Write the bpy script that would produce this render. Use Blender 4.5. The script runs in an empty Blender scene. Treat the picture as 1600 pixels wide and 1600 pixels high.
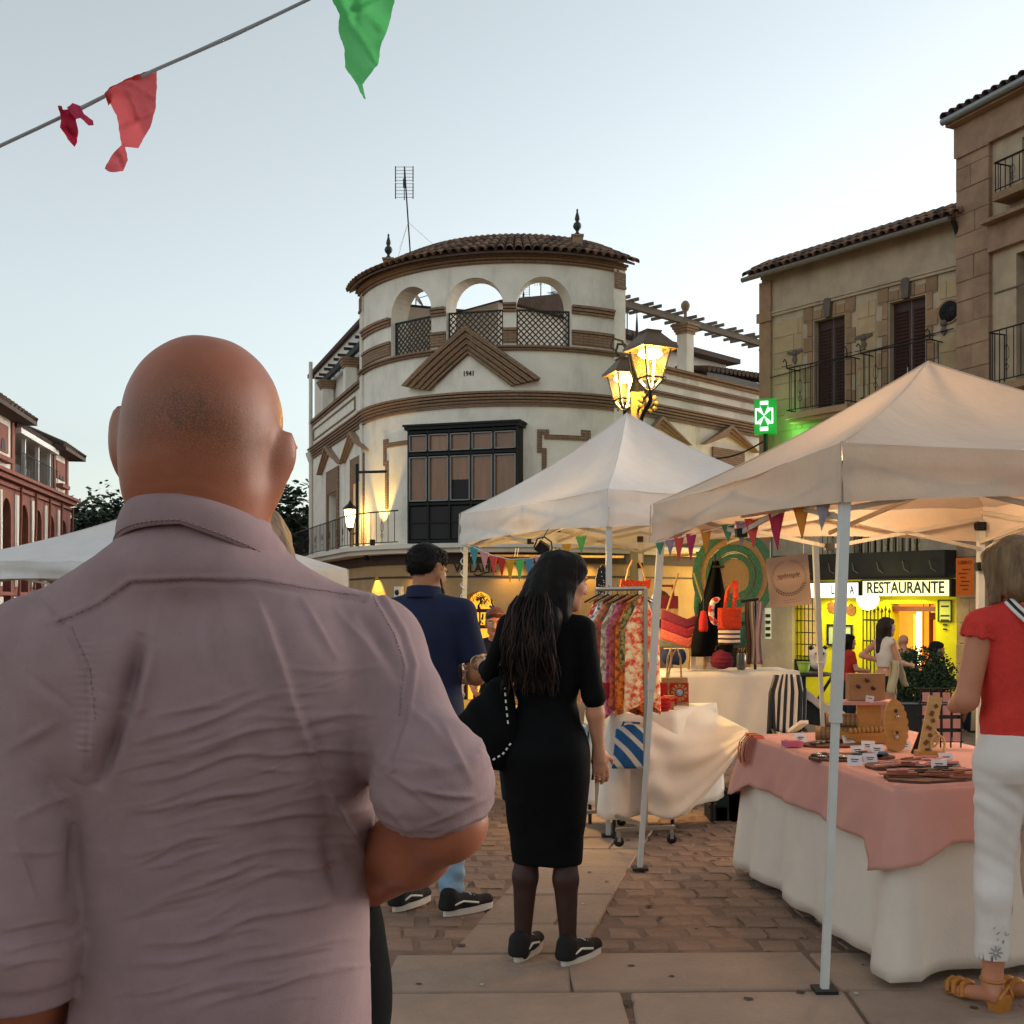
import bpy, math, random
import numpy as np
from mathutils import Vector, Matrix
random.seed(7); rng = np.random.default_rng(11)
SC = bpy.context.scene
COL = SC.collection
R = math.radians
# ------------------------------------------------------------------ camera
F_PX = 1731.0; HOR = 935.0; EYE = 1.5
cam = bpy.data.cameras.new('camera'); cam_o = bpy.data.objects.new('camera', cam); COL.objects.link(cam_o)
cam.sensor_width = 36.0; cam.sensor_fit = 'HORIZONTAL'; cam.lens = 36.0*F_PX/1600.0
cam.shift_y = (HOR-800)/1600.0; cam.clip_start = 0.05; cam.clip_end = 2000
cam_o.location = (0, 0, EYE); cam_o.rotation_euler = (R(90), 0, 0)
SC.camera = cam_o
# ------------------------------------------------------------------ world, sun, exposure
SUN_AZ = 58.0; SUN_EL = 3.0          # azimuth from +Y towards +X (degrees)
W = bpy.data.worlds.new('World'); SC.world = W; W.use_nodes = True
wn = W.node_tree; wn.nodes.clear()
wo = wn.nodes.new('ShaderNodeOutputWorld'); bg = wn.nodes.new('ShaderNodeBackground')
sky = wn.nodes.new('ShaderNodeTexSky'); sky.sky_type = 'NISHITA'; sky.sun_disc = False
sky.sun_elevation = R(SUN_EL); sky.sun_rotation = R(SUN_AZ); sky.altitude = 400
sky.air_density = 1.0; sky.dust_density = 1.4; sky.ozone_density = 2.2
hs = wn.nodes.new('ShaderNodeHueSaturation'); hs.inputs['Saturation'].default_value = 0.26
wn.links.new(sky.outputs[0], hs.inputs['Color'])
tint = wn.nodes.new('ShaderNodeVectorMath'); tint.operation = 'MULTIPLY'; tint.inputs[1].default_value = (.965, 1.0, .97)   # the greyer cast of the evening air
wn.links.new(hs.outputs[0], tint.inputs[0]); wn.links.new(tint.outputs[0], bg.inputs['Color']); bg.inputs['Strength'].default_value = 0.15
wn.links.new(bg.outputs[0], wo.inputs['Surface'])
sl = bpy.data.lights.new('sun', 'SUN'); sl.energy = 0.5; sl.angle = R(60); sl.color = (1.0, 0.9, 0.8)
so = bpy.data.objects.new('sun', sl); COL.objects.link(so)
so.rotation_euler = (R(90-SUN_EL), 0, R(180-SUN_AZ))
SC.view_settings.view_transform = 'Standard'; SC.view_settings.look = 'None'
SC.view_settings.exposure = 2.18; SC.view_settings.gamma = 1.0; SC.view_settings.use_curve_mapping = False
SC.cycles.max_bounces = 6; SC.cycles.transparent_max_bounces = 8
# ================================================================== library
def S(h):
 h = h.lstrip('#'); c = [int(h[i:i+2], 16)/255 for i in (0, 2, 4)]
 return tuple(x/12.92 if x <= .04045 else ((x+.055)/1.055)**2.4 for x in c)
def gz(y):                       # ground height: level near the camera, then falling away
 if y < 6: return 0.0
 if y < 28: return -0.043*(y-6)
 return -0.946
def P(px, py, Y): return Vector(((px-800)/F_PX*Y, Y, EYE+(HOR-py)/F_PX*Y))
def XZ(px, py, Y): return ((px-800)/F_PX*Y, EYE+(HOR-py)/F_PX*Y)
BASE = {}
def tag(o, label=None, cat=None, group=None, kind=None):
 if label: o['label'] = label
 if cat: o['category'] = cat
 if group: o['group'] = group
 if kind: o['kind'] = kind
 return o
def thing(name, label, cat, loc=(0, 0, 0), group=None, kind=None):
 o = bpy.data.objects.new(name, None); COL.objects.link(o); o.location = loc; o.empty_display_size = .1
 BASE[o] = Vector(loc)
 return tag(o, label, cat, group, kind)
def copy_tree(o, parent=None):
 c = o.copy(); COL.objects.link(c); c.parent = parent
 for ch in o.children: copy_tree(ch, c)
 return c
MATS = {}
def mat(name, col, rough=.75, var=.15, scale=5., bump=0., bscale=60., metal=0., emit=None, estr=0., spec=.4,
  col2=None, fac2=.5, stretch=None, rnd=0., brick=None, trans=0., attr=None, attrcol=None, dirt=0., rampw=.25, sss=0., uvw=False, sheen=0., alpha=1., wave=None):
 if name in MATS: return MATS[name]
 m = bpy.data.materials.new(name); m.use_nodes = True; MATS[name] = m
 nt = m.node_tree; n = nt.nodes; L = nt.links; b = n['Principled BSDF']
 b.inputs['Roughness'].default_value = rough; b.inputs['Metallic'].default_value = metal
 b.inputs['Specular IOR Level'].default_value = spec
 if trans: b.inputs['Transmission Weight'].default_value = trans
 if sss:
  b.inputs['Subsurface Weight'].default_value = sss; b.inputs['Subsurface Radius'].default_value = (.012, .005, .003)
  b.inputs['Subsurface Scale'].default_value = 1.
 if sheen: b.inputs['Sheen Weight'].default_value = sheen; b.inputs['Sheen Roughness'].default_value = .5
 if alpha < 1: b.inputs['Alpha'].default_value = alpha
 tc = n.new('ShaderNodeTexCoord'); src = tc.outputs['UV'] if uvw else tc.outputs['Object']
 if stretch:
  mp = n.new('ShaderNodeMapping'); mp.inputs['Scale'].default_value = stretch; L.new(src, mp.inputs[0]); vec = mp.outputs[0]
 else: vec = src
 def mixc(f, a, bb, t='MIX'):
  x = n.new('ShaderNodeMix'); x.data_type = 'RGBA'; x.blend_type = t
  for k, v in (('Factor', f), ('A', a), ('B', bb)):
   s = [i for i in x.inputs if i.name == k and (i.type == 'RGBA' or k == 'Factor')][0]
   if hasattr(v, 'is_output'): L.new(v, s)
   elif k == 'Factor': s.default_value = v
   else: s.default_value = (*v[:3], 1)
  return [o for o in x.outputs if o.type == 'RGBA'][0]
 c = col
 if var or col2:
  nz = n.new('ShaderNodeTexNoise'); nz.inputs['Scale'].default_value = scale; nz.inputs['Detail'].default_value = 6
  nz.inputs['Roughness'].default_value = .62; L.new(vec, nz.inputs['Vector'])
  rp = n.new('ShaderNodeMapRange'); rp.inputs['From Min'].default_value = .5-rampw; rp.inputs['From Max'].default_value = .5+rampw
  L.new(nz.outputs[0], rp.inputs[0])
  lo = tuple(x*(1-var) for x in col); hi = tuple(min(1, x*(1+var)) for x in col)
  if col2: lo = col; hi = col2
  c = mixc(rp.outputs[0], lo, hi)
 if brick:
  bk = n.new('ShaderNodeTexBrick'); L.new(tc.outputs['UV'], bk.inputs['Vector'])
  bw, bh, mo, mcol = brick
  bk.inputs['Scale'].default_value = 1; bk.inputs['Brick Width'].default_value = bw; bk.inputs['Row Height'].default_value = bh
  bk.inputs['Mortar Size'].default_value = mo; bk.inputs['Color1'].default_value = (*col, 1)
  bk.inputs['Color2'].default_value = (*[x*.72 for x in col], 1); bk.inputs['Mortar'].default_value = (*mcol, 1)
  c = mixc(.75, c, bk.outputs['Color'])
 if dirt:
  d = n.new('ShaderNodeTexNoise'); d.inputs['Scale'].default_value = .7; d.inputs['Detail'].default_value = 8; d.inputs['Roughness'].default_value = .7
  mp2 = n.new('ShaderNodeMapping'); mp2.inputs['Scale'].default_value = (1.3, 1.3, .45); L.new(tc.outputs['Object'], mp2.inputs[0]); L.new(mp2.outputs[0], d.inputs['Vector'])
  r2 = n.new('ShaderNodeMapRange'); r2.inputs['From Min'].default_value = .5; r2.inputs['From Max'].default_value = .75; r2.inputs['To Max'].default_value = dirt
  L.new(d.outputs[0], r2.inputs[0]); c = mixc(r2.outputs[0], c if hasattr(c, 'is_output') else c, tuple(x*.45 for x in col))
 if wave:                      # printed stripes: (axis, scale, colour, threshold)
  ax, ws, wc, th = wave
  wv = n.new('ShaderNodeTexWave'); wv.bands_direction = ax; wv.inputs['Scale'].default_value = ws; wv.inputs['Distortion'].default_value = .6
  L.new(vec, wv.inputs['Vector']); g = n.new('ShaderNodeMath'); g.operation = 'GREATER_THAN'; g.inputs[1].default_value = th
  L.new(wv.outputs['Fac'], g.inputs[0]); c = mixc(g.outputs[0], c, wc)
 if rnd:
  oi = n.new('ShaderNodeObjectInfo'); mr = n.new('ShaderNodeMapRange'); mr.inputs['To Min'].default_value = 1-rnd; mr.inputs['To Max'].default_value = 1+rnd
  L.new(oi.outputs['Random'], mr.inputs[0]); cx = n.new('ShaderNodeCombineXYZ')
  for i in range(3): L.new(mr.outputs[0], cx.inputs[i])
  c = mixc(1., c, cx.outputs[0], 'MULTIPLY')
 if attr:
  at = n.new('ShaderNodeAttribute'); at.attribute_name = attr; fz = n.new('ShaderNodeTexNoise'); fz.inputs['Scale'].default_value = 620; fz.inputs['Detail'].default_value = 2; L.new(vec, fz.inputs['Vector']); fr = n.new('ShaderNodeMapRange'); fr.inputs['From Min'].default_value = .38; fr.inputs['From Max'].default_value = .56; fr.inputs['To Min'].default_value = .25; L.new(fz.outputs[0], fr.inputs[0]); fm = n.new('ShaderNodeMath'); fm.operation = 'MULTIPLY'; L.new(at.outputs['Fac'], fm.inputs[0]); L.new(fr.outputs[0], fm.inputs[1]); c = mixc(fm.outputs[0], c, attrcol)
 if hasattr(c, 'is_output'): L.new(c, b.inputs['Base Color'])
 else: b.inputs['Base Color'].default_value = (*c, 1)
 if emit:
  b.inputs['Emission Color'].default_value = (*emit, 1); b.inputs['Emission Strength'].default_value = estr
 if bump:
  bz = n.new('ShaderNodeTexNoise'); bz.inputs['Scale'].default_value = bscale; bz.inputs['Detail'].default_value = 4; L.new(vec, bz.inputs['Vector'])
  bp = n.new('ShaderNodeBump'); bp.inputs['Strength'].default_value = min(1, bump); bp.inputs['Distance'].default_value = .02*max(1, bump)
  L.new(bz.outputs[0], bp.inputs['Height']); L.new(bp.outputs[0], b.inputs['Normal'])
 return m
class MB:
 def __init__(s): s.v = []; s.f = []; s.m = []; s.uv = []; s.sm = []
 def add(s, vs, fs, mi=0, uv=None, sm=False):
  k = len(s.v); s.v.extend([tuple(p) for p in vs])
  for i, f in enumerate(fs):
   s.f.append(tuple(k+j for j in f)); s.m.append(mi); s.sm.append(sm)
   s.uv.append([uv[j] for j in f] if uv else None)
  return s
 def hexa(s, p, mi=0, uv=None):      # p: 4 bottom ccw, 4 top
  return s.add(p, [(3, 2, 1, 0), (4, 5, 6, 7), (0, 1, 5, 4), (1, 2, 6, 5), (2, 3, 7, 6), (3, 0, 4, 7)], mi, uv)
 def box(s, c, d, rot=None, mi=0):
  c = Vector(c); h = Vector(d)/2; q = []
  for z in (-1, 1):
   for x, y in ((-1, -1), (1, -1), (1, 1), (-1, 1)):
    p = Vector((x*h.x, y*h.y, z*h.z))
    if rot is not None: p = rot @ p
    q.append(c+p)
  return s.hexa(q, mi)
 def obox(s, p0, p1, w, t, up=(0, 0, 1), mi=0):   # bar from p0 to p1, w across, t along up
  p0 = Vector(p0); p1 = Vector(p1); d = (p1-p0).normalized(); u = Vector(up)
  x = d.cross(u)
  if x.length < 1e-5: x = d.cross(Vector((1, 0, 0)))
  x.normalize(); u = x.cross(d).normalized()
  q = [p0-x*w/2-u*t/2, p0+x*w/2-u*t/2, p1+x*w/2-u*t/2, p1-x*w/2-u*t/2]
  return s.hexa(q+[a+u*t for a in q], mi)
 def tube(s, pts, r, n=8, mi=0, caps=True, sm=True):
  pts = [Vector(p) for p in pts]; k = len(pts)
  rs = r if isinstance(r, (list, tuple)) else [r]*k
  vs = []; prev = None
  for i, p in enumerate(pts):
   d = (pts[min(i+1, k-1)]-pts[max(i-1, 0)])
   d = d.normalized() if d.length > 1e-9 else Vector((0, 0, 1))
   if prev is None:
    a = Vector((0, 0, 1)) if abs(d.z) < .9 else Vector((1, 0, 0)); x = d.cross(a).normalized()
   else:
    x = prev-d*prev.dot(d)
    x = x.normalized() if x.length > 1e-6 else d.orthogonal().normalized()
   prev = x; y = d.cross(x)
   for j in range(n):
    t = 2*math.pi*j/n; vs.append(p+(x*math.cos(t)+y*math.sin(t))*rs[i])
  fs = [(i*n+j, i*n+(j+1) % n, (i+1)*n+(j+1) % n, (i+1)*n+j) for i in range(k-1) for j in range(n)]
  s.add(vs, fs, mi, None, sm)
  if caps: s.add(vs[:n], [tuple(range(n))[::-1]], mi); s.add(vs[-n:], [tuple(range(n))], mi)
  return s
 def lathe(s, prof, c, n=16, mi=0, M=None, sm=True):
  c = Vector(c); vs = []
  for (r, z) in prof:
   for j in range(n):
    t = 2*math.pi*j/n; p = Vector((r*math.cos(t), r*math.sin(t), z))
    vs.append(c+(M @ p if M is not None else p))
  k = len(prof)
  fs = [(i*n+j, i*n+(j+1) % n, (i+1)*n+(j+1) % n, (i+1)*n+j) for i in range(k-1) for j in range(n)]
  s.add(vs, fs, mi, None, sm)
  if prof[0][0] > 1e-4: s.add(vs[:n], [tuple(range(n))[::-1]], mi)
  if prof[-1][0] > 1e-4: s.add(vs[-n:], [tuple(range(n))], mi)
  return s
 def prism(s, poly, o, ux, uy, un, d, mi=0):     # polygon in (ux,uy) at o, extruded by d along un
  o = Vector(o); ux = Vector(ux); uy = Vector(uy); un = Vector(un)
  a = [o+ux*x+uy*y for x, y in poly]; b = [p+un*d for p in a]; n = len(a)
  s.add(a, [tuple(range(n))[::-1]], mi); s.add(b, [tuple(range(n))], mi)
  s.add(a+b, [(i, (i+1) % n, n+(i+1) % n, n+i) for i in range(n)], mi)
  return s
 def grid(s, fn, nu, nv, mi=0, sm=True, uvs=True):
  vs = []; uv = []
  for i in range(nu+1):
   for j in range(nv+1):
    vs.append(tuple(fn(i/nu, j/nv))); uv.append((i/nu, j/nv))
  w = nv+1
  fs = [(i*w+j, (i+1)*w+j, (i+1)*w+j+1, i*w+j+1) for i in range(nu) for j in range(nv)]
  return s.add(vs, fs, mi, uv if uvs else None, sm)
 def build(s, name, mats, parent=None, base=None, solid=0., sub=0, smooth=None):
  me = bpy.data.meshes.new(name)
  b = Vector((0, 0, 0))
  if parent is not None: b = BASE[parent]
  elif base is not None: b = Vector(base)
  me.from_pydata([(x-b.x, y-b.y, z-b.z) for x, y, z in s.v], [], s.f)
  if not isinstance(mats, (list, tuple)): mats = [mats]
  for m in mats: me.materials.append(m)
  me.polygons.foreach_set('material_index', s.m)
  me.polygons.foreach_set('use_smooth', [bool(smooth) if smooth is not None else x for x in s.sm])
  if any(u is not None for u in s.uv):
   ul = me.uv_layers.new(name='uv'); fl = []
   for f, u in zip(s.f, s.uv):
    for i in range(len(f)): fl.extend(u[i] if u else (0, 0))
   ul.data.foreach_set('uv', fl)
  me.update()
  o = bpy.data.objects.new(name, me); COL.objects.link(o); BASE[o] = b
  if parent is not None: o.parent = parent
  else: o.location = b
  if solid:
   md = o.modifiers.new('solid', 'SOLIDIFY'); md.thickness = solid; md.offset = 0
  if sub:
   md = o.modifiers.new('sub', 'SUBSURF'); md.levels = sub; md.render_levels = sub
  return o
def inst(name, me, M, parent, label=None):     # shared-mesh piece; M in world coordinates
 o = bpy.data.objects.new(name, me); COL.objects.link(o); o.parent = parent
 o.matrix_local = Matrix.Translation(-BASE[parent]) @ M; BASE[o] = BASE[parent]
 if label: o['label'] = label
 return o
def mesh_only(mb, name, mats):
 o = mb.build(name, mats); me = o.data; bpy.data.objects.remove(o); return me
def frameM(o, x, y, z):
 return Matrix(((x[0], y[0], z[0], o[0]), (x[1], y[1], z[1], o[1]), (x[2], y[2], z[2], o[2]), (0, 0, 0, 1)))
def text_geo(txt, size, ext=.01, spacing=1.0):
 cu = bpy.data.curves.new('t', 'FONT'); cu.body = txt; cu.size = size; cu.extrude = ext; cu.align_x = 'CENTER'; cu.align_y = 'CENTER'
 cu.offset = size*.018; cu.space_character = spacing; cu.resolution_u = 3
 ob = bpy.data.objects.new('t', cu); COL.objects.link(ob)
 dg = bpy.context.evaluated_depsgraph_get(); dg.update()
 me = bpy.data.meshes.new_from_object(ob.evaluated_get(dg))
 vs = [tuple(v.co) for v in me.vertices]; fs = [tuple(p.vertices) for p in me.polygons]
 bpy.data.objects.remove(ob); bpy.data.curves.remove(cu); bpy.data.meshes.remove(me)
 return vs, fs
def add_text(mb, txt, size, o, ux, uy, un, mi=0, ext=.006, sx=1.0, spacing=1.0):
 vs, fs = text_geo(txt, size, ext, spacing); o = Vector(o); ux = Vector(ux); uy = Vector(uy); un = Vector(un)
 mb.add([o+ux*(x*sx)+uy*y+un*z for x, y, z in vs], fs, mi)
# ------------------------------------------------------------------ signed-distance modelling
def rotv(rx=0, ry=0, rz=0):
 return np.array(Matrix.Rotation(R(rz), 3, 'Z') @ Matrix.Rotation(R(ry), 3, 'Y') @ Matrix.Rotation(R(rx), 3, 'X'))
class SDF:
 def __init__(s): s.p = []
 def cone(s, a, b, ra, rb=None, k=.02, sub=False, sq=None, flat=False):
  rb = ra if rb is None else rb
  a = np.array(a, float); b = np.array(b, float); m = max(ra, rb)*(max(sq[1], 1) if sq else 1)
  lo = np.minimum(a, b)-m; hi = np.maximum(a, b)+m
  if sq is not None: ax, f = np.array(sq[0], float), sq[1]
  def fn(p):
   q = p-a; d = b-a; L = max(d@d, 1e-12)
   t = np.clip(q@d/L, 0, 1); e = q-t[..., None]*d
   if sq is not None:
    c = e@ax; e = e+(c*(1/f-1))[..., None]*ax
   r_ = np.sqrt((e*e).sum(-1))-(ra+(rb-ra)*t)
   if flat:
    l = math.sqrt(L); w = q@d/l; r_ = np.maximum(r_, np.maximum(-w, w-l))
   return r_
  s.p.append((lo, hi, fn, k, sub)); return s
 def ell(s, c, r, rot=None, k=.02, sub=False):
  c = np.array(c, float); r = np.array(r, float) if np.ndim(r) else np.array([r]*3, float); m = r.max() if rot is not None else r
  def fn(p):
   q = p-c
   if rot is not None: q = q@rot
   k0 = np.sqrt(((q/r)**2).sum(-1)); k1 = np.sqrt(((q/(r*r))**2).sum(-1))
   return k0*(k0-1)/np.maximum(k1, 1e-9)
  s.p.append((c-m, c+m, fn, k, sub)); return s
 def chain(s, pts, rs, k=.015):
  for i in range(len(pts)-1): s.cone(pts[i], pts[i+1], rs[i], rs[i+1], k)
  return s
 def loft(s, rows, k=.02, ex=2.4, yaw=0., org=(0, 0)):   # rows: (z, cx, cy, rx, ry) with z ascending, in a frame yawed about org
  rows = np.array(rows, float); z = rows[:, 0]; m = rows[:, 3:].max()
  c, sn = math.cos(yaw), math.sin(yaw); ox, oy = org
  wx = ox+c*rows[:, 1]-sn*rows[:, 2]; wy = oy+sn*rows[:, 1]+c*rows[:, 2]
  lo = np.array([wx.min()-m*1.1, wy.min()-m*1.1, z[0]-.02]); hi = np.array([wx.max()+m*1.1, wy.max()+m*1.1, z[-1]+.02])
  def fn(p):
   X = p[..., 0]-ox; Y = p[..., 1]-oy; x = c*X+sn*Y; y = -sn*X+c*Y; zz = p[..., 2]
   # smooth interpolation of the section
   i = np.clip(np.searchsorted(z, zz)-1, 0, len(z)-2); t = np.clip((zz-z[i])/(z[i+1]-z[i]), 0, 1)
   def cr(col):
    v = rows[:, col]; g = np.gradient(v, z); h = z[i+1]-z[i]
    t2 = t*t; t3 = t2*t
    return (2*t3-3*t2+1)*v[i]+(t3-2*t2+t)*h*g[i]+(-2*t3+3*t2)*v[i+1]+(t3-t2)*h*g[i+1]
   cx, cy, rx, ry = cr(1), cr(2), np.maximum(cr(3), .004), np.maximum(cr(4), .004)
   q = (np.abs((x-cx)/rx)**ex+np.abs((y-cy)/ry)**ex)**(1/ex)
   d = (q-1)*np.minimum(rx, ry)
   return np.maximum(d, np.maximum(z[0]-zz, zz-z[-1]))
  s.p.append((lo, hi, fn, k, False)); return s
 def grown(s, off, keep=None):
  o = SDF()
  for i, (lo, hi, fn, k, sub) in enumerate(s.p):
   if keep is None or i in keep: o.p.append((lo-off, hi+off, (lambda p, fn=fn: fn(p)-off), k, sub))
  return o
 def cut(s, fn):                                  # keep where fn(p) < 0
  s.cuts = getattr(s, 'cuts', [])+[fn]; return s
 def mesh(s, h):
  lo = np.min([p[0] for p in s.p if not p[4]], 0)-3*h; hi = np.max([p[1] for p in s.p if not p[4]], 0)+3*h
  n = np.ceil((hi-lo)/h).astype(int)+1
  D = np.full(n, .5, np.float32)
  ax = [lo[i]+h*np.arange(n[i]) for i in range(3)]
  for (a, b, fn, k, sub) in s.p:
   pad = k+3*h
   i0 = np.maximum(((a-pad-lo)/h).astype(int), 0); i1 = np.minimum(((b+pad-lo)/h).astype(int)+2, n)
   if (i1 <= i0).any(): continue
   sl_ = tuple(slice(i0[i], i1[i]) for i in range(3))
   g = np.stack(np.meshgrid(*[ax[i][sl_[i]] for i in range(3)], indexing='ij'), -1)
   d = fn(g); o = D[sl_]
   if sub:
    d = -d; t = np.maximum(k-np.abs(d-o), 0)/k; D[sl_] = np.maximum(d, o)+t*t*k/4
   else:
    t = np.maximum(k-np.abs(d-o), 0)/k; D[sl_] = np.minimum(d, o)-t*t*k/4
  for c in getattr(s, 'cuts', []):
   g = np.stack(np.meshgrid(*ax, indexing='ij'), -1); D = np.maximum(D, c(g))
  return surface_nets(D, lo, h)
def surface_nets(D, lo, h):
 ins = D < 0; n = np.array(D.shape)
 c = np.zeros(n-1, np.int8)
 off = [(i, j, k) for i in (0, 1) for j in (0, 1) for k in (0, 1)]
 sh = lambda A, o: A[o[0]:n[0]-1+o[0], o[1]:n[1]-1+o[1], o[2]:n[2]-1+o[2]]
 for o in off: c += sh(ins, o)
 act = (c > 0) & (c < 8); idx = np.full(n-1, -1, np.int64); ids = np.argwhere(act); idx[act] = np.arange(len(ids))
 acc = np.zeros((len(ids), 3)); cnt = np.zeros(len(ids))
 for a in off:
  for ax in range(3):
   if a[ax]: continue
   b = list(a); b[ax] = 1
   da = D[tuple((ids+np.array(a)).T)]; db = D[tuple((ids+np.array(b)).T)]
   cr = (da < 0) != (db < 0); t = np.where(cr, da/np.where(cr, da-db, 1), 0)
   p = np.tile(np.array(a, float), (len(ids), 1)); p[:, ax] += t
   acc[cr] += p[cr]; cnt[cr] += 1
 V = lo+h*(ids+acc/np.maximum(cnt, 1)[:, None])
 Fs = []
 for ax in range(3):
  s0 = [slice(None)]*3; s1 = [slice(None)]*3; s0[ax] = slice(0, -1); s1[ax] = slice(1, None)
  A = ins[tuple(s0)]; B = ins[tuple(s1)]; e = np.argwhere(A != B)
  u, v = (ax+1) % 3, (ax+2) % 3
  ok = (e[:, u] > 0) & (e[:, v] > 0) & (e[:, u] < n[u]-1) & (e[:, v] < n[v]-1); e = e[ok]
  def g(du, dv):
   q = e.copy(); q[:, u] += du; q[:, v] += dv; return idx[tuple(q.T)]
  q = np.stack([g(-1, -1), g(0, -1), g(0, 0), g(-1, 0)], 1)
  fl = B[tuple(e.T)] if False else ins[tuple(s0)][tuple(e.T)]
  q[~fl] = q[~fl][:, ::-1]; Fs.append(q)
 return V, np.concatenate(Fs)
def vnormals(V, F):
 a = V[F[:, 2]]-V[F[:, 0]]; b = V[F[:, 3]]-V[F[:, 1]]; fn = np.cross(a, b); N = np.zeros_like(V)
 for i in range(4): np.add.at(N, F[:, i], fn)
 return N/np.maximum(np.linalg.norm(N, axis=1), 1e-12)[:, None]
def relax(V, F, it=1, w=.5):
 for _ in range(it):
  A = np.zeros_like(V); c = np.zeros(len(V))
  for i in range(4):
   np.add.at(A, F[:, i], V[F[:, (i+1) % 4]]+V[F[:, (i+3) % 4]]); np.add.at(c, F[:, i], 2)
  V = V*(1-w)+w*A/np.maximum(c, 1)[:, None]
 return V
def subdiv(V, F):
 n = len(V); E = np.stack([F, np.roll(F, -1, 1)], -1).reshape(-1, 2); E = np.sort(E, 1); U, inv = np.unique(E[:, 0]*n+E[:, 1], return_inverse=True)
 mid = (V[U//n]+V[U % n])/2; fc = V[F].mean(1); e = n+inv.reshape(-1, 4); c = n+len(U)+np.arange(len(F)); out = []
 for i in range(4): out.append(np.stack([F[:, i], e[:, i], c, e[:, i-1]], 1))
 return np.concatenate([V, mid, fc]), np.concatenate(out)
def np_obj(name, V, F, mats, parent=None, mi=None, attrs=None, base=None, smooth=True, extra=None):
 b = np.array(BASE[parent]) if parent is not None else (np.array(base) if base is not None else np.zeros(3))
 me = bpy.data.meshes.new(name); v = (V-b).tolist(); f = F.tolist(); n0 = len(f)
 if extra is not None:
  k = len(v); v += [(x-b[0], y-b[1], z-b[2]) for x, y, z in extra.v]; f += [tuple(i+k for i in q) for q in extra.f]
 me.from_pydata(v, [], f)
 if not isinstance(mats, (list, tuple)): mats = [mats]
 for m in mats: me.materials.append(m)
 mm = np.zeros(len(f), np.int32)
 if mi is not None: mm[:n0] = mi
 if extra is not None: mm[n0:] = extra.m
 me.polygons.foreach_set('material_index', mm)
 me.polygons.foreach_set('use_smooth', np.full(len(f), smooth))
 for k, a in (attrs or {}).items():
  at = me.attributes.new(k, 'FLOAT', 'POINT'); arr = np.zeros(len(v), np.float32); arr[:len(a)] = a; at.data.foreach_set('value', arr)
 me.update(); o = bpy.data.objects.new(name, me); COL.objects.link(o); BASE[o] = Vector(b)
 if parent is not None: o.parent = parent
 else: o.location = b
 return o
def sdf_obj(name, sdf, h, mats, parent, it=1, **kw):
 V, F = sdf.mesh(h)
 if it: V = relax(V, F, it)
 return np_obj(name, V, F, mats, parent, **kw)
def wob(V, sc, seed=0):                   # cheap smooth noise in [-1,1]
 r = np.random.default_rng(seed); o = np.zeros(len(V))
 for i in range(6):
  d = r.normal(size=3); d /= np.linalg.norm(d); o += np.sin((V*sc)@d*(1+.45*i)+r.uniform(0, 6.28))/(1+.35*i)
 return o/2.6
# ================================================================== materials of the setting
m_plaster = mat('plaster_white', S('#e6dfd1'), .9, .12, 1.6, bump=.25, bscale=45, dirt=.75)
m_plaster2 = mat('plaster_pale', S('#d6cfc4'), .9, .08, 1.2, bump=.2, bscale=40, dirt=.4)
m_sand = mat('plaster_sand', S('#a88a62'), .9, .16, 1.4, bump=.3, bscale=30, dirt=.5)
m_brick = mat('trim_brick', S('#957860'), .9, .28, 5, bump=.3, bscale=90, brick=(.25, .062, .009, S('#4f3e30')))
m_brickpl = mat('trim_brick_plain', S('#957a63'), .9, .25, 6, bump=.3, bscale=90)
m_tile = mat('roof_tile', S('#6e5341'), .9, .45, 7, bump=.4, bscale=50, rnd=.35)
m_tile_dk = mat('roof_tile_dark', S('#4f3d34'), .9, .35, 5, bump=.4, bscale=50, rnd=.35)
m_iron = mat('black_iron', S('#1c1b1c'), .55, .2, 20, metal=.3)
m_greywood = mat('grey_timber', S('#6d6257'), .85, .25, 3, bump=.3, stretch=(3, 3, 12))
m_darkwood = mat('dark_timber', S('#2e3130'), .8, .25, 4, bump=.2)
m_winframe = mat('window_frame_grey', S('#1b1d1d'), .6, .1, 5, spec=.25)
m_pane = mat('curtained_pane', S('#7d5030'), .14, .3, 2.2, spec=.5, stretch=(5, 5, .6), rnd=.25)
m_dark = mat('dark_interior', S('#141210'), .6, .1)
m_stone = mat('facade_stone', S('#ab9880'), .9, .2, 2.2, bump=.3, bscale=30, dirt=.6)
m_stone2 = mat('quoin_stone', S('#8d7055'), .9, .2, 4, bump=.4, bscale=40, rnd=.18)
m_key = mat('keystone', S('#5f544c'), .9, .2, 6, bump=.4, bscale=40)
m_pilaster = mat('pilaster_stone', S('#927660'), .92, .35, 1.6, bump=.8, bscale=10, dirt=.7, rnd=.05)
m_shutter = mat('brown_shutter', S('#3c1f19'), .6, .2, 5)
m_redbrick = mat('red_brick', S('#835347'), .9, .2, 3, bump=.3, bscale=60)
m_panelw = mat('panel_white', S('#cfc8bd'), .85, .08, 3)
m_zinc = mat('zinc_gutter', S('#8b8f92'), .45, .15, 8, metal=.5)
m_white = mat('white_paint', S('#dddad4'), .5, .06, 6)
m_lamp = mat('lamp_glow', (1, .8, .4), .4, 0, emit=(1.0, .60, .10), estr=6)
m_lamp2 = mat('lamp_glow_soft', (1, .8, .4), .4, 0, emit=(1.0, .70, .22), estr=4)
m_warmpane = mat('lit_interior', S('#c88a30'), .6, .5, 7, emit=(1.0, .52, .08), estr=.9)
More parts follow.
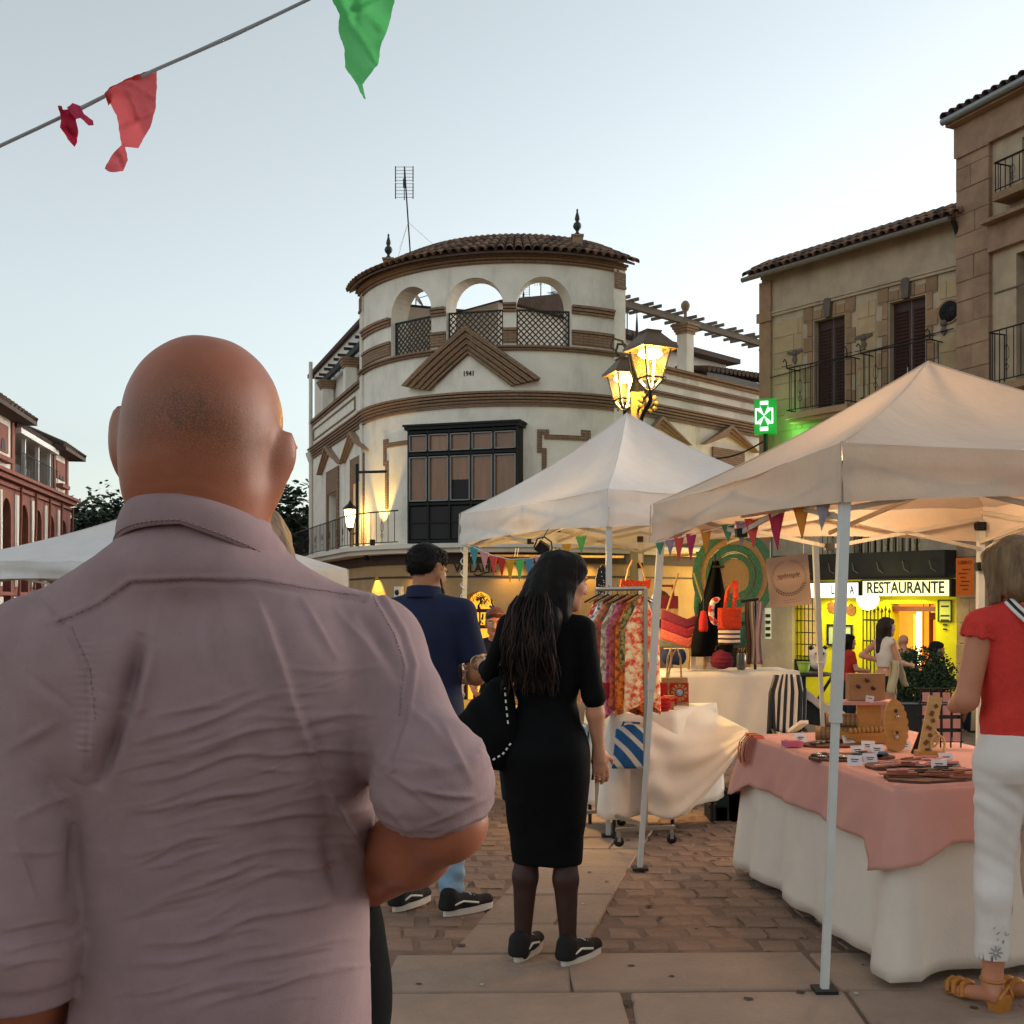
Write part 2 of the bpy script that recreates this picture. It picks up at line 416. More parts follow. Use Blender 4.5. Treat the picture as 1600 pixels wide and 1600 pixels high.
# ================================================================== ground
def ground():
 ys = [-30, -8, 0, 2, 3, 4, 5, 6, 8, 10, 13, 17, 22, 28, 40, 80, 200, 900]
 xs = [-600, -120, -40, -15, -8, -4, -2, 0, 2, 4, 8, 15, 40, 120, 600]
 b = MB(); w = len(ys)
 vs = [(x, y, gz(y)-.009) for x in xs for y in ys]
 b.add(vs, [(i*w+j, (i+1)*w+j, (i+1)*w+j+1, i*w+j+1) for i in range(len(xs)-1) for j in range(w-1)])
 g = b.build('plaza_ground', mat('plaza_joint_earth', S('#7b6252'), .95, .3, 3, bump=.5, bscale=30))
 return tag(g, kind='structure')
GROUND = ground(); BASE[GROUND] = Vector((0, 0, 0))
m_slab = mat('flagstone', S('#9a8270'), .85, .16, 2.5, bump=.45, bscale=26, rnd=.10, dirt=.45)
m_sett = mat('sett', S('#8a6e5c'), .9, .3, 5, bump=.7, bscale=26, rnd=.10, dirt=.3)
def stone_mesh(name, l, w, h, m, seed, jit=.006, bev=.012):
 r = random.Random(seed); b = MB()
 def ring(i, z): return [(sx*(l/2-i)+r.uniform(-jit, jit), sy*(w/2-i)+r.uniform(-jit, jit), z) for sx, sy in ((-1, -1), (1, -1), (1, 1), (-1, 1))]
 v = ring(0, -h)+ring(0, -bev)+ring(bev, r.uniform(-.002, .002))
 f = [(0, 1, 5, 4), (1, 2, 6, 5), (2, 3, 7, 6), (3, 0, 4, 7), (4, 5, 9, 8), (5, 6, 10, 9), (6, 7, 11, 10), (7, 4, 8, 11), (8, 9, 10, 11)]
 b.add(v, f); return mesh_only(b, name, m)
def lay(name, me, x, y, rz, dz=0):
 sl = (gz(y+.1)-gz(y-.1))/.2
 M = Matrix.Translation((x, y, gz(y)+dz)) @ Matrix.Rotation(math.atan(sl), 4, 'X') @ Matrix.Rotation(rz, 4, 'Z')
 return inst(name, me, M, GROUND)
# the two bands of large flagstones that cross the picture, then the oblique strip leading to the stalls
SLABS = []; slab_polys = []
def slab_quad(q, seed):            # q: 4 corners ccw (x,y); own mesh
 r = random.Random(seed); c = sum((Vector(p) for p in q), Vector((0, 0)))/4
 dz = r.uniform(-.003, .003)+.004; b = MB(); g = .0045
 def ring(ins, z):
  o = []
  for p in q:
   d = (c-Vector(p)); d = d/max(d.length, .01); x, y = Vector(p)+d*(ins*1.3)
   o.append((x, y, gz(y)+z+dz))
  return o
 b.add(ring(g, -.05)+ring(g+.002, -.008)+ring(g+.009, 0), [(0, 1, 5, 4), (1, 2, 6, 5), (2, 3, 7, 6), (3, 0, 4, 7), (4, 5, 9, 8), (5, 6, 10, 9), (6, 7, 11, 10), (7, 4, 8, 11), (8, 9, 10, 11)])
 b.build('flagstone', m_slab, GROUND); slab_polys.append([tuple(p) for p in q])
rs = random.Random(3)
def band(y0, y1, x0, x1, lens, seed, sl=0.03):
 x = x0; i = 0
 while x < x1:
  l = lens[i % len(lens)]+rs.uniform(-.06, .06); k = rs.uniform(-.03, .03)
  slab_quad([(x, y0+sl*x), (x+l, y0+sl*(x+l)), (x+l+k, y1+sl*(x+l)), (x+k, y1+sl*x)], seed+i); x += l; i += 1
band(4.22, 4.66, -3.2, 5.2, [.95, .62, 1.15, .8, 1.05], 50, .02)
band(3.72, 4.20, -3.2, 5.2, [.8, 1.1, .7, .95], 90, .02)
band(3.05, 3.45, -3.0, 4.0, [.9, .7, 1.1], 130, .02)
sx0, sx1 = -.27, .30
yy = 4.68; i = 0
while yy < 12:
 l = [.42, .5, .62, .55][i % 4]; k0 = .235*(yy-4.68); k1 = .235*(yy+l-4.68); n = .02
 if i % 3 == 1:
  mx = .1
  slab_quad([(sx0+k0, yy), (mx+k0, yy+.005), (mx+k1, yy+l), (sx0+k1, yy+l)], 200+i); slab_quad([(mx+k0, yy), (sx1+k0, yy), (sx1+k1, yy+l), (mx+k1, yy+l)], 230+i)
 else: slab_quad([(sx0+k0, yy), (sx1+k0, yy), (sx1+k1, yy+l), (sx0+k1, yy+l)], 200+i)
 yy += l; i += 1
sett_meshes = [stone_mesh('sett', .16+.012*(k % 3), .148+.012*(k % 2), .05, m_sett, 300+k, .017, .016) for k in range(7)]
def in_strip(x, y):
 if 3.0 < y < 3.5+.02*x or 3.70 < y-.02*x < 4.68: return True
 if 4.6 < y < 12.1 and sx0-.02 < x-.235*(y-4.68) < sx1+.02: return True
 return False
cands = []
y = 3.3; row = 0
while y < 13.5:
 x = -2.6+(row % 2)*.09+rs.uniform(-.03, .03)
 while x < 5.5:
  if not in_strip(x, y) and abs(800+x/y*F_PX-1050) < 700: cands.append((x+rs.uniform(-.015, .015), y+rs.uniform(-.01, .01)))
  x += .183
 y += .168; row += 1
def seen(x, y):
 px = 800+x/y*F_PX; return 560 < px < 1640 and y > 3.7
cands.sort(key=lambda c: (not seen(*c), c[1]))
for k, (x, y) in enumerate(cands[:285]):
 lay('sett', sett_meshes[k % 7], x, y, rs.uniform(-.06, .06), rs.uniform(-.006, 0))
b = MB()
for k, (x, y) in enumerate(cands[285:]):
 me = sett_meshes[k % 7]; a = rs.uniform(-.05, .05); ca, sa = math.cos(a), math.sin(a); dz = rs.uniform(-.006, 0)
 b.add([(x+v.co.x*ca-v.co.y*sa, y+v.co.x*sa+v.co.y*ca, gz(y)+v.co.z+dz) for v in me.vertices], [tuple(p.vertices) for p in me.polygons])
tag(b.build('setts', m_sett, GROUND), kind='stuff')
# farther paving as one sheet with fine relief
b = MB()
b.grid(lambda u, v: (-40+80*u, 13.4+26*v, gz(13.4+26*v)-.006), 4, 20)
tag(b.build('far_paving', mat('far_paving', S('#866b57'), .9, .3, 9, bump=.8, bscale=14), GROUND))
# trodden gum and stains
b = MB(); rg = random.Random(12)
for i in range(70):
 x, y = rg.uniform(-.8, 3.2), rg.uniform(4.0, 8); r_ = rg.uniform(.006, .022); z = gz(y)+(.0075 if in_strip(x, y) else .002); n_ = 9
 b.add([(x+r_*rg.uniform(.7, 1.2)*math.cos(6.283*k/n_), y+r_*rg.uniform(.7, 1.2)*math.sin(6.283*k/n_), z) for k in range(n_)], [tuple(range(n_))])
tag(b.build('gum_spots', mat('gum', S('#4a3f37'), .9, .2), GROUND), kind='stuff')
# leaf scraps
b = MB()
for px, py in ((752, 1542), (1337, 1556), (910, 1415)):
 Y = EYE*F_PX/(py-HOR); x = (px-800)/F_PX*Y
 b.add([(x-.008, Y, gz(Y)+.008), (x+.004, Y-.012, gz(Y)+.010), (x+.012, Y-.002, gz(Y)+.012), (x+.008, Y+.012, gz(Y)+.009), (x-.003, Y+.010, gz(Y)+.011)], [(0, 1, 2, 3, 4)])
tag(b.build('litter', mat('paper_scrap', S('#b5aca2'), .8, .1)), kind='stuff')
# ================================================================== facades
class Plane_:
 def __init__(s, p0, p1):
  s.p0 = Vector((*p0, 0)); d = Vector((*p1, 0))-s.p0; s.L = d.length; s.d = d.normalized(); s.n = Vector((s.d.y, -s.d.x, 0))
 def pt(s, u, z, o=0):
  q = s.p0+s.d*u+s.n*o; return Vector((q.x, q.y, z))
 def frame(s, u): return s.d, s.n
 rng = property(lambda s: (-40, 60)); step = 99
 def setback(s, o):
  q = Plane_((0, 0), (1, 0)); q.p0 = s.p0+s.n*o; q.d = s.d; q.n = s.n; q.L = s.L; return q
class Arc_:
 def __init__(s, c, r, a0, amax): s.c = Vector((*c, 0)); s.r = r; s.a0 = a0; s.am = amax; s.L = r*amax
 def pt(s, u, z, o=0):
  a = s.a0+u/s.r; q = s.c+Vector((math.cos(a), math.sin(a), 0))*(s.r+o); return Vector((q.x, q.y, z))
 def frame(s, u):
  a = s.a0+u/s.r; return Vector((-math.sin(a), math.cos(a), 0)), Vector((math.cos(a), math.sin(a), 0))
 rng = property(lambda s: (-s.L, s.L)); step = .22
def u_of(F, px, o=0):
 lo, hi = F.rng
 if isinstance(F, Plane_):                     # ray / plane
  k = (px-800)/F_PX; q = F.p0+F.n*o; return (q.x-k*q.y)/(k*F.d.y-F.d.x)
 for _ in range(40):
  m = (lo+hi)/2; q = F.pt(m, 0, o)
  if 800+q.x/q.y*F_PX < px: lo = m
  else: hi = m
 return (lo+hi)/2
def uz(F, px, py, o=0):
 u = u_of(F, px, o); return u, EYE+(HOR-py)/F_PX*F.pt(u, 0, o).y
def fbox(b, F, u0, u1, z0, z1, o0, o1, mi=0):
 n = max(1, int(math.ceil((u1-u0)/F.step)))
 for i in range(n):
  a = u0+(u1-u0)*i/n; c = u0+(u1-u0)*(i+1)/n
  p = [F.pt(a, z0, o1), F.pt(c, z0, o1), F.pt(c, z0, o0), F.pt(a, z0, o0), F.pt(a, z1, o1), F.pt(c, z1, o1), F.pt(c, z1, o0), F.pt(a, z1, o0)]
  q = [(a, z0), (c, z0), (c, z0+o1-o0), (a, z0+o1-o0), (a, z1), (c, z1), (c, z1+o1-o0), (a, z1+o1-o0)]
  k = len(b.v); b.v.extend([tuple(x) for x in p])
  fs = [(3, 2, 1, 0), (4, 5, 6, 7), (0, 1, 5, 4), (2, 3, 7, 6)]
  if i == n-1: fs.append((1, 2, 6, 5))
  if i == 0: fs.append((3, 0, 4, 7))
  for f in fs: b.f.append(tuple(k+j for j in f)); b.m.append(mi); b.sm.append(False); b.uv.append([q[j] for j in f])
 return b
def strip(b, F, A0, A1, B0, B1, o0, o1, mi=0, n=None):
 n = n or max(1, int(abs(A1[0]-A0[0])/F.step)+1); L = math.hypot(A1[0]-A0[0], A1[1]-A0[1])
 for i in range(n):
  q = []
  for t in (i/n, (i+1)/n):
   for s0, s1 in ((A0, A1), (B0, B1)): q.append((s0[0]+(s1[0]-s0[0])*t, s0[1]+(s1[1]-s0[1])*t))
  a, bb, c, d = q[0], q[1], q[3], q[2]
  p = [F.pt(*x, o0) for x in (a, bb, c, d)]+[F.pt(*x, o1) for x in (a, bb, c, d)]
  w = math.hypot(a[0]-bb[0], a[1]-bb[1])
  b.hexa(p, mi, [(L*i/n, 0), (L*i/n, w), (L*(i+1)/n, w), (L*(i+1)/n, 0)]*2)
def wall(b, F, u0, u1, z0, z1, t, ops=(), mi=0, mir=None):
 mir = mi if mir is None else mir
 bk = {u0, u1}
 n = max(1, int(math.ceil((u1-u0)/F.step)))
 for i in range(n): bk.add(u0+(u1-u0)*i/n)
 for (a, c, za, zb, arch) in ops:
  bk.update((a, c))
  if arch:
   for i in range(1, 16): bk.add((a+c)/2-(c-a)/2*math.cos(math.pi*i/16))
 bk = sorted(x for x in bk if u0-1e-6 <= x <= u1+1e-6); bb = [bk[0]]
 for x in bk[1:]:
  if x-bb[-1] > 1e-4: bb.append(x)
 def top(op, u):
  a, c, za, zb, arch = op
  if not arch: return zb
  r = (c-a)/2; x = u-(a+c)/2; return zb+math.sqrt(max(r*r-x*x, 0))*arch
 def quad(p, uvq, m): b.add(p, [(0, 1, 2, 3)], m, uvq)
 for a, c in zip(bb[:-1], bb[1:]):
  m = (a+c)/2; os_ = sorted([o for o in ops if o[0] < m < o[1]], key=lambda o: o[2])
  segs = []; la = lc = z0
  for o in os_: segs.append((la, lc, o[2], o[2])); la, lc = top(o, a), top(o, c)
  segs.append((la, lc, z1, z1))
  for i, (p0, q0, p1, q1) in enumerate(segs):
   if p1-p0 < 1e-5 and q1-q0 < 1e-5: continue
   quad([F.pt(a, p0), F.pt(c, q0), F.pt(c, q1), F.pt(a, p1)], [(a, p0), (c, q0), (c, q1), (a, p1)], mi)
   quad([F.pt(c, q0, -t), F.pt(a, p0, -t), F.pt(a, p1, -t), F.pt(c, q1, -t)], [(c, q0), (a, p0), (a, p1), (c, q1)], mi)
   if i > 0: quad([F.pt(a, p0, -t), F.pt(c, q0, -t), F.pt(c, q0), F.pt(a, p0)], [(a, 0), (c, 0), (c, t), (a, t)], mir)
   if i < len(segs)-1 or True: quad([F.pt(a, p1), F.pt(c, q1), F.pt(c, q1, -t), F.pt(a, p1, -t)], [(a, 0), (c, 0), (c, t), (a, t)], mir)
 for o in ops:
  for u, sgn in ((o[0], 1), (o[1], -1)):
   p = [F.pt(u, o[2]), F.pt(u, o[3]), F.pt(u, o[3], -t), F.pt(u, o[2], -t)]
   quad(p if sgn > 0 else p[::-1], [(0, o[2]), (0, o[3]), (t, o[3]), (t, o[2])], mir)
 for u, sgn in ((u0, -1), (u1, 1)):
  p = [F.pt(u, z0), F.pt(u, z1), F.pt(u, z1, -t), F.pt(u, z0, -t)]
  quad(p if sgn < 0 else p[::-1], [(0, z0), (0, z1), (t, z1), (t, z0)], mi)
 return b
def tile_mesh(name, m, l=.34, r0=.098, r1=.082, n=6, th=.014):
 b = MB(); vs = []
 for (x, r) in ((0, r0), (l, r1)):
  for rr in (r, r-th):
   for j in range(n+1):
    a = math.pi*j/n; vs.append((rr*math.cos(a), x, rr*math.sin(a)))
 k = n+1; fs = []
 for j in range(n):
  fs += [(j, j+1, 2*k+j+1, 2*k+j), (k+j+1, k+j, 3*k+j, 3*k+j+1), (j+1, j, k+j, k+j+1), (2*k+j, 2*k+j+1, 3*k+j+1, 3*k+j)]
 b.add(vs, fs, sm=True); return mesh_only(b, name, m)
me_tile = tile_mesh('roof_tile', m_tile); me_tiled = tile_mesh('roof_tile', m_tile_dk)
def add_mesh(b, me, M, mi=0):
 b.add([M @ v.co for v in me.vertices], [tuple(p.vertices) for p in me.polygons], mi, None, True)
def railing(parent, F, u0, u1, z0, z1, o, nb, name='railing', r=.009, extra=True):
 b = MB(); n = max(1, int((u1-u0)/F.step)+1)
 for z, rr in ((z1, .017), (z0+.06, .012)):
  b.tube([F.pt(u0+(u1-u0)*i/n, z, o) for i in range(n+1)], rr, 5)
 rl = b.build(name, m_iron, parent)
 bb = MB(); bb.tube([(0, 0, z0+.06), (0, 0, z1)], r, 5); me = mesh_only(bb, 'baluster', m_iron)
 b2 = MB(); b2.tube([(0, 0, z0+.06), (0, 0, z1)], r, 5)
 zm = (z0+z1)/2; h = (z1-z0)
 for s in (-1, 1):
  b2.tube([(s*.0, 0, zm+h*.22), (s*.055, 0, zm+h*.1), (s*.06, 0, zm-h*.02), (s*.0, 0, zm-h*.12)], .006, 4)
  b2.tube([(s*.0, 0, zm-h*.14), (s*.05, 0, zm-h*.22), (0, 0, zm-h*.3)], .006, 4)
 me2 = mesh_only(b2, 'baluster', m_iron)
 for i in range(nb):
  u = u0+(u1-u0)*(i+.5)/nb; t, nn = F.frame(u); q = F.pt(u, 0, o)
  M = frameM((q.x, q.y, 0), t, nn, (0, 0, 1))
  c = inst('baluster', me2 if (extra and i % 5 == 2) else me, M, rl)
 return rl
# ================================================================== the corner building with the round loggia
ARC = Arc_((.12, 29.2), 4.08, R(-108.8), R(56.7))
aL = ARC.pt(-ARC.L, 0); aR = ARC.pt(ARC.L, 0)
LW = Plane_((-6.31, 34.9), (aL.x, aL.y)); RW = Plane_((aR.x, aR.y), (aR.x+7.11, aR.y+7.04))
zc = lambda y: 1.5+(HOR-y)*25.1/F_PX
CB = thing('corner_building', 'white plastered corner building with a round arched loggia, brick trim and a dark tiled roof', 'building', (0, 27, -.95))
Lr = LW.L
# --- ground floor
Zs0, Zs1 = 2.54, 2.74          # balcony slab
gnd = -.98
b = MB()
dr = (u_of(ARC, 722), u_of(ARC, 772)); zd = ARC.pt(dr[0], 0).y
ops_arc = [(dr[0], dr[1], -.94, 1.28, 1.0), (u_of(ARC, 690), u_of(ARC, 716), -.2, 1.05, 1.0), (u_of(ARC, 860), u_of(ARC, 905), -.94, 1.25, 1.0)]
wall(b, ARC, -ARC.L, ARC.L, gnd, Zs0, .4, ops_arc)
wall(b, LW, 0, Lr, gnd, Zs0, .4)
wall(b, RW, 0, 10, gnd, Zs0, .4, [(.9, 1.9, -.94, 1.2, 1.0), (4.2, 5.3, -.94, 1.2, 1.0)])
b.build('ground_floor_wall', m_sand, CB)
b = MB()
for F, a, c in ((ARC, -ARC.L, ARC.L), (LW, 0, Lr), (RW, 0, 10)): fbox(b, F, a, c, 1.98, 2.02, .002, .025); fbox(b, F, a, c, 2.3, 2.53, .002, .06)
b.build('fascia_beam', mat('fascia_brown', S('#3a2a20'), .7, .2, 4), CB)
# doorway glow behind the arch
b = MB(); fbox(b, ARC, dr[0]-.1, dr[1]+.1, -.94, 2.2, -.43, -.41); fbox(b, ARC, ops_arc[2][0]-.05, ops_arc[2][1]+.05, -.94, 2.0, -.43, -.41)
m_bar = mat('bar_interior', S('#d08a28'), .6, .75, 5, emit=(1.0, .46, .04), estr=.3, stretch=(3, 3, 7))
b.build('bar_interior', m_bar, CB)
dd = MB(); fbox(dd, ARC, ops_arc[1][0], ops_arc[1][1], -.2, 1.6, -.30, -.27); dd.build('window_pane', m_dark, CB)
dd = MB()
um = (dr[0]+dr[1])/2
for u in (dr[0]+.03, dr[1]-.03): fbox(dd, ARC, u-.035, u+.035, -.94, 1.35, -.22, -.14)
for z in (1.22, .85): fbox(dd, ARC, dr[0], dr[1], z-.04, z+.04, -.22, -.14)
fbox(dd, ARC, um-.16, um-.1, -.94, .6, -.2, -.15); fbox(dd, ARC, um-.015, um+.015, .55, 1.3, -.2, -.16)
dd.build('door', mat('dark_red_joinery', S('#3a1209'), .5, .2), CB)
dd = MB(); rr = random.Random(4)
for i in range(26):
 u = dr[0]+.08+(dr[1]-dr[0]-.16)*rr.random(); z = .8+.6*rr.random()
 fbox(dd, ARC, u, u+rr.uniform(.01, .05), z, z+rr.uniform(.02, .2), -.4, -.36)
for i in range(60):
 u = um+rr.gauss(0, .12); z = 1.52+rr.gauss(0, .05)
 dd.tube([ARC.pt(u, z, -.25), ARC.pt(u+rr.uniform(-.1, .1), z+rr.uniform(-.16, .05), -.24)], .006, 4)
tag(dd.build('bar_shelves', m_dark, CB), kind='stuff')
# lettering VOLAPIE over the door
b = MB(); u0, z0 = uz(ARC, 742, 889); t, n = ARC.frame(u0)
vs, fs = text_geo('VOLAPIE', .26, .006, 1.05)
b.add([ARC.pt(u0+x*.95, 2.18+y, .03+z) for x, y, z in vs], fs)
b.tube([ARC.pt(u0-.02+.05*i, 2.06-.035*math.sin(i*.75), .035) for i in range(8)], .012, 5)
b.build('lettering', m_iron, CB)
# --- balcony slab
b = MB()
for F, a, c, o in ((ARC, -ARC.L, ARC.L, .62), (LW, 0, Lr, .62), (RW, 0, 10, .35)):
 fbox(b, F, a, c, Zs0+.1, Zs1, -.3, o); fbox(b, F, a, c, Zs0, Zs0+.1, -.3, o-.12)
b.build('balcony_slab', m_plaster2, CB)
# --- upper wall
pz = uz(RW, 1040, 574)[1]
b = MB(); zl = 7.05
ops_l = []
for px0, px1, pt_ in ((514, 528, 767), (552, 568, 749)):
 u0 = u_of(LW, px0); u1 = u_of(LW, px1); ops_l.append((u0, u1, Zs1, uz(LW, px1, pt_)[1], 0))
ops_r = []
for pc in (1045, 1137):
 uc = u_of(RW, pc); ops_r.append((uc-.5, uc+.5, Zs1, 4.75, 0))
wall(b, LW, 0, Lr, Zs1, zl, .4, ops_l)
wall(b, ARC, -ARC.L, ARC.L, Zs1, 7.2, .45)
wall(b, RW, 0, 10, Zs1, pz, .4, ops_r)
b.build('wall', m_plaster, CB)
# --- loggia
al = [(u_of(ARC, 611), u_of(ARC, 674)), (u_of(ARC, 697), u_of(ARC, 786)), (u_of(ARC, 807), u_of(ARC, 893))]
ops = []
for (a, c) in al: ops.append((a, c, 7.2, 8.17, .64/((c-a)/2)))
b = MB(); wall(b, ARC, -ARC.L, ARC.L, 7.2, 9.28, .5, ops); b.build('loggia_wall', m_plaster, CB)
# end pilasters
b = MB()
for s in (-1, 1):
 b = MB(); u = s*ARC.L; fbox(b, ARC, min(u, u-s*.34), max(u, u-s*.34), Zs1, 9.28, .001, .05); b.build('pilaster', m_plaster, CB)
# --- brick bands
b = MB()
def bands(F, a, c, rows):
 for z0, z1, o in rows: fbox(b, F, a, c, z0, z1, .003, o)
main = [(5.86, 5.915, .05), (5.935, 5.985, .075), (6.005, 6.055, .10), (6.075, 6.125, .125), (6.145, 6.19, .15)]
bands(ARC, -ARC.L, ARC.L, main); bands(LW, 0, Lr, main); bands(RW, 0, 10, main)
edges = [(-ARC.L+.34, al[0][0]), (al[0][1], al[1][0]), (al[1][1], al[2][0]), (al[2][1], ARC.L-.34)]
for (a, c) in edges:
 for z0, z1, o in ((7.3, 7.56, .045), (7.57, 7.63, .07), (8.0, 8.06, .05), (8.07, 8.13, .08), (8.14, 8.19, .11)):
  fbox(b, ARC, a-.0, c+.0, z0, z1, .003, o)
bands(ARC, -ARC.L, ARC.L, [(7.12, 7.17, .06), (7.18, 7.23, .1)])
bands(ARC, -ARC.L, ARC.L, [(9.1, 9.16, .05), (9.17, 9.22, .1), (9.23, 9.28, .16)])
for s in (-1, 1):
 u = s*ARC.L
 for z0, z1, o in ((8.72, 8.78, .09), (8.78, 9.1, .07)): fbox(b, ARC, min(u, u-s*.34), max(u, u-s*.34), z0, z1, .052, o)
# wings: coping, panel frames
bands(LW, 0, Lr, [(6.9, 6.96, .05), (6.97, 7.05, .1)]); bands(LW, Lr*.06, Lr*.9, [(6.72, 6.76, .03), (6.4, 6.44, .03)])
for u in (Lr*.06, Lr*.9): fbox(b, LW, u-.03, u+.03, 6.4, 6.76, .003, .034)
bands(RW, 0, 10, [(pz-.14, pz-.07, .06), (pz-.06, pz, .12), (pz-.36, pz-.30, .05), (pz-.42, pz-.37, .03), (6.42, 6.47, .05), (6.48, 6.53, .08)])
# frame of brick beside the bay window (outline with stepped corners)
def fr(pts, w=.11, o=.03):
 for p, q in zip(pts[:-1], pts[1:]):
  u0, z0 = uz(ARC, *p); u1, z1 = uz(ARC, *q)
  if abs(u1-u0) > abs(z1-z0): fbox(b, ARC, min(u0, u1)-w/2, max(u0, u1)+w/2, (z0+z1)/2-w/2, (z0+z1)/2+w/2, .003, o)
  else: fbox(b, ARC, (u0+u1)/2-w/2, (u0+u1)/2+w/2, min(z0, z1)+w/2, max(z0, z1)-w/2, .003, o-.002)
fr([(850, 745), (850, 704), (843, 704), (843, 675), (854, 675), (854, 684), (911, 684), (911, 676), (919, 676), (919, 704)])
fr([(605, 800), (605, 724), (602, 724), (602, 690), (605, 690), (605, 697), (636, 691)])
b.build('brick_bands', m_brick, CB)
# --- big pediment
b = MB()
ap = uz(ARC, 736, 512); pl = uz(ARC, 640, 598); pr = uz(ARC, 842, 600)
za = 7.66; zb = 6.22; hw = (pr[0]-pl[0])/2; uc = (pr[0]+pl[0])/2
fr_ = [0, .13, .26, .38, .49, .58]; of = [.30, .25, .20, .15, .11, .07]
slope = (za-zb)/hw
for i in range(5):
 f0, f1 = fr_[i]*1.12, fr_[i+1]*1.12-.022
 for s in (-1, 1):
  A0 = (uc+s*hw*(1), zb+.34*(1-f0)-.0); A0 = (uc+s*hw*(1-f0*.62), zb+.22*(1-f0)); A1 = (uc, za-(za-zb)*f0*.66)
  B0 = (uc+s*hw*(1-f1*.62), zb+.22*(1-f1)); B1 = (uc, za-(za-zb)*f1*.66)
  B0 = (B0[0]-s*.0, B0[1]); strip(b, ARC, A0, A1, B0, B1, .004, of[i]+.001*(s+1), n=9)
b.build('pediment', m_brick, CB)
b = MB(); strip(b, ARC, (uc-hw*.6, zb+.0), (uc, zb+.0), (uc-hw*.6, zb+.02), (uc, za-.6), .004, .02, n=6); strip(b, ARC, (uc, zb), (uc+hw*.6, zb), (uc, za-.6), (uc+hw*.6, zb+.02), .004, .02, n=6)
b.build('pediment_field', m_plaster, CB)
b = MB(); vs, fs = text_geo('1941', .16, .006, 1.1); b.add([ARC.pt(uc+x*.8, 6.62+y, .03+z) for x, y, z in vs], fs); b.build('date_numerals', m_iron, CB)
# --- small pediments and door surrounds on the wings
def small_ped(F, pa, plft, prgt, op, w=.2):
 b = MB(); ua, za = uz(F, *pa); ul, zl_ = uz(F, *plft); ur, zr = uz(F, *prgt); zl_ = zr = (zl_+zr)/2
 for i, o in enumerate((.16, .12, .08)):
  d0 = i*.085; d1 = (i+1)*.085-.012
  for s, uu in ((-1, ul), (1, ur)):
   k = abs(uu-ua); A0 = (uu-s*d0*.6, zl_+.0); A1 = (ua, za-d0*1.1); B0 = (uu-s*d1*.6-s*.02, zl_+.0); B1 = (ua, za-d1*1.1)
   strip(b, F, A0, A1, B0, B1, .003, o+.001*s, n=1)
 b.build('small_pediment', m_brickpl, CB)
 b = MB(); a, c, z0, z1, _ = op; e = .22
 fbox(b, F, a-e, a, Zs1, zl_-.02, .003, .05); fbox(b, F, c, c+e, Zs1, zl_-.02, .003, .05); fbox(b, F, a, c, z1, zl_-.02, .003, .048)
 b.build('door_surround', m_brick, CB)
 b = MB(); fbox(b, F, a, c, Zs1, z1, -.3, -.24); fbox(b, F, (a+c)/2-.03, (a+c)/2+.03, Zs1, z1, -.24, -.2)
 for i in range(12): fbox(b, F, a+.06, c-.06, Zs1+.1+(z1-Zs1-.2)*i/12, Zs1+.16+(z1-Zs1-.2)*i/12, -.24, -.215)
 b.build('shuttered_door', mat('pale_shutter', S('#8d8378'), .7, .1), CB)
small_ped(LW, (515, 696), (502, 741), (535, 726), ops_l[0]); small_ped(LW, (554, 674), (538, 724), (577, 703), ops_l[1])
small_ped(RW, (1028, 651), (1000, 690), (1074, 692), ops_r[0]); small_ped(RW, (1137, 665), (1094, 696), (1180, 706), ops_r[1])
# --- bay window
uA, uB = u_of(ARC, 652), u_of(ARC, 812)
pA = ARC.pt(uA, 0, .18); pB = ARC.pt(uB, 0, .18)
BW = Plane_((pA.x, pA.y), (pB.x, pB.y)); bo = .22; wl = BW.L
b = MB()
z0, z1 = Zs1+.02, 5.36
cols = [0, .185, .385, .585, .79, 1.0]; rows = [z0, z0+.12, 3.62, 3.72, 4.75, 4.86, 5.3]
fbox(b, BW, -.08, wl+.08, 5.36, 5.43, -.6, bo+.08); fbox(b, BW, -.11, wl+.11, 5.432, 5.48, -.6, bo+.12)
for c in cols: fbox(b, BW, c*wl-.021, c*wl+.021, z0, z1, bo-.06, bo+.03)
for z in (z0+.05, 3.66, 4.8, 5.31): fbox(b, BW, 0, wl, z-.026, z+.026, bo-.055, bo+.022)
for k in range(5): fbox(b, BW, cols[k]*wl, cols[k+1]*wl, 3.22, 3.25, bo-.04, bo+.012)
BWO = b.build('bay_window', m_winframe, CB)
b = MB()
for k in range(5):
 a, c = cols[k]*wl+.022, cols[k+1]*wl-.022
 for (r0, r1) in ((3.72, 4.74), (4.86, 5.25)):
  for (x0, x1, y0, y1) in ((a, c, r0, r0+.025), (a, c, r1-.025, r1), (a, a+.025, r0, r1), (c-.025, c, r0, r1)): fbox(b, BW, x0, x1, y0, y1, bo-.03, bo+.045)
b.build('sash', mat('sash_pale', S('#7d807e'), .5, .1), BWO)
for k in range(5):
 a, c = cols[k]*wl+.022, cols[k+1]*wl-.022
 for (r0, r1, m_) in ((z0+.1, 3.6, m_dark), (3.72, 4.74, m_pane), (4.86, 5.25, m_pane)):
  p = MB()
  if k == 2 and r0 == 3.72:
   fbox(p, BW, a, c, r0, 4.2, bo-.03, bo-.02, 1); fbox(p, BW, a, c, 4.2, r1, bo-.03, bo-.02)
  else: fbox(p, BW, a, c, r0, r1, bo-.03, bo-.02)
  p.build('pane', [m_, m_dark], BWO)
b = MB(); fbox(b, BW, -.02, wl+.02, z0, z1, -.6, bo-.1); b.build('bay_side', m_winframe, BWO)
# --- railings along the balcony
railing(CB, LW, .1, Lr, Zs1, 3.52, .56, 34); railing(CB, ARC, -ARC.L+.02, uA-.1, Zs1, 3.52, .56, 15)
railing(CB, RW, .2, 9, Zs1, 3.52, .3, 40)
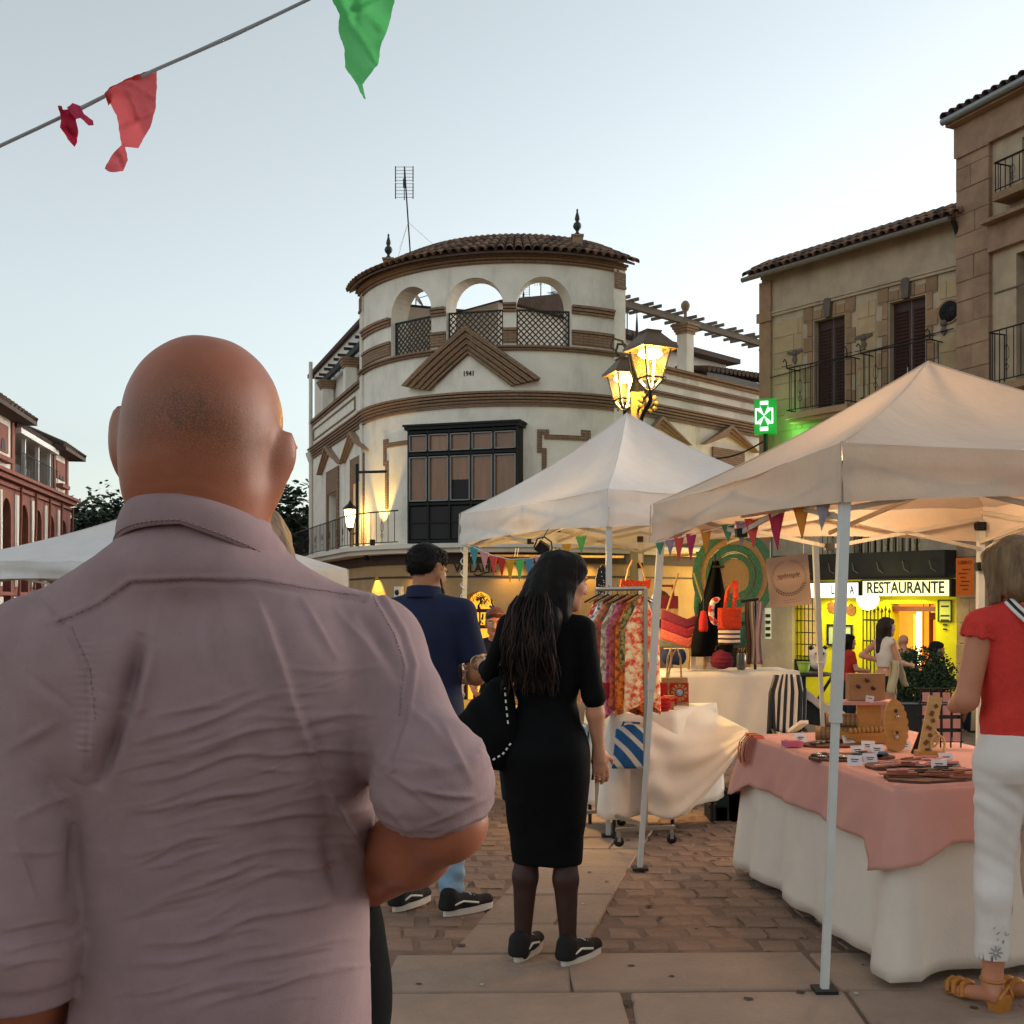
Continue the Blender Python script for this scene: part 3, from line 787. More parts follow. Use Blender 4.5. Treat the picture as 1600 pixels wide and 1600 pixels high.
# --- lattice in the arches: each slat a piece
b = MB(); b.box((0, 0, 0), (.026, .014, 1.0)); me_sl = mesh_only(b, 'slat', m_darkwood)
for (a, c) in al:
 u0, u1 = a+.03, c-.03; z0, z1 = 7.27, 8.06; n_, tt = ARC.frame((a+c)/2)[1], ARC.frame((a+c)/2)[0]
 q0 = ARC.pt(u0, 0, -.15); q1 = ARC.pt(u1, 0, -.15); PL = Plane_((q0.x, q0.y), (q1.x, q1.y)); Wd = PL.L; H = z1-z0
 b = MB()
 for (x0, x1, y0, y1) in ((0, Wd, z0-.03, z0), (0, Wd, z1, z1+.03), (-.03, 0, z0-.03, z1+.03), (Wd, Wd+.03, z0-.03, z1+.03)): fbox(b, PL, x0, x1, y0, y1, -.025, .025)
 lt = b.build('lattice', m_darkwood, CB)
 st = .135
 for s in (1, -1):
  k = -H
  while k < Wd:
   # line x = k + t (s=1) for z from z0; clipped to the frame
   xs0, xs1 = max(k, 0), min(k+H, Wd)
   if xs1-xs0 > .05:
    zz0, zz1 = z0+(xs0-k), z0+(xs1-k)
    if s < 0: zz0, zz1 = z1-(xs0-k), z1-(xs1-k)
    A = PL.pt(xs0, zz0, .008*s); B = PL.pt(xs1, zz1, .008*s); L_ = (B-A).length; d = (B-A)/L_
    x = d.cross(PL.n); M = frameM((A+B)/2, x, PL.n, d*L_)
    inst('slat', me_sl, M, lt)
   k += st
# --- tiled roof of the loggia
b = MB(); n = 48
zr0, zr1 = 9.3, 10.03
for i in range(n):
 for (o0, za_, o1, zb_) in ((.3, zr0, -1.1, zr1), (-1.1, zr1, -2.2, zr0+.1)):
  a, c = -ARC.L-.06+(2*ARC.L+.12)*i/n, -ARC.L-.06+(2*ARC.L+.12)*(i+1)/n
  b.hexa([ARC.pt(a, za_-.05, o0), ARC.pt(c, za_-.05, o0), ARC.pt(c, zb_-.05, o1), ARC.pt(a, zb_-.05, o1), ARC.pt(a, za_, o0), ARC.pt(c, za_, o0), ARC.pt(c, zb_, o1), ARC.pt(a, zb_, o1)])
RF = b.build('roof', m_tile_dk, CB)
b = MB(); fbox(b, ARC, -ARC.L, ARC.L, 9.281, 9.42, -.45, -.002); b.build('wall_plate', m_plaster, CB)
nt_ = 42; du = (2*ARC.L+.12)/nt_
slp = Vector((0, 0, zr1-zr0)); 
for i in range(nt_+1):
 u = -ARC.L-.06+du*i; t, nrm = ARC.frame(u)
 up = (-nrm*1.4+Vector((0, 0, zr1-zr0))).normalized(); nn = t.cross(up).normalized(); nn = nn if nn.z > 0 else -nn
 for j in range(5):
  base = ARC.pt(u, zr0, .35)+up*(.33*j)+nn*(.004+.004*(j % 2))
  tx = up.cross(nn)
  inst('roof_tile', me_tile if (i*7+j*3) % 5 else me_tiled, frameM(base, tx*(1-.12*j/4), up, nn), RF)
b = MB()
for i in range(40): # ridge caps
 a = -ARC.L-.1+(2*ARC.L+.2)*i/40; c = -ARC.L-.1+(2*ARC.L+.2)*(i+1)/40+.03
 b.tube([ARC.pt(a, zr1+.0, -1.1), ARC.pt(c, zr1+.0, -1.1)], [.1, .085], 8)
tag(b.build('ridge_tiles', m_tile, RF), kind='stuff')
# --- finials
def finial(px, py_base, u, name='finial'):
 q = ARC.pt(u, 0, -.55); z = 9.74
 b = MB(); b.box((q.x, q.y, z+.1), (.24, .24, .26)); b.box((q.x, q.y, z+.24), (.29, .29, .04))
 f = b.build(name, m_brickpl, CB)
 b = MB(); b.lathe([(r_*.62, z_*.62) for r_, z_ in [(.15, 0), (.13, .06), (.05, .14), (.07, .2), (.15, .3), (.165, .38), (.13, .47), (.06, .53), (.08, .58), (.1, .63), (.085, .72), (.05, .84), (.03, .92), (.045, .96), (.03, 1.0), (.005, 1.03)]], (q.x, q.y, z+.255), 12)
 b.build('urn', mat('finial_green_black', S('#2a2f2e'), .5, .2), f)
finial(607, 400, u_of(ARC, 607, -.55)); finial(902, 375, u_of(ARC, 902, -.55))
# --- terraces: left pergola, setback volumes
def pergola(F, u0, u1, o, zb_, posts, m, nr, dx=.55, skew=0.):
 b = MB()
 fbox(b, F, u0, u1, zb_, zb_+.16, o-.06, o+.06); p = b.build('pergola', m, CB)
 rb = MB(); rb.box((0, 0, 0), (.05, 1.0, .075)); me = mesh_only(rb, 'rafter', m)
 for i in range(nr):
  u = u0+.15+(u1-u0-.2)*i/(nr-1)+(i % 2)*-.12; q = F.pt(u, zb_+.2, o-.28)
  inst('rafter', me, frameM(q, F.d, F.n, (0, 0, 1)), p)
 return p
def post(F, u, o, z0, z1, w=.3):
 b = MB(); fbox(b, F, u-w/2, u+w/2, z0, z1-.26, o-w/2, o+w/2)
 p = b.build('terrace_post', m_plaster, CB)
 b = MB()
 for i, e in enumerate((.03, .06, .09, .12)): fbox(b, F, u-w/2-e, u+w/2+e, z1-.26+.065*i, z1-.26+.065*i+.06, o-w/2-e, o+w/2+e)
 b.build('post_capital', m_brickpl, p)
pergola(LW, .6, Lr+.1, -.2, 8.1, None, m_darkwood, 10)
post(LW, u_of(LW, 500), -.2, 7.05, 8.1); post(LW, u_of(LW, 535), -.2, 7.05, 8.1)
pergola(RW, .05, 9.5, -.2, 8.42, None, m_greywood, 22)
post(RW, u_of(RW, 1081), -.2, pz, 8.42); post(RW, 8.6, -.2, pz, 8.42)
q = RW.pt(u_of(RW, 1081), 8.9, -.2); b = MB(); b.lathe([(.04, -.30), (.04, -.16), (.08, -.12), (.115, -.03), (.11, .04), (.06, .11), (.01, .13)], q, 12); b.build('ball_finial', m_brickpl, CB)
# set-back penthouse volumes with their own roofs
b = MB(); S1 = LW.setback(-.45); fbox(b, S1, -2.0, Lr+.3, 6.5, 8.95, -3, 0); S2 = RW.setback(-3.0); fbox(b, S2, -1.2, 2.9, 6.5, 8.8, -4, 0); fbox(b, S2, 3.6, 9, 6.5, 8.8, -3, -.3)
b.build('penthouse_wall', m_plaster2, CB)
b = MB()
fbox(b, S1, -2.7, Lr+.1, 8.951, 9.07, -3.2, .12); fbox(b, S2, 3.4, 9.2, 8.8, 8.95, -3, .1)
b.hexa([S2.pt(-1.3, 8.8, .2), S2.pt(3.0, 8.8, .2), S2.pt(3.0, 8.8, -4), S2.pt(-1.3, 8.8, -4), S2.pt(.8, 9.35, .2), S2.pt(.9, 9.35, .2), S2.pt(.9, 9.35, -4), S2.pt(.8, 9.35, -4)])
for i in range(16): # tiles at the eave of the left volume
 u = .0+.6*i
b.build('penthouse_roof', m_tile_dk, CB)
b = MB(); A_ = RW.pt(4.4, pz, -.8); fbox(b, RW, 4.3, 9.5, pz-.1, pz+.42, -1.6, -.7); b.build('terrace_shed', m_dark, CB)
b = MB()
for i in range(26): b.tube([RW.pt(4.3+.2*i, pz+.46+.012*i, -.6), RW.pt(4.3+.2*i, pz+.62+.012*i, -1.7)], .09, 5)
tag(b.build('shed_tiles', m_tile_dk, CB), kind='stuff')
b = MB(); q0, q1 = P(1104, 717, 27), P(1193, 690, 25.6); b.tube([q0.lerp(q1, i/10)-Vector((0, 0, .12*math.sin(math.pi*i/10))) for i in range(11)], .022, 5); b.build('cable', m_iron, CB)
# house seen through the arches
b = MB(); H0 = Plane_((-2.9, 33.2), (1.2, 32.0)); fbox(b, H0, 0, 3.0, 6.5, 9.6, -3, 0); b.build('attic_wall', m_plaster2, CB)
b = MB()
b.hexa([H0.pt(-.3, 9.55, .3), H0.pt(3.2, 9.95, .3), H0.pt(3.2, 9.95, -3), H0.pt(-.3, 9.55, -3), H0.pt(-.3, 9.68, .3), H0.pt(3.2, 10.08, .3), H0.pt(3.2, 10.08, -3), H0.pt(-.3, 9.68, -3)])
b.hexa([H0.pt(2.9, 9.9, .6), H0.pt(5.3, 9.0, .6), H0.pt(5.3, 9.0, -3), H0.pt(2.9, 9.9, -3), H0.pt(2.9, 10.0, .6), H0.pt(5.3, 9.1, .6), H0.pt(5.3, 9.1, -3), H0.pt(2.9, 10.0, -3)])
fbox(b, H0, 3.0, 5.3, 6.6, 9.0, -3, 0)
b.build('attic_roof', m_tile, CB)
# drain pipe on the far left edge, flag arm
b = MB(); q = LW.pt(.22, 0, .07); b.tube([(q.x, q.y, -.9), (q.x, q.y, 6.0), (q.x, q.y, 8.9)], .06, 8)
b.lathe([(.07, 0), (.16, .25), (.16, .3)], (q.x, q.y, 5.75), 8)
b.build('drain_pipe', m_plaster2, CB)
b = MB(); u, z = uz(LW, 558, 738, .5); q = LW.pt(u, 0, .5); b.tube([(q.x, q.y, Zs1), (q.x, q.y, z+.2)], .04, 6); b.tube([(q.x, q.y, z), (q.x+.75, q.y-.6, z-.05)], .035, 6)
b.build('awning_arm', m_iron, CB)
# --- antennas on the roof
def grid_antenna(q, h, s, label, lean=(0, 0)):
 t = thing('tv_antenna', label, 'antenna', q)
 q = Vector(q); top = q+Vector((lean[0], lean[1], h)); b = MB(); b.tube([q, top], .02*s, 6); b.build('mast', m_iron, t)
 b = MB()
 for k in (0, 1):
  z0 = top.z-.42*s*k-.02
  for i in range(5): b.tube([top+Vector((-.22*s, -.05, -.02-.42*s*k-.085*s*i)), top+Vector((.22*s, -.05, -.02-.42*s*k-.085*s*i))], .006*s, 4)
  for sx_ in (-.22, .22): b.tube([top+Vector((sx_*s, -.05, -.0-.42*s*k)), top+Vector((sx_*s, -.06, -.4*s-.42*s*k))], .014*s, 4)
 b.tube([top+Vector((0, -.05, 0)), top+Vector((0, -.05, -.85*s))], .012*s, 4)
 b.build('grid_panel', m_iron, t)
 b = MB(); b.box(top+Vector((0, .03, -.4*s)), (.07*s, .12, .2*s)); b.build('mount', m_iron, t)
 b = MB()
 for dx, dy in ((1.1, .3), (-.5, .8), (-.2, -.9)): b.tube([q+(top-q)*.42, q+Vector((dx, dy, .05))], .004, 4)
 b.build('guy_wire', m_zinc, t); return t
q = ARC.pt(u_of(ARC, 642, -1.1), 9.95, -1.1)
grid_antenna(q, 2.4, 1.0, 'tall grid television antenna standing on the left slope of the curved roof', (-.16, .0))
def yagi(q, h, label, s=1., ang=20):
 t = thing('roof_antenna', label, 'antenna', q); q = Vector(q); top = q+Vector((0, 0, h)); b = MB(); b.tube([q, top], .018, 6); b.build('mast', m_iron, t)
 b = MB(); d = Vector((math.cos(R(ang)), math.sin(R(ang)), 0))*s; p = Vector((-d.y, d.x, 0)); b.tube([top-d*.3, top+d*.45], .01, 4)
 for i in range(7):
  c = top+d*(-.3+.12*i); w = .25-.02*i; b.tube([c-p*w, c+p*w], .007, 4); b.tube([c-Vector((0, 0, w*.7)), c+Vector((0, 0, w*.7))], .007, 4)
 b.build('aerial', m_iron, t)
yagi(P(866, 500, 31.5), .75, 'spiky aerial seen through the rightmost arch near its right edge', .6, 60)
yagi(P(845, 505, 32.5), 1.25, 'thin high aerial seen at the top of the rightmost arch', .6, 15)
grid_antenna(P(818, 482, 31), .65, .75, 'small tilted grid antenna seen through the rightmost arch on its left')
yagi(P(980, 520, 29.5), .65, 'short aerial rising above the terrace just right of the round tower', .5, 70)
t = thing('satellite_dish', 'round white satellite dish on a pole seen through the leftmost arch', 'dish', P(648, 500, 31.5))
q = P(650, 467, 31.5); b = MB(); b.lathe([(.01, 0), (.15, .02), (.28, .08)], q, 16, M=Matrix.Rotation(R(60), 3, 'Y')); b.build('dish', m_plaster2, t, solid=.01)
b = MB(); b.tube([P(648, 520, 31.5), q], .02, 6); b.tube([q, q+Vector((.35, 0, .1)), q+Vector((.45, 0, .12))], .012, 5); b.build('pole', m_zinc, t)
# --- wall lantern on the balcony, and the lights it and the eave spots give
def lantern_small(q):
 t = thing('wall_lantern', 'lit black wall lantern hanging at the balcony rail of the white building', 'lantern', q); q = Vector(q)
 b = MB(); b.lathe([(.0, .5), (.03, .45), (.05, .4), (.17, .3), (.19, .26), (.17, .26)], q, 6); b.lathe([(.1, -.2), (.06, -.24), (.02, -.3), (.0, -.34)], q, 6)
 for i in range(6):
  a = 2*math.pi*i/6; b.tube([q+Vector((.17*math.cos(a), .17*math.sin(a), .26)), q+Vector((.1*math.cos(a), .1*math.sin(a), -.2))], .01, 4)
 b.tube([q+Vector((0, 0, -.3)), q+Vector((0, .3, -.36)), q+Vector((.05, .55, -.3))], .018, 5)
 b.build('frame', m_iron, t)
 b = MB(); b.lathe([(.08, -.19), (.15, .25)], q, 6); b.build('glass', mat('lantern_glass_lit', (1, .9, .6), .3, 0, emit=(1.0, .8, .3), estr=2.2), t)
 return t
qL = P(547, 812, 27.6); lantern_small(qL)
def light(kind, loc, e, col, size=.1, rot=None, spot=None, blend=.4, name='lamp_light'):
 l = bpy.data.lights.new(name, kind); l.energy = e; l.color = col
 if kind == 'AREA': l.size = size
 else: l.shadow_soft_size = size
 if spot: l.spot_size = R(spot); l.spot_blend = blend
 o = bpy.data.objects.new(name, l); COL.objects.link(o); o.location = loc
 if rot is not None: o.rotation_euler = Vector(rot).to_track_quat('-Z', 'Y').to_euler()
 return o
WARM = (1.0, .55, .12)
light('POINT', Vector(qL)+Vector((.05, .0, -.02)), 20, WARM, .17)
# uplight on the wall behind the rail and the eave spots under the slab
u, z = uz(ARC, 600, 850); q = ARC.pt(u, Zs1+.12, .32)
t = thing('uplighter', 'small black uplighter on the balcony floor washing the wall yellow', 'spotlight', q); b = MB(); b.lathe([(.06, -.1), (.07, .03), (.05, .05)], q, 10); b.build('housing', m_iron, t)
light('SPOT', ARC.pt(u, Zs1+.2, .34), 60, (1, .6, .12), .03, rot=(ARC.pt(u, 4.6, 0)-ARC.pt(u, Zs1+.2, .34)), spot=55)
u = u_of(ARC, 590); 
q = ARC.pt(u, Zs0-.02, .3)
t = thing('eave_spotlight', 'small spotlight under the balcony slab lighting the sandy wall below', 'spotlight', q); b = MB(); b.lathe([(.05, .02), (.06, -.1), (.045, -.1)], q, 10); b.build('housing', m_iron, t)
light('SPOT', q+Vector((0, 0, -.12)), 80, (1, .58, .1), .03, rot=(ARC.pt(u, 0.2, .1)-q), spot=62, blend=.3)
for px_ in (660, 800, 920):
 u = u_of(ARC, px_); q = ARC.pt(u, Zs0-.1, .34)
 light('SPOT', q, 16, (1, .6, .15), .05, rot=(ARC.pt(u, 0., .05)-q), spot=110, blend=.9)
light('POINT', RW.pt(2.5, 1.7, 1.3), 26, (1, .72, .18), .2); light('POINT', RW.pt(5.6, 1.7, 1.3), 32, (1, .75, .18), .2)
t = thing('alarm_siren', 'small square alarm box on the sandy wall left of the navy shirt man', 'alarm', ARC.pt(u_of(ARC, 626), 1.62, .05))
b = MB(); u = u_of(ARC, 626); fbox(b, ARC, u-.12, u+.12, 1.5, 1.78, .01, .1); b.build('case', m_plaster2, t); b = MB(); b.lathe([(.07, 0), (.05, .03), (.01, .04)], ARC.pt(u, 1.64, .1), 12, M=Matrix.Rotation(R(90), 3, 'X')); b.build('sounder', m_iron, t)
# ================================================================== stone townhouse with the restaurant
TH = Plane_((5.86, 26.0), (8.9, 22.0)); Lt = TH.L
tzu = lambda px, py, o=0: uz(TH, px, py, o)
HB = thing('stone_townhouse', 'beige stone townhouse with brown shuttered balcony doors above the restaurant', 'building', (7.3, 24, -.9))
ze = tzu(1190, 437)[1]
d1 = (tzu(1272, 500)[0], tzu(1320, 500)[0]); d2 = (tzu(1390, 470)[0], tzu(1446, 470)[0])
zt1 = tzu(1296, 497)[1]; zt2 = tzu(1418, 466)[1]; zt = (zt1+zt2)/2; zf = tzu(1296, 640)[1]
oc = tzu(1483, 487)
z1f = tzu(1380, 905)[1]                      # underside of the first floor above the restaurant
rl, rr_ = tzu(1300, 950)[0], tzu(1492, 950)[0]
dl, dr2 = tzu(1392, 950)[0], tzu(1462, 950)[0]
b = MB()
f1a, f1b = tzu(1335, 850)[0], tzu(1440, 850)[0]
zq0, zq1 = tzu(1390, 880)[1], tzu(1390, 790)[1]
wall(b, TH, 0, Lt, z1f, ze, .4, [(d1[0], d1[1], zf, zt, 0), (d2[0], d2[1], zf, zt, 0), (oc[0]-.2, oc[0]+.2, oc[1], oc[1], 1.0), (f1a, f1b, zq0, zq1, 0)])
# blind lower half of the oculus
b.build('wall', m_stone, HB)
# block work: thin raised stones, each a piece
me_blk = {}
rb = random.Random(5)
def block(F, u0, u1, z0, z1, o, m, parent, nm='stone_block', bev=.012):
 b = MB(); q = []
 for oo, i in ((.001, 0), (o-.008, 0), (o, bev)):
  q += [F.pt(u0+i, z0+i, oo), F.pt(u1-i, z0+i, oo), F.pt(u1-i, z1-i, oo), F.pt(u0+i, z1-i, oo)]
 b.add(q, [(0, 1, 5, 4), (1, 2, 6, 5), (2, 3, 7, 6), (3, 0, 4, 7), (4, 5, 9, 8), (5, 6, 10, 9), (6, 7, 11, 10), (7, 4, 8, 11), (8, 9, 10, 11)])
 return b.build(nm, m, parent)
m_blk = mat('ashlar_block', S('#a8906f'), .9, .14, 3, bump=.3, bscale=40, rnd=.09, dirt=.4)
zs = tzu(1300, 468)[1]-.05
rowsz = []; z = zf-1.4
while z < zs-.3: rowsz.append((z, z+.36)); z += .36
openings = [(d1[0]-.32, d1[1]+.32, zf-.05, zt+.36), (d2[0]-.32, d2[1]+.32, zf-.05, zt+.36), (oc[0]-.25, oc[0]+.25, oc[1]-.3, oc[1]+.26)]
for k, (a, c) in enumerate(rowsz):
 u = .36-(k % 2)*.0
 while u < Lt-.05:
  w = rb.uniform(.5, .72); e = min(u+w, Lt-.03)
  segs = [(u, e)]
  for (x0, x1, y0, y1) in openings:
   if c > y0 and a < y1:
    ns = []
    for s0, s1 in segs:
     if s1 <= x0 or s0 >= x1: ns.append((s0, s1)); continue
     if s0 < x0: ns.append((s0, x0))
     if s1 > x1: ns.append((x1, s1))
    segs = ns
  for s0, s1 in segs:
   if s1-s0 > .08: block(TH, s0+.006, s1-.006, a+.006, c-.006, .018, m_blk, HB)
  u = e
# quoins around the two doors, keystones, ornaments
for (a, c) in (d1, d2):
 z = zf; k = 0
 while z < zt+.02:
  w = .28 if k % 2 == 0 else .17
  block(TH, a-w, a-.03, z+.006, min(z+.34, zt+.02)-.006, .03, m_stone2, HB, 'quoin'); block(TH, c+.03, c+w, z+.006, min(z+.34, zt+.02)-.006, .03, m_stone2, HB, 'quoin'); z += .34; k += 1
 m_ = (a+c)/2
 for x0, x1, hh in ((a-.28, a-.02, .3), (a-.01, m_-.19, .2), (m_-.18, m_-.1, .26), (m_+.1, m_+.18, .26), (m_+.19, c+.01, .2), (c+.02, c+.28, .3)): block(TH, x0, x1, zt+.03, zt+.03+hh, .03, m_stone2, HB, 'voussoir')
 b = MB(); b.prism([(-.07, 0), (.07, 0), (.1, .32), (.06, .42), (-.06, .42), (-.1, .32)], TH.pt(m_, zt+.0, 0), TH.d, (0, 0, 1), TH.n, .1); b.build('keystone', m_key, HB)
 # reveal and shutters
 sh = MB(); fbox(sh, TH, a, m_-.01, zf, zt, -.22, -.16); fbox(sh, TH, m_+.01, c, zf, zt, -.22, -.16)
 s_ = sh.build('shutter', m_shutter, HB)
 b = MB(); fbox(b, TH, 0, (c-a)/2-.14, 0, .035, -.012, .012); me = None
 lb = MB(); lb.box((0, 0, 0), ((c-a)/2-.14, .03, .04), Matrix.Rotation(R(35), 3, 'X')); me = mesh_only(lb, 'louvre', m_shutter)
 for half in (0, 1):
  uu = a+(c-a)*(.25+.5*half)
  for i in range(int((zt-zf-.3)/.075)):
   inst('louvre', me, frameM(TH.pt(uu, zf+.15+.075*i, -.15), TH.d, -TH.n, (0, 0, 1)), s_)
 # balcony
 w0, w1 = a-.42, c+.42
 b = MB(); fbox(b, TH, w0, w1, zf-.16, zf-.03, .02, .5); fbox(b, TH, w0+.05, w1-.05, zf-.24, zf-.16, .02, .42); b.build('balcony_slab', m_stone2, HB)
 rl_ = railing(HB, TH, w0+.03, w1-.03, zf-.02, zf+.98, .46, 11)
 b = MB()
 for uu in (w0+.03, w1-.03):
  for z in (zf+.04, zf+.98): b.tube([TH.pt(uu, z, .46), TH.pt(uu, z, .02)], .014, 5)
  for i in (1, 2): b.tube([TH.pt(uu, zf, .46-.15*i), TH.pt(uu, zf+.98, .46-.15*i)], .009, 5)
  b.tube([TH.pt(uu, zf+.98, .46), TH.pt(uu, zf+1.12, .47), TH.pt(uu-.06, zf+1.2, .46), TH.pt(uu-.1, zf+1.14, .46)], .014, 5)
  b.tube([TH.pt(uu-.14, zf+1.04, .46), TH.pt(uu+.14, zf+1.04, .46)], .01, 5)
 b.build('railing_end', m_iron, rl_)
for px, py in ((1351, 532), (1243, 556), (1476, 510)):
 u, z = tzu(px, py); b = MB(); b.lathe([(.0, -.0), (.06, .01), (.075, .03), (.02, .05)], TH.pt(u, z+.06, .015), 10, M=frameM((0, 0, 0), TH.d, (0, 0, 1), TH.n).to_3x3())
 b.prism([(-.02, 0), (.02, 0), (.07, -.1), (.0, -.2), (-.07, -.1)], TH.pt(u, z, .018), TH.d, (0, 0, 1), TH.n, .03)
 if px < 1400: b.prism([(-.22, .07), (-.05, .02), (.05, .02), (.22, .07), (.2, .12), (0, .09), (-.2, .12)], TH.pt(u, z, .018), TH.d, (0, 0, 1), TH.n, .03)
 b.build('carved_ornament', m_key, HB)
# oculus: full round recess with grille
b = MB(); fr3 = frameM((0, 0, 0), TH.d, (0, 0, 1), TH.n).to_3x3()
b.lathe([(.2, .0), (.22, .03), (.25, .03), (.25, .0)], TH.pt(oc[0], oc[1], .002), 24, M=fr3); b.build('oculus_frame', m_stone2, HB)
b = MB(); b.lathe([(.001, .03), (.21, .03), (.21, 0)], TH.pt(oc[0], oc[1], -.01), 24, M=fr3); oo = b.build('oculus_glass', m_dark, HB)
b = MB(); q = TH.pt(oc[0], oc[1], .03)
for a_ in (0, 90): b.tube([q-(TH.d*math.cos(R(a_))+Vector((0, 0, 1))*math.sin(R(a_)))*.2, q+(TH.d*math.cos(R(a_))+Vector((0, 0, 1))*math.sin(R(a_)))*.2], .008, 4)
for r_ in (.08, .14): b.tube([q+(TH.d*math.cos(2*math.pi*i/16)+Vector((0, 0, 1))*math.sin(2*math.pi*i/16))*r_ for i in range(17)], .007, 4)
b.build('oculus_grille', m_iron, HB)
# string course, corner pilaster, gutter, roof
b = MB(); fbox(b, TH, -.02, Lt, zs, zs+.06, .002, .06); fbox(b, TH, -.02, Lt, zs+.062, zs+.1, .002, .09); b.build('string_course', m_stone, HB)
b = MB(); fbox(b, TH, -.02, .32, z1f, ze-.1, .002, .07); fbox(b, TH, -.06, .36, zs-.1, zs+.12, .071, .12); b.build('corner_pilaster', m_stone2, HB)
b = MB(); b.box(TH.pt(-.05, (ze+z1f)/2, -1.2), (.001, .001, .001)); 
fbox(b, TH, -.03, 0, -.95, ze, -4, -.4); b.build('side_wall', m_stone, HB)
b = MB(); b.hexa([TH.pt(-.2, ze-.02, .34), TH.pt(Lt, ze-.02, .34), TH.pt(Lt, ze+.5, -.62), TH.pt(-.2, ze+.5, -.62), TH.pt(-.2, ze+.05, .34), TH.pt(Lt, ze+.05, .34), TH.pt(Lt, ze+.56, -.6), TH.pt(-.2, ze+.56, -.6)]); b.hexa([TH.pt(-.2, ze+.5, -.63), TH.pt(Lt, ze+.5, -.63), TH.pt(Lt, ze-.4, -3), TH.pt(-.2, ze-.4, -3), TH.pt(-.2, ze+.55, -.63), TH.pt(Lt, ze+.55, -.63), TH.pt(Lt, ze-.35, -3), TH.pt(-.2, ze-.35, -3)])
RF2 = b.build('roof', m_tile_dk, HB)
up = (-TH.n*.96+Vector((0, 0, .51))).normalized(); nn = TH.d.cross(up).normalized(); nn = nn if nn.z > 0 else -nn
for i in range(27):
 for j in range(3):
  q = TH.pt(-.18+.205*i, ze+.06, .37)+up*(.34*j)+nn*(.01*(j % 2))
  inst('roof_tile', me_tile if (i*5+j) % 4 else me_tiled, frameM(q, up.cross(nn), up, nn), RF2)
b = MB(); fbox(b, TH, -.04, Lt, ze+.0, ze+.13, -.2, -.003); b.build('wall_plate', m_stone, HB)
b = MB(); b.tube([TH.pt(-.25, ze-.03, .4), TH.pt(Lt, ze-.03, .4)], .06, 8); b.build('gutter', m_greywood, HB)
b = MB(); b.tube([TH.pt(Lt+.03, ze-.05, .3), TH.pt(Lt+.03, ze-.4, .06), TH.pt(Lt+.03, 2, .06)], .05, 8); b.build('drain_pipe', m_iron, HB)
b = MB(); q = [TH.pt(.3+(Lt-.4)*i/10, zf+.95+.25*i/10, .07) for i in range(11)]; b.tube(q, .012, 4); b.build('cable', m_iron, HB)
# first floor: french window with curtains and its balcony
b = MB(); fbox(b, TH, f1a, f1b, zq0, zq1, -.3, -.25); b.build('window_back', m_dark, HB)
b = MB()
for i in range(9):
 a = f1a+.05+(f1b-f1a-.1)*i/9; b.tube([TH.pt(a+.08, zq0, -.2), TH.pt(a+.08, zq1, -.2)], .06, 6)
b.build('curtain', mat('net_curtain', S('#b9a98a'), .9, .1), HB)
b = MB(); fbox(b, TH, f1a-.6, f1b+.3, zq0-.1, zq0, .02, .5); b.build('balcony_slab', m_stone2, HB)
railing(HB, TH, f1a-.55, f1b+.25, zq0, zq0+.85, .46, 18)
# ---- restaurant front
zt_s = tzu(1415, 903)[1]; zb_s = tzu(1415, 934)[1]
b = MB(); fbox(b, TH, .1, Lt, z1f-.0, z1f+.55, .0, .55); b.build('canopy_fascia', mat('awning_dark', S('#2b2622'), .85, .25, 4), HB)
b = MB()
for i in range(9):
 u = .5+.6*i; 
 if u < Lt: b = MB(); b.tube([TH.pt(u, z1f+.35, .56), TH.pt(u+.08, z1f+.18, .62), TH.pt(u+.15, z1f+.12, .56)], .012, 4); b.build('hook', m_greywood, HB)
m_yel = mat('yellow_wall', S('#cbbd10'), .85, .08, 3, bump=.15, bscale=30)
b = MB()
wall(b, TH, tzu(1200, 950)[0], Lt, -.95, z1f, .3, [(dl, dr2, -.94, tzu(1420, 943)[1], 0), (tzu(1247, 960)[0], tzu(1283, 960)[0], .2, tzu(1265, 940)[1]+.1, 0)])
b.build('restaurant_wall', m_yel, HB)
b = MB(); fbox(b, TH, tzu(1195, 950)[0], tzu(1243, 950)[0], -.95, z1f, .01, .12); b.build('stone_pier', m_stone, HB)
# interior seen through the door
ih = tzu(1420, 943)[1]
b = MB(); fbox(b, TH, dl-.4, dr2+.8, -.94, ih+.3, -1.9, -1.85); fbox(b, TH, dr2+.02, dr2+.1, -.94, ih+.3, -1.85, -.3); fbox(b, TH, dl-.5, dl-.42, -.94, ih+.3, -1.85, -.3)
b.build('restaurant_interior', mat('amber_interior', S('#b0651a'), .7, .35, 3, emit=(1, .33, .02), estr=.22), HB)
b = MB(); fbox(b, TH, dl+.38, dl+.42, -.9, ih, -.9, -.8); fbox(b, TH, dl+.42, dl+.95, 1.05, 1.2, -1.1, -.8); fbox(b, TH, dl, dr2, ih-.16, ih-.06, -.28, -.05); fbox(b, TH, dl+.5, dl+.56, -.9, ih, -1.3, -1.2)
b.build('door_frame', mat('red_brown_joinery', S('#5a1a0c'), .5, .2), HB)
b = MB(); g0 = tzu(1430, 960)
ga_, gb_ = u_of(TH, 1416, -1.5), u_of(TH, 1440, -1.5); gw = (gb_-ga_)/4
fbox(b, TH, ga_, ga_+gw, .2, 1.2, -1.5, -1.45); fbox(b, TH, gb_-gw, gb_, .2, 1.2, -1.5, -1.45); fbox(b, TH, ga_+gw, gb_-gw, .2, 1.15, -1.5, -1.47, 1)
for i in range(6): fbox(b, TH, ga_+.1+.02*i, gb_+.1, .16-.04*i, .2-.04*i, -1.4+.03*i, -1.36+.03*i)
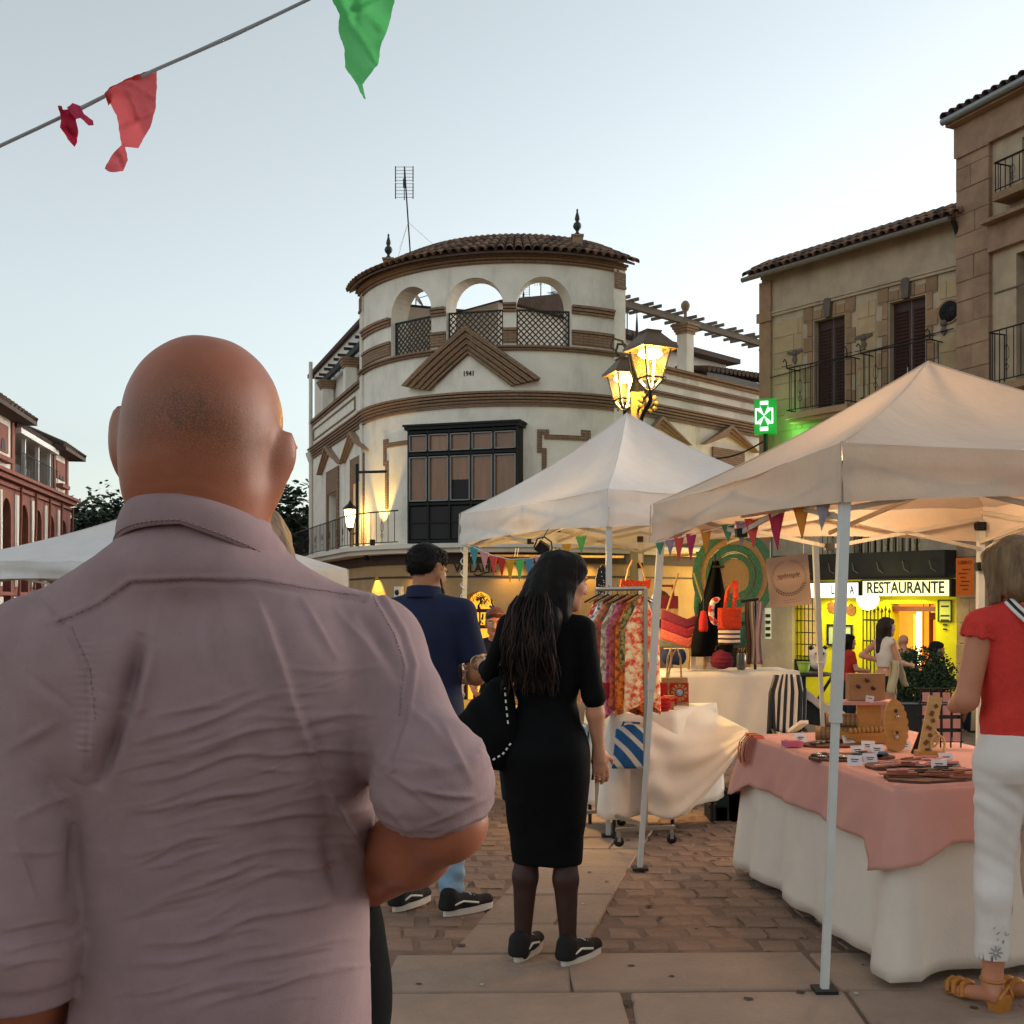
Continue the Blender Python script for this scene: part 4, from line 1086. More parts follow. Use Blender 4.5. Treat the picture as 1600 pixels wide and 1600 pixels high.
b.build('lit_doorway', [mat('white_glow', (1, 1, .9), .5, 0, emit=(1, .8, .4), estr=1.0), mat('amber_pane', (.8, .6, .1), .5, .5, 12, emit=(1, .7, .1), estr=.25)], HB)
light('POINT', TH.pt((dl+dr2)/2, 1.2, -1.0), 9, (1, .45, .08), .15)
# iron gate left of the door
b = MB()
ga, gb = tzu(1354, 1000)[0], tzu(1395, 1000)[0]
for i in range(8):
 u = ga+(gb-ga)*i/7; b.tube([TH.pt(u, -.9, .12), TH.pt(u, ih-.15-.04*(i % 2), .12)], .014, 5); b.lathe([(.025, 0), (.03, .03), (.0, .12)], TH.pt(u, ih-.15-.04*(i % 2), .12), 6)
for z in (ih-.35, .6, -.3): b.tube([TH.pt(ga, z, .12), TH.pt(gb, z, .12)], .018, 5)
b.build('iron_gate', m_iron, HB)
# window grille to the left
wa, wb = tzu(1247, 960)[0], tzu(1283, 960)[0]; wz1 = tzu(1265, 940)[1]+.1
b = MB(); fbox(b, TH, wa, wb, .2, wz1, -.25, -.2); b.build('window_glow', mat('dim_window', S('#8a6a22'), .5, .6, 14, emit=(1, .6, .15), estr=.12), HB)
b = MB()
for i in range(7): b.tube([TH.pt(wa+(wb-wa)*i/6, .1, .03), TH.pt(wa+(wb-wa)*i/6, wz1, .03)], .012, 5)
for i in range(6): b.tube([TH.pt(wa-.03, .2+(wz1-.2)*i/5, .035), TH.pt(wb+.03, .2+(wz1-.2)*i/5, .035)], .012, 5)
fbox(b, TH, wa-.05, wb+.05, -.15, .12, .01, .06); b.build('window_grille', m_iron, HB)
# lit signs
m_signy = mat('sign_face_lit', (.95, .95, .6), .4, .04, 2, emit=(1.0, .97, .42), estr=.22)
m_signw = mat('sign_face_white_lit', (1, 1, .9), .4, 0, emit=(1.0, 1.0, .86), estr=.4)
m_ink = mat('sign_ink', S('#15140c'), .6, 0)
def sign(name, label, pxa, pxb, pya, pyb, m, words_, size, sx):
 o = .6; ua, ub = u_of(TH, pxa, o), u_of(TH, pxb, o); pm = (pxa+pxb)/2; um = u_of(TH, pm, o); Y = TH.pt(um, 0, o).y
 za_, zb_ = EYE+(HOR-pya)/F_PX*Y, EYE+(HOR-pyb)/F_PX*Y
 t = thing(name, label, 'sign', TH.pt(um, zb_, o)); b = MB(); fbox(b, TH, ua, ub, zb_, za_, o-.14, o); b.build('face', m, t)
 b = MB(); fbox(b, TH, ua-.05, ua-.004, zb_-.02, za_+.02, o-.16, o+.01); fbox(b, TH, ub+.004, ub+.05, zb_-.02, za_+.02, o-.16, o+.01); fbox(b, TH, ua, ub, za_, za_+.03, o-.16, o+.01); b.build('frame', m_iron, t)
 b = MB()
 for w_, uu in words_: add_text(b, w_, size, TH.pt(ua+(ub-ua)*uu, (za_+zb_)/2, o+.006), TH.d, (0, 0, 1), TH.n, ext=.004, sx=sx)
 if words_: b.build('lettering', m_ink, t)
 return t, um, za_, zb_, o
sign('restaurant_sign', 'lit pale yellow sign box reading RESTAURANTE above the door', 1348, 1483, 907, 931, m_signy, [('RESTAURANTE', .5)], .33, .8)
t, um, za_, zb_, o = sign('blank_lit_sign', 'glaring white lit sign box with half lost letters, left of the other lit sign', 1263, 1341, 911, 934, m_signw, [('I', .2), ('L', .5), ('I', .7), ('A', .88)], .26, .6)
light('AREA', TH.pt(tzu(1415, 940)[0], zb_s-.05, .66), 10, (1.0, .95, .25), 1.6, rot=(0, 0, -1))
light('AREA', TH.pt(tzu(1310, 940)[0], zb_s-.05, .66), 8, (1.0, .95, .35), 1.0, rot=(0, 0, -1))
q = TH.pt(u_of(TH, 1356, .75), tzu(1356, 934)[1]-.06, .75)
t = thing('globe_lamp', 'glowing white bowl lamp hanging under the left end of the RESTAURANTE sign', 'lamp', q)
b = MB(); b.lathe([(.0, -.2), (.12, -.17), (.2, -.08), (.23, .04), (.2, .1), (.02, .1)], q, 16); b.build('bowl', mat('bowl_glow', (1, 1, .85), .4, 0, emit=(1, 1, .75), estr=.4), t)
light('POINT', q+Vector((-.2, -.35, -.2)), 9, (1, .95, .3), .15)
# framed menu and small shields on the wall
def wallplate(name, label, cat, pxa, pxb, pya, pyb, parts):
 ua, za_ = tzu(pxa, pya, .02); ub, zb_ = tzu(pxb, pyb, .02); t = thing(name, label, cat, TH.pt((ua+ub)/2, zb_, .02)); parts(t, ua, ub, zb_, za_); return t
def menu(t, a, c, z0, z1):
 b = MB(); fbox(b, TH, a, c, z0, z1, .004, .03); b.build('backing', mat('menu_paper', S('#b9b96a'), .8, .05), t)
 b = MB(); e = .025
 for x0, x1, y0, y1 in ((a, c, z0, z0+e), (a, c, z1-e, z1), (a, a+e, z0+e, z1-e), (c-e, c, z0+e, z1-e)): fbox(b, TH, x0, x1, y0, y1, .031, .05)
 b.build('frame', m_iron, t); b = MB()
 for i in range(5): w = [.7, .8, .75, .4, .35][i]*(c-a)*.4; fbox(b, TH, (a+c)/2-w, (a+c)/2+w, z1-.15-.09*i-(.1 if i else 0), z1-.115-.09*i-(.1 if i else 0), .031, .033)
 b.build('print', m_iron, t)
wallplate('menu_board', 'framed menu on the yellow wall right of the restaurant door', 'menu', 1466, 1488, 937, 972, menu)
def framed(t, a, c, z0, z1):
 b = MB(); fbox(b, TH, a, c, z0, z1, .004, .03); b.build('backing', mat('pale_board', S('#a9b48a'), .5, .2, 3), t)
 b = MB(); e = .04
 for x0, x1, y0, y1 in ((a, c, z0, z0+e), (a, c, z1-e, z1), (a, a+e, z0+e, z1-e), (c-e, c, z0+e, z1-e)): fbox(b, TH, x0, x1, y0, y1, .031, .06)
 b.build('frame', m_iron, t)
wallplate('framed_board', 'black framed pale board on the yellow wall behind the woman in red with glasses', 'board', 1293, 1333, 975, 1010, framed)
def shield(t, a, c, z0, z1):
 b = MB(); w = (c-a)/2; h = z1-z0; m_ = TH.pt((a+c)/2, z0, .006)
 b.prism([(-w, h*.35), (-w*.6, .06*h), (0, 0), (w*.6, .06*h), (w, h*.35), (w*.9, h*.75), (w*.4, h*.8), (0, h), (-w*.4, h*.8), (-w*.9, h*.75)], m_, TH.d, (0, 0, 1), TH.n, .03); b.build('plaque', mat('shield_brown', S('#7d4a22'), .6, .4, 12), t)
wallplate('shield_plaque', 'brown shield shaped plaque on the yellow wall under the glowing bowl lamp', 'plaque', 1322, 1337, 943, 962, shield)
wallplate('round_plaque', 'reddish plaque on the yellow wall beside the white tent pole', 'plaque', 1293, 1306, 938, 958, shield)
# orange poster
u, z = tzu(1505, 923, .1); t = thing('orange_poster', 'bright orange paper poster on the stone wall beside the far tent pole', 'poster', TH.pt(u, z, .1))
pq = P(1494, 872, 19.5); pr_ = P(1521, 872, 19.5); hgt = 58/F_PX*19.5
b = MB(); b.hexa([pq+Vector((0, 0, -hgt)), pr_+Vector((0, 0, -hgt)), pr_+Vector((0, .01, -hgt)), pq+Vector((0, .01, -hgt)), pq, pr_, pr_+Vector((0, .01, 0)), pq+Vector((0, .01, 0))])
b.build('paper', mat('orange_paper', S('#c2560f'), .7, .08, 4, emit=(1, .25, .02), estr=.02), t)
b = MB(); add_text(b, 'LIBRO', .09, (pq+pr_)/2+Vector((0, -.008, -.08)), (1, 0, 0), (0, 0, 1), (0, -1, 0), ext=.002)
for i in range(6): b.box((pq+pr_)/2+Vector((rb.uniform(-.04, .04), -.008, -.2-.07*i)), (.06+.1*rb.random(), .004, .02))
b.build('print', mat('orange_ink', S('#7c3306'), .7, 0), t)
t = thing('paper_notice', 'small white sheet with dark squares fixed to the pale pier behind the crochet hangings', 'notice', P(1200, 995, 24.0)); b = MB()
q0 = P(1195, 950, 24.0); q1 = P(1205, 998, 24.0); b.box((q0+q1)/2, (q1.x-q0.x, .02, q0.z-q1.z)); b.build('sheet', m_white, t); b = MB()
for i in range(4): b.box(P(1200, 962+i*10, 23.98), (.1, .02, .07))
b.build('print', m_iron, t)
# ---- green pharmacy cross
u, z = 0.0, 0; Yc = 25.0; cc = P(1196, 650, Yc)
t = thing('pharmacy_sign', 'lit green pharmacy cross sign box projecting from the corner of the stone townhouse', 'sign', cc)
dx = 17/F_PX*Yc; dz = 27/F_PX*Yc; nf = Vector((-.25, -1, 0)).normalized(); ux = Vector((-nf.y, nf.x, 0))
b = MB(); q = cc; b.hexa([q-ux*dx-Vector((0, 0, dz)), q+ux*dx-Vector((0, 0, dz)), q+ux*dx-Vector((0, 0, dz))-nf*.3, q-ux*dx-Vector((0, 0, dz))-nf*.3, q-ux*dx+Vector((0, 0, dz)), q+ux*dx+Vector((0, 0, dz)), q+ux*dx+Vector((0, 0, dz))-nf*.3, q-ux*dx+Vector((0, 0, dz))-nf*.3])
b.build('box', mat('green_case', S('#0d7a25'), .4, .1, 4, emit=(.0, .8, .06), estr=.05), t)
w = dx*.8; h = dz*.86; k = .45
cross = [(-w*k, -h), (w*k, -h), (w*k, -h*.52), (w, -h*.52), (w, h*.52), (w*k, h*.52), (w*k, h), (-w*k, h), (-w*k, h*.52), (-w, h*.52), (-w, -h*.52), (-w*k, -h*.52)]
b = MB(); b.prism(cross, q-ux*dx*.12+nf*.004, ux, Vector((0, 0, 1)), nf, .02); b.build('white_cross', mat('cross_white_glow', (.9, 1, .95), .4, 0, emit=(.75, 1.0, .85), estr=.35), t)
b = MB()
for a_ in range(4):
 ca, sa = math.cos(a_*math.pi/2), math.sin(a_*math.pi/2); rr2 = [(.0, 0), (.46, .80), (.0, .80), (-.46, .80)]
 b.prism([((x*ca-y*sa)*w*1.05, (x*sa+y*ca)*h*.92) for x, y in rr2], q-ux*dx*.12+nf*(.026+.001*a_), ux, Vector((0, 0, 1)), nf, .01)
b.build('green_cross', mat('cross_green', S('#057a1e'), .4, 0, emit=(.0, .55, .04), estr=.03), t)
b = MB(); b.tube([q-nf*.3, TH.pt(.15, q.z, .05)], .03, 6); b.tube([q-nf*.15-Vector((0, 0, dz)), q-nf*.15-Vector((0, 0, dz+.9))], .05, 6); b.build('bracket', m_iron, t)
light('POINT', q+Vector((.5, -.1, -.35)), 3.5, (.15, 1.0, .15), .2)
light('POINT', q+nf*.35, 1.5, (.2, 1.0, .3), .2)
# ================================================================== tall stone building on the far right
TB = Plane_((8.87, 21.9), (11.2, 16.4)); tb = lambda px, py, o=0: uz(TB, px, py, o)
BB = thing('tall_stone_building', 'tall brown stone building with a rough corner pilaster at the right edge', 'building', (9.5, 19, -.7))
zet = tb(1530, 160)[1]-.22; Lb = TB.L
wa_ = (tb(1597, 230)[0], tb(1597, 230)[0]+1.1)
b = MB(); wall(b, TB, 0, Lb, -.95, zet, .4, [(wa_[0], wa_[1], tb(1597, 300)[1], tb(1597, 215)[1], 0), (tb(1588, 500)[0], tb(1588, 500)[0]+1.1, tb(1588, 600)[1], tb(1590, 395)[1], 0)]); b.build('wall', m_stone, BB)
pw = tb(1551, 300)[0]
z = -.9; k = 0
while z < zet-.75:
 h = rb.uniform(.34, .5)
 if z+h > zet-.7: h = zet-.7-z
 s0 = rb.uniform(.4, .6)*pw
 for (a, c) in (((-.03, s0), (s0, pw)) if k % 2 else ((-.03, pw),)): block(TB, a+.004, c-.004, z+.004, z+h-.004, .1+rb.uniform(-.014, .01), m_pilaster, BB, 'pilaster_stone', .012)
 z += h; k += 1
b = MB(); fbox(b, TB, -.06, Lb, zet-.7, zet-.1, .002, .12); fbox(b, TB, -.1, Lb, zet-.1, zet, .0, .3)
for i in range(9): b.lathe([(.05, 0), (.06, .04), (.0, .07)], TB.pt(.05+pw*i/9, zet-.74, .1), 8)
fbox(b, TB, pw, Lb, tb(1560, 352)[1]-.5, tb(1560, 352)[1], .002, .14); fbox(b, TB, pw, Lb, tb(1560, 352)[1]+.002, tb(1560, 352)[1]+.07, .0, .34)
b.build('cornice', m_pilaster, BB)
b = MB(); 
for zz in (tb(1580, 245)[1], tb(1580, 305)[1], tb(1570, 455)[1]): fbox(b, TB, pw+.05, Lb, zz, zz+.03, .002, .02)
b.build('joint_line', m_key, BB)
for (a, c, y0, y1, zr0_, zr1_) in ((wa_[0], wa_[1], tb(1597, 300)[1], tb(1597, 215)[1], tb(1597, 300)[1], tb(1590, 255)[1]), (tb(1588, 500)[0], tb(1588, 500)[0]+1.1, tb(1588, 600)[1], tb(1590, 395)[1], tb(1580, 603)[1], tb(1575, 522)[1])):
 b = MB(); fbox(b, TB, a, c, y0, y1, -.25, -.2); b.build('shutter', m_shutter, BB)
 b = MB(); fbox(b, TB, a-.3, c+.3, zr0_-.14, zr0_, .005, .42); b.build('balcony_slab', m_stone2, BB)
 r_ = railing(BB, TB, a-.26, c+.26, zr0_, zr1_, .4, 10); b = MB()
 for i in range(4):
  b.tube([TB.pt(a-.26, zr0_, .02+.12*i), TB.pt(a-.26, zr1_, .02+.12*i)], .011, 5)
 b.tube([TB.pt(a-.26, zr1_, 0), TB.pt(a-.26, zr1_, .4)], .015, 5); b.build('railing_side', m_iron, r_)
b = MB(); b.tube([TB.pt(-.12, zet-.0, .36), TB.pt(Lb, zet-.0, .36)], .07, 8); b.build('gutter', m_zinc, BB)
b = MB(); b.hexa([TB.pt(-.1, zet+.0, .36), TB.pt(Lb, zet+.0, .36), TB.pt(Lb, zet+1.0, -3), TB.pt(-.1, zet+1.0, -3), TB.pt(-.1, zet+.06, .36), TB.pt(Lb, zet+.06, .36), TB.pt(Lb, zet+1.06, -3), TB.pt(-.1, zet+1.06, -3)]); RF3 = b.build('roof', m_tile_dk, BB)
up = (-TB.n*3.36+Vector((0, 0, 1.0))).normalized(); nn = TB.d.cross(up).normalized(); nn = nn if nn.z > 0 else -nn
for i in range(20):
 for j in range(3): inst('roof_tile', me_tiled, frameM(TB.pt(-.05+.21*i, zet+.07, .4)+up*(.33*j)+nn*.01*(j % 2), up.cross(nn), up, nn), RF3)
b = MB(); fbox(b, TB, -.03, 0, -.95, zet, -4, -.01); fbox(b, TB, -.03, Lb, -.95, zet, -4.1, -4); b.build('side_wall', m_stone2, BB)
# ================================================================== red arcaded building on the left
LB = Plane_((-15.6, 31.0), (-18.6, 47.0)); lb = lambda px, py, o=0: uz(LB, px, py, o)
RB = thing('red_arcaded_building', 'red and white building with arcades and dark tiled eaves on the left', 'building', (-17.5, 42, -.95))
zcor = (lb(20, 752)[1]+lb(100, 790)[1])/2; uend = lb(110, 800)[0]; ust = lb(-90, 760)[0]
zt_t = lb(90, 700)[1]
ar = []
for pa, pb, pt_ in ((-40, -25, 762), (-18, -4, 768), (4, 17, 778), (32, 44, 789), (55, 65, 797), (75, 85, 805), (95, 104, 813)):
 a, c = lb(pa, 800)[0], lb(pb, 800)[0]; r_ = (c-a)/2; ztop = lb((pa+pb)/2, pt_)[1]; ar.append((a, c, .9, ztop-r_*1.0, 1.0))
b = MB(); wall(b, LB, ust, uend, -.95, zcor, .4, ar); b.build('wall', m_redbrick, RB)
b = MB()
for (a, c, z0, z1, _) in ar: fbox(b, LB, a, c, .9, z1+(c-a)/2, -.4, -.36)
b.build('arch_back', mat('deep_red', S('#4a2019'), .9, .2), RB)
b = MB()
for i in range(len(ar)-1):
 a = ar[i][1]; c = ar[i+1][0]; m_ = (a+c)/2; w = (c-a)*.16
 fbox(b, LB, m_-w*1.2, m_+w*1.2, 1.9, zcor-.35, .005, .05); fbox(b, LB, m_-w*2.2, m_+w*2.2, .4, 1.55, .005, .05)
b.build('white_panel', m_panelw, RB)
b = MB()
for z0, z1, o in ((zcor, zcor+.14, .25), (zcor+.15, zcor+.26, .4), (zcor-.2, zcor-.1, .12), (1.6, 1.72, .08)): fbox(b, LB, ust, uend+.1, z0, z1, .002, o)
b.build('cornice', m_redbrick, RB)
def tower(u0, u1, z1, wins):
 b = MB(); fbox(b, LB, u0, u1, zcor+.27, z1, -6, .0); b.build('tower_wall', m_panelw, RB)
 b = MB()
 for u in (u0+.2, u1-.2): fbox(b, LB, u-.18, u+.18, zcor+.27, z1, .003, .06)
 w = (u1-u0)
 fbox(b, LB, u0+w*.22, u1-w*.22, zcor+.9, z1-.4, .003, .05); fbox(b, LB, u0+w*.25, u1-w*.25, zcor+.55, zcor+.7, .003, .25); b.build('brick_surround', m_redbrick, RB)
 b = MB()
 for s in (-.1, .1):
  m_ = (u0+u1)/2+s*w; fbox(b, LB, m_-w*.065, m_+w*.065, zcor+.95, z1-1.1, .052, .07); b.prism([(w*.065*math.cos(math.pi*i/8), w*.065*math.sin(math.pi*i/8)) for i in range(9)], LB.pt(m_, z1-1.1, .053), LB.d, (0, 0, 1), LB.n, .017)
 b.build('twin_window', m_dark, RB)
 # hip roof with wide eaves
 e = .6; zr = z1; p = [LB.pt(u0-e, zr, e), LB.pt(u1+e, zr, e), LB.pt(u1+e, zr, -6-e), LB.pt(u0-e, zr, -6-e)]
 c = [LB.pt(u0+w*.4, zr+1.5, -2.6), LB.pt(u1-w*.4, zr+1.5, -2.6), LB.pt(u1-w*.4, zr+1.5, -3.4), LB.pt(u0+w*.4, zr+1.5, -3.4)]
 b = MB(); b.hexa(p+c); b.build('roof', m_tile_dk, RB)
 b = MB(); fbox(b, LB, u0-e-.02, u1+e+.02, zr-.14, zr-.005, -6-e, e+.02); b.build('eave', mat('eave_timber', S('#4d3f36'), .8, .2), RB)
 b = MB(); n = int((w+2*e)/.42)
 for i in range(n+1):
  t = i/n; A = p[0].lerp(p[1], t); B = c[0].lerp(c[1], t); b.tube([A+Vector((0, 0, .03)), B+Vector((0, 0, .03))], [.13, .1], 5, caps=True)
 n = 16
 for i in range(n+1):
  t = i/n; A = p[1].lerp(p[2], t); B = c[1].lerp(c[2], t); b.tube([A+Vector((0, 0, .03)), B+Vector((0, 0, .03))], [.13, .1], 5)
 tag(b.build('tile_rows', m_tile_dk, RB), kind='stuff')
u1a, u1b = lb(-30, 700)[0], lb(21, 700)[0]; tower(u1a, u1b, lb(10, 652)[1]+.1, None)
u2a, u2b = lb(82, 720)[0], lb(105, 720)[0]; tower(u2a, u2b, lb(93, 706)[1]-.0, None)
# gallery between the towers
b = MB(); fbox(b, LB, u1b, u2a, zcor+.27, zcor+2.6, -2.6, -2.5); b.build('gallery_back', m_panelw, RB)
zg = lb(60, 694)[1]
b = MB(); fbox(b, LB, u1b+.01, u2a-.01, zg-.1, zg+.08, -2.5, .25); b.build('awning', m_white, RB)
b = MB()
for px in (39, 60, 78): u = lb(px, 740)[0]; fbox(b, LB, u-.06, u+.06, zcor+.27, zg-.1, -.1, .02)
b.build('gallery_post', m_white, RB)
b = MB(); fbox(b, LB, u1b, u2a, zcor+.27, zcor+1.0, -2.45, -.6);  b.build('gallery_parapet', mat('grey_clutter', S('#45484a'), .8, .5, 2), RB)
b = MB()
for px in (30, 52): u = lb(px, 740)[0]; fbox(b, LB, u-.5, u+.35, zcor+.9, zcor+1.9, -2.48, -2.42)
b.build('gallery_window', m_dark, RB)
railing(RB, LB, u1b, u2a, zcor+.28, zcor+1.1, .2, 26, extra=False)
b = MB(); b.hexa([LB.pt(u1b, zg+.09, .1), LB.pt(u2a, zg+.09, .1), LB.pt(u2a, zg+1.3, -4), LB.pt(u1b, zg+1.3, -4), LB.pt(u1b, zg+.16, .1), LB.pt(u2a, zg+.16, .1), LB.pt(u2a, zg+1.4, -4), LB.pt(u1b, zg+1.4, -4)]); b.build('roof', m_tile_dk, RB)
b = MB()
for i in range(24): A = LB.pt(u1b+(u2a-u1b)*i/23, zg+.18, .15); b.tube([A, LB.pt(u1b+(u2a-u1b)*i/23, zg+1.42, -4)], .12, 5)
tag(b.build('tile_rows', m_tile_dk, RB), kind='stuff')
for px in (28, 50, 70, 90): 
 pass
for px in (-14, 24, 48, 70, 89, 106): u = lb(px, 800)[0]; b = MB(); b.tube([LB.pt(u, zcor-.1, .2), LB.pt(u, .5, .1)], .05, 5); b.build('drain_pipe', m_redbrick, RB)
# dark far house at the left of the corner building
DH = thing('dark_far_house', 'dark brown far house showing as a sliver left of the white corner building', 'building', P(478, 880, 52))
b = MB(); q = P(482, 870, 52); b.box((q.x+.6, q.y+2, 1.8), (3.2, 4, 5.6)); b.build('wall', mat('dark_brown_wall', S('#3b2a24'), .9, .2), DH)
b = MB(); b.hexa([(q.x-1.2, q.y-.2, 4.6), (q.x+2.4, q.y-.2, 4.6), (q.x+2.4, q.y+4.2, 4.6), (q.x-1.2, q.y+4.2, 4.6), (q.x+.6, q.y-.2, 5.7), (q.x+.8, q.y-.2, 5.7), (q.x+.8, q.y+4.2, 5.7), (q.x+.6, q.y+4.2, 5.7)]); b.build('roof', m_tile_dk, DH)
b = MB(); b.box((q.x-.3, q.y-.02, 2.6), (.5, .06, 1.0)); b.box((q.x-.3, q.y-.02, .8), (.5, .06, 1.0)); b.build('window', m_dark, DH)
# far low houses closing the streets
for (x, y, w, h, lab) in ((10.5, 36, 7, 5.6, 'shadowed house with a tiled roof closing the gap between white building and stone townhouse'),):
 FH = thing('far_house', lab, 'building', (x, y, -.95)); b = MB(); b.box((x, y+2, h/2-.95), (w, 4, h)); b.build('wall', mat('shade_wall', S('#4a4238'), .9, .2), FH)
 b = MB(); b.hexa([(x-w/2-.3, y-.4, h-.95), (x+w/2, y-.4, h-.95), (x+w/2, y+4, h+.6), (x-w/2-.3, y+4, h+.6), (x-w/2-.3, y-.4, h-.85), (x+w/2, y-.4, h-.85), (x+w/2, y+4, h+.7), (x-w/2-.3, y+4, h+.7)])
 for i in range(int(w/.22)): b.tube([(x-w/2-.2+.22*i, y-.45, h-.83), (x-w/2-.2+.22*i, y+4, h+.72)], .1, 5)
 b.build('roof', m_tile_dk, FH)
# ================================================================== trees
m_leaf = mat('leaf', S('#2f3d2a'), .7, .35, 1.2, spec=.2); m_leaf2 = mat('leaf_dark', S('#232f22'), .7, .35, 1.2, spec=.2)
m_bark = mat('bark', S('#3a2e26'), .9, .3, 6, bump=.6, bscale=20)
def tree(q, H, Rr, label, seed, n=8500, flat=False):
 r = random.Random(seed); t = thing('plaza_tree', label, 'tree', q, 'trees behind the square'); q = Vector(q)
 b = MB(); b.tube([q, q+Vector((.1, 0, H*.3)), q+Vector((0, .1, H*.6))], [.28, .22, .14], 8)
 tips = []
 for i in range(15):
  a = r.uniform(0, 6.28); z0 = r.uniform(.28, .6)*H; L = Rr*r.uniform(.55, 1.0); e = q+Vector((math.cos(a)*L, math.sin(a)*L, z0+r.uniform(.12, .42)*H))
  e.z = min(e.z, q.z+H*(.98-.25*(L/Rr)**2)); m_ = q+Vector((math.cos(a)*L*.5, math.sin(a)*L*.5, z0+.1*H)); b.tube([q+Vector((0, 0, z0*.9)), m_, e], [.1, .06, .02], 5); tips.append(e); tips.append(m_)
 tips.append(q+Vector((0, 0, H*.95)))
 b.build('trunk', m_bark, t)
 b = MB()
 for i in range(n):
  c = tips[r.randrange(len(tips))]; s = Rr*.3
  p = c+Vector((r.gauss(0, s), r.gauss(0, s), r.gauss(0, s*.5)))
  L = r.uniform(.2, .45); a = r.uniform(0, 6.28); d = Vector((math.cos(a), math.sin(a), r.uniform(-.6, .6))); w = Vector((-d.y, d.x, r.uniform(-1.3, 1.3))).normalized()*L*.34
  b.add([p, p+d*L*.5+w, p+d*L, p+d*L*.5-w], [(0, 1, 2, 3)], r.random() > .5)
 b.build('crown', [m_leaf, m_leaf2], t)
tree((-21.0, 56, -.95), 7.2, 2.8, 'dark tree crown above the pale tent left of the bald head', 1)
tree((-21.6, 62, -.95), 8.0, 3.0, 'dark tree partly hidden behind the left ear of the bald man', 2)
tree((-10.4, 50, -.95), 7.4, 2.4, 'dark feathery tree between the bald head and the white building', 3, 9500)
tree((-10.1, 58, -.95), 6.6, 2.4, 'low dark tree close to the left corner of the white building', 4, 6000)
# ================================================================== market tents
def canopy_mat(name, col):
 m = mat(name, col, .8, .08, 3, bump=.35, bscale=11, dirt=.28)
 nt = m.node_tree; n = nt.nodes; L = nt.links; b = n['Principled BSDF']; out = [x for x in n if x.type == 'OUTPUT_MATERIAL'][0]
 tr = n.new('ShaderNodeBsdfTranslucent'); tr.inputs['Color'].default_value = (col[0], col[1]*.94, col[2]*.85, 1)
 mx = n.new('ShaderNodeMixShader'); mx.inputs[0].default_value = .16
 L.new(b.outputs[0], mx.inputs[1]); L.new(tr.outputs[0], mx.inputs[2]); L.new(mx.outputs[0], out.inputs['Surface']); return m
m_can = canopy_mat('tent_canvas', S('#e0dcda')); m_can2 = canopy_mat('tent_canvas_cream', S('#d4bda8'))
m_leg = mat('tent_leg_white', S('#c9c8c2'), .45, .06, 8, spec=.5); m_joint = mat('black_plastic', S('#121214'), .5, .1)
m_truss = mat('truss_grey', S('#b5ab9c'), .5, .08, 8)
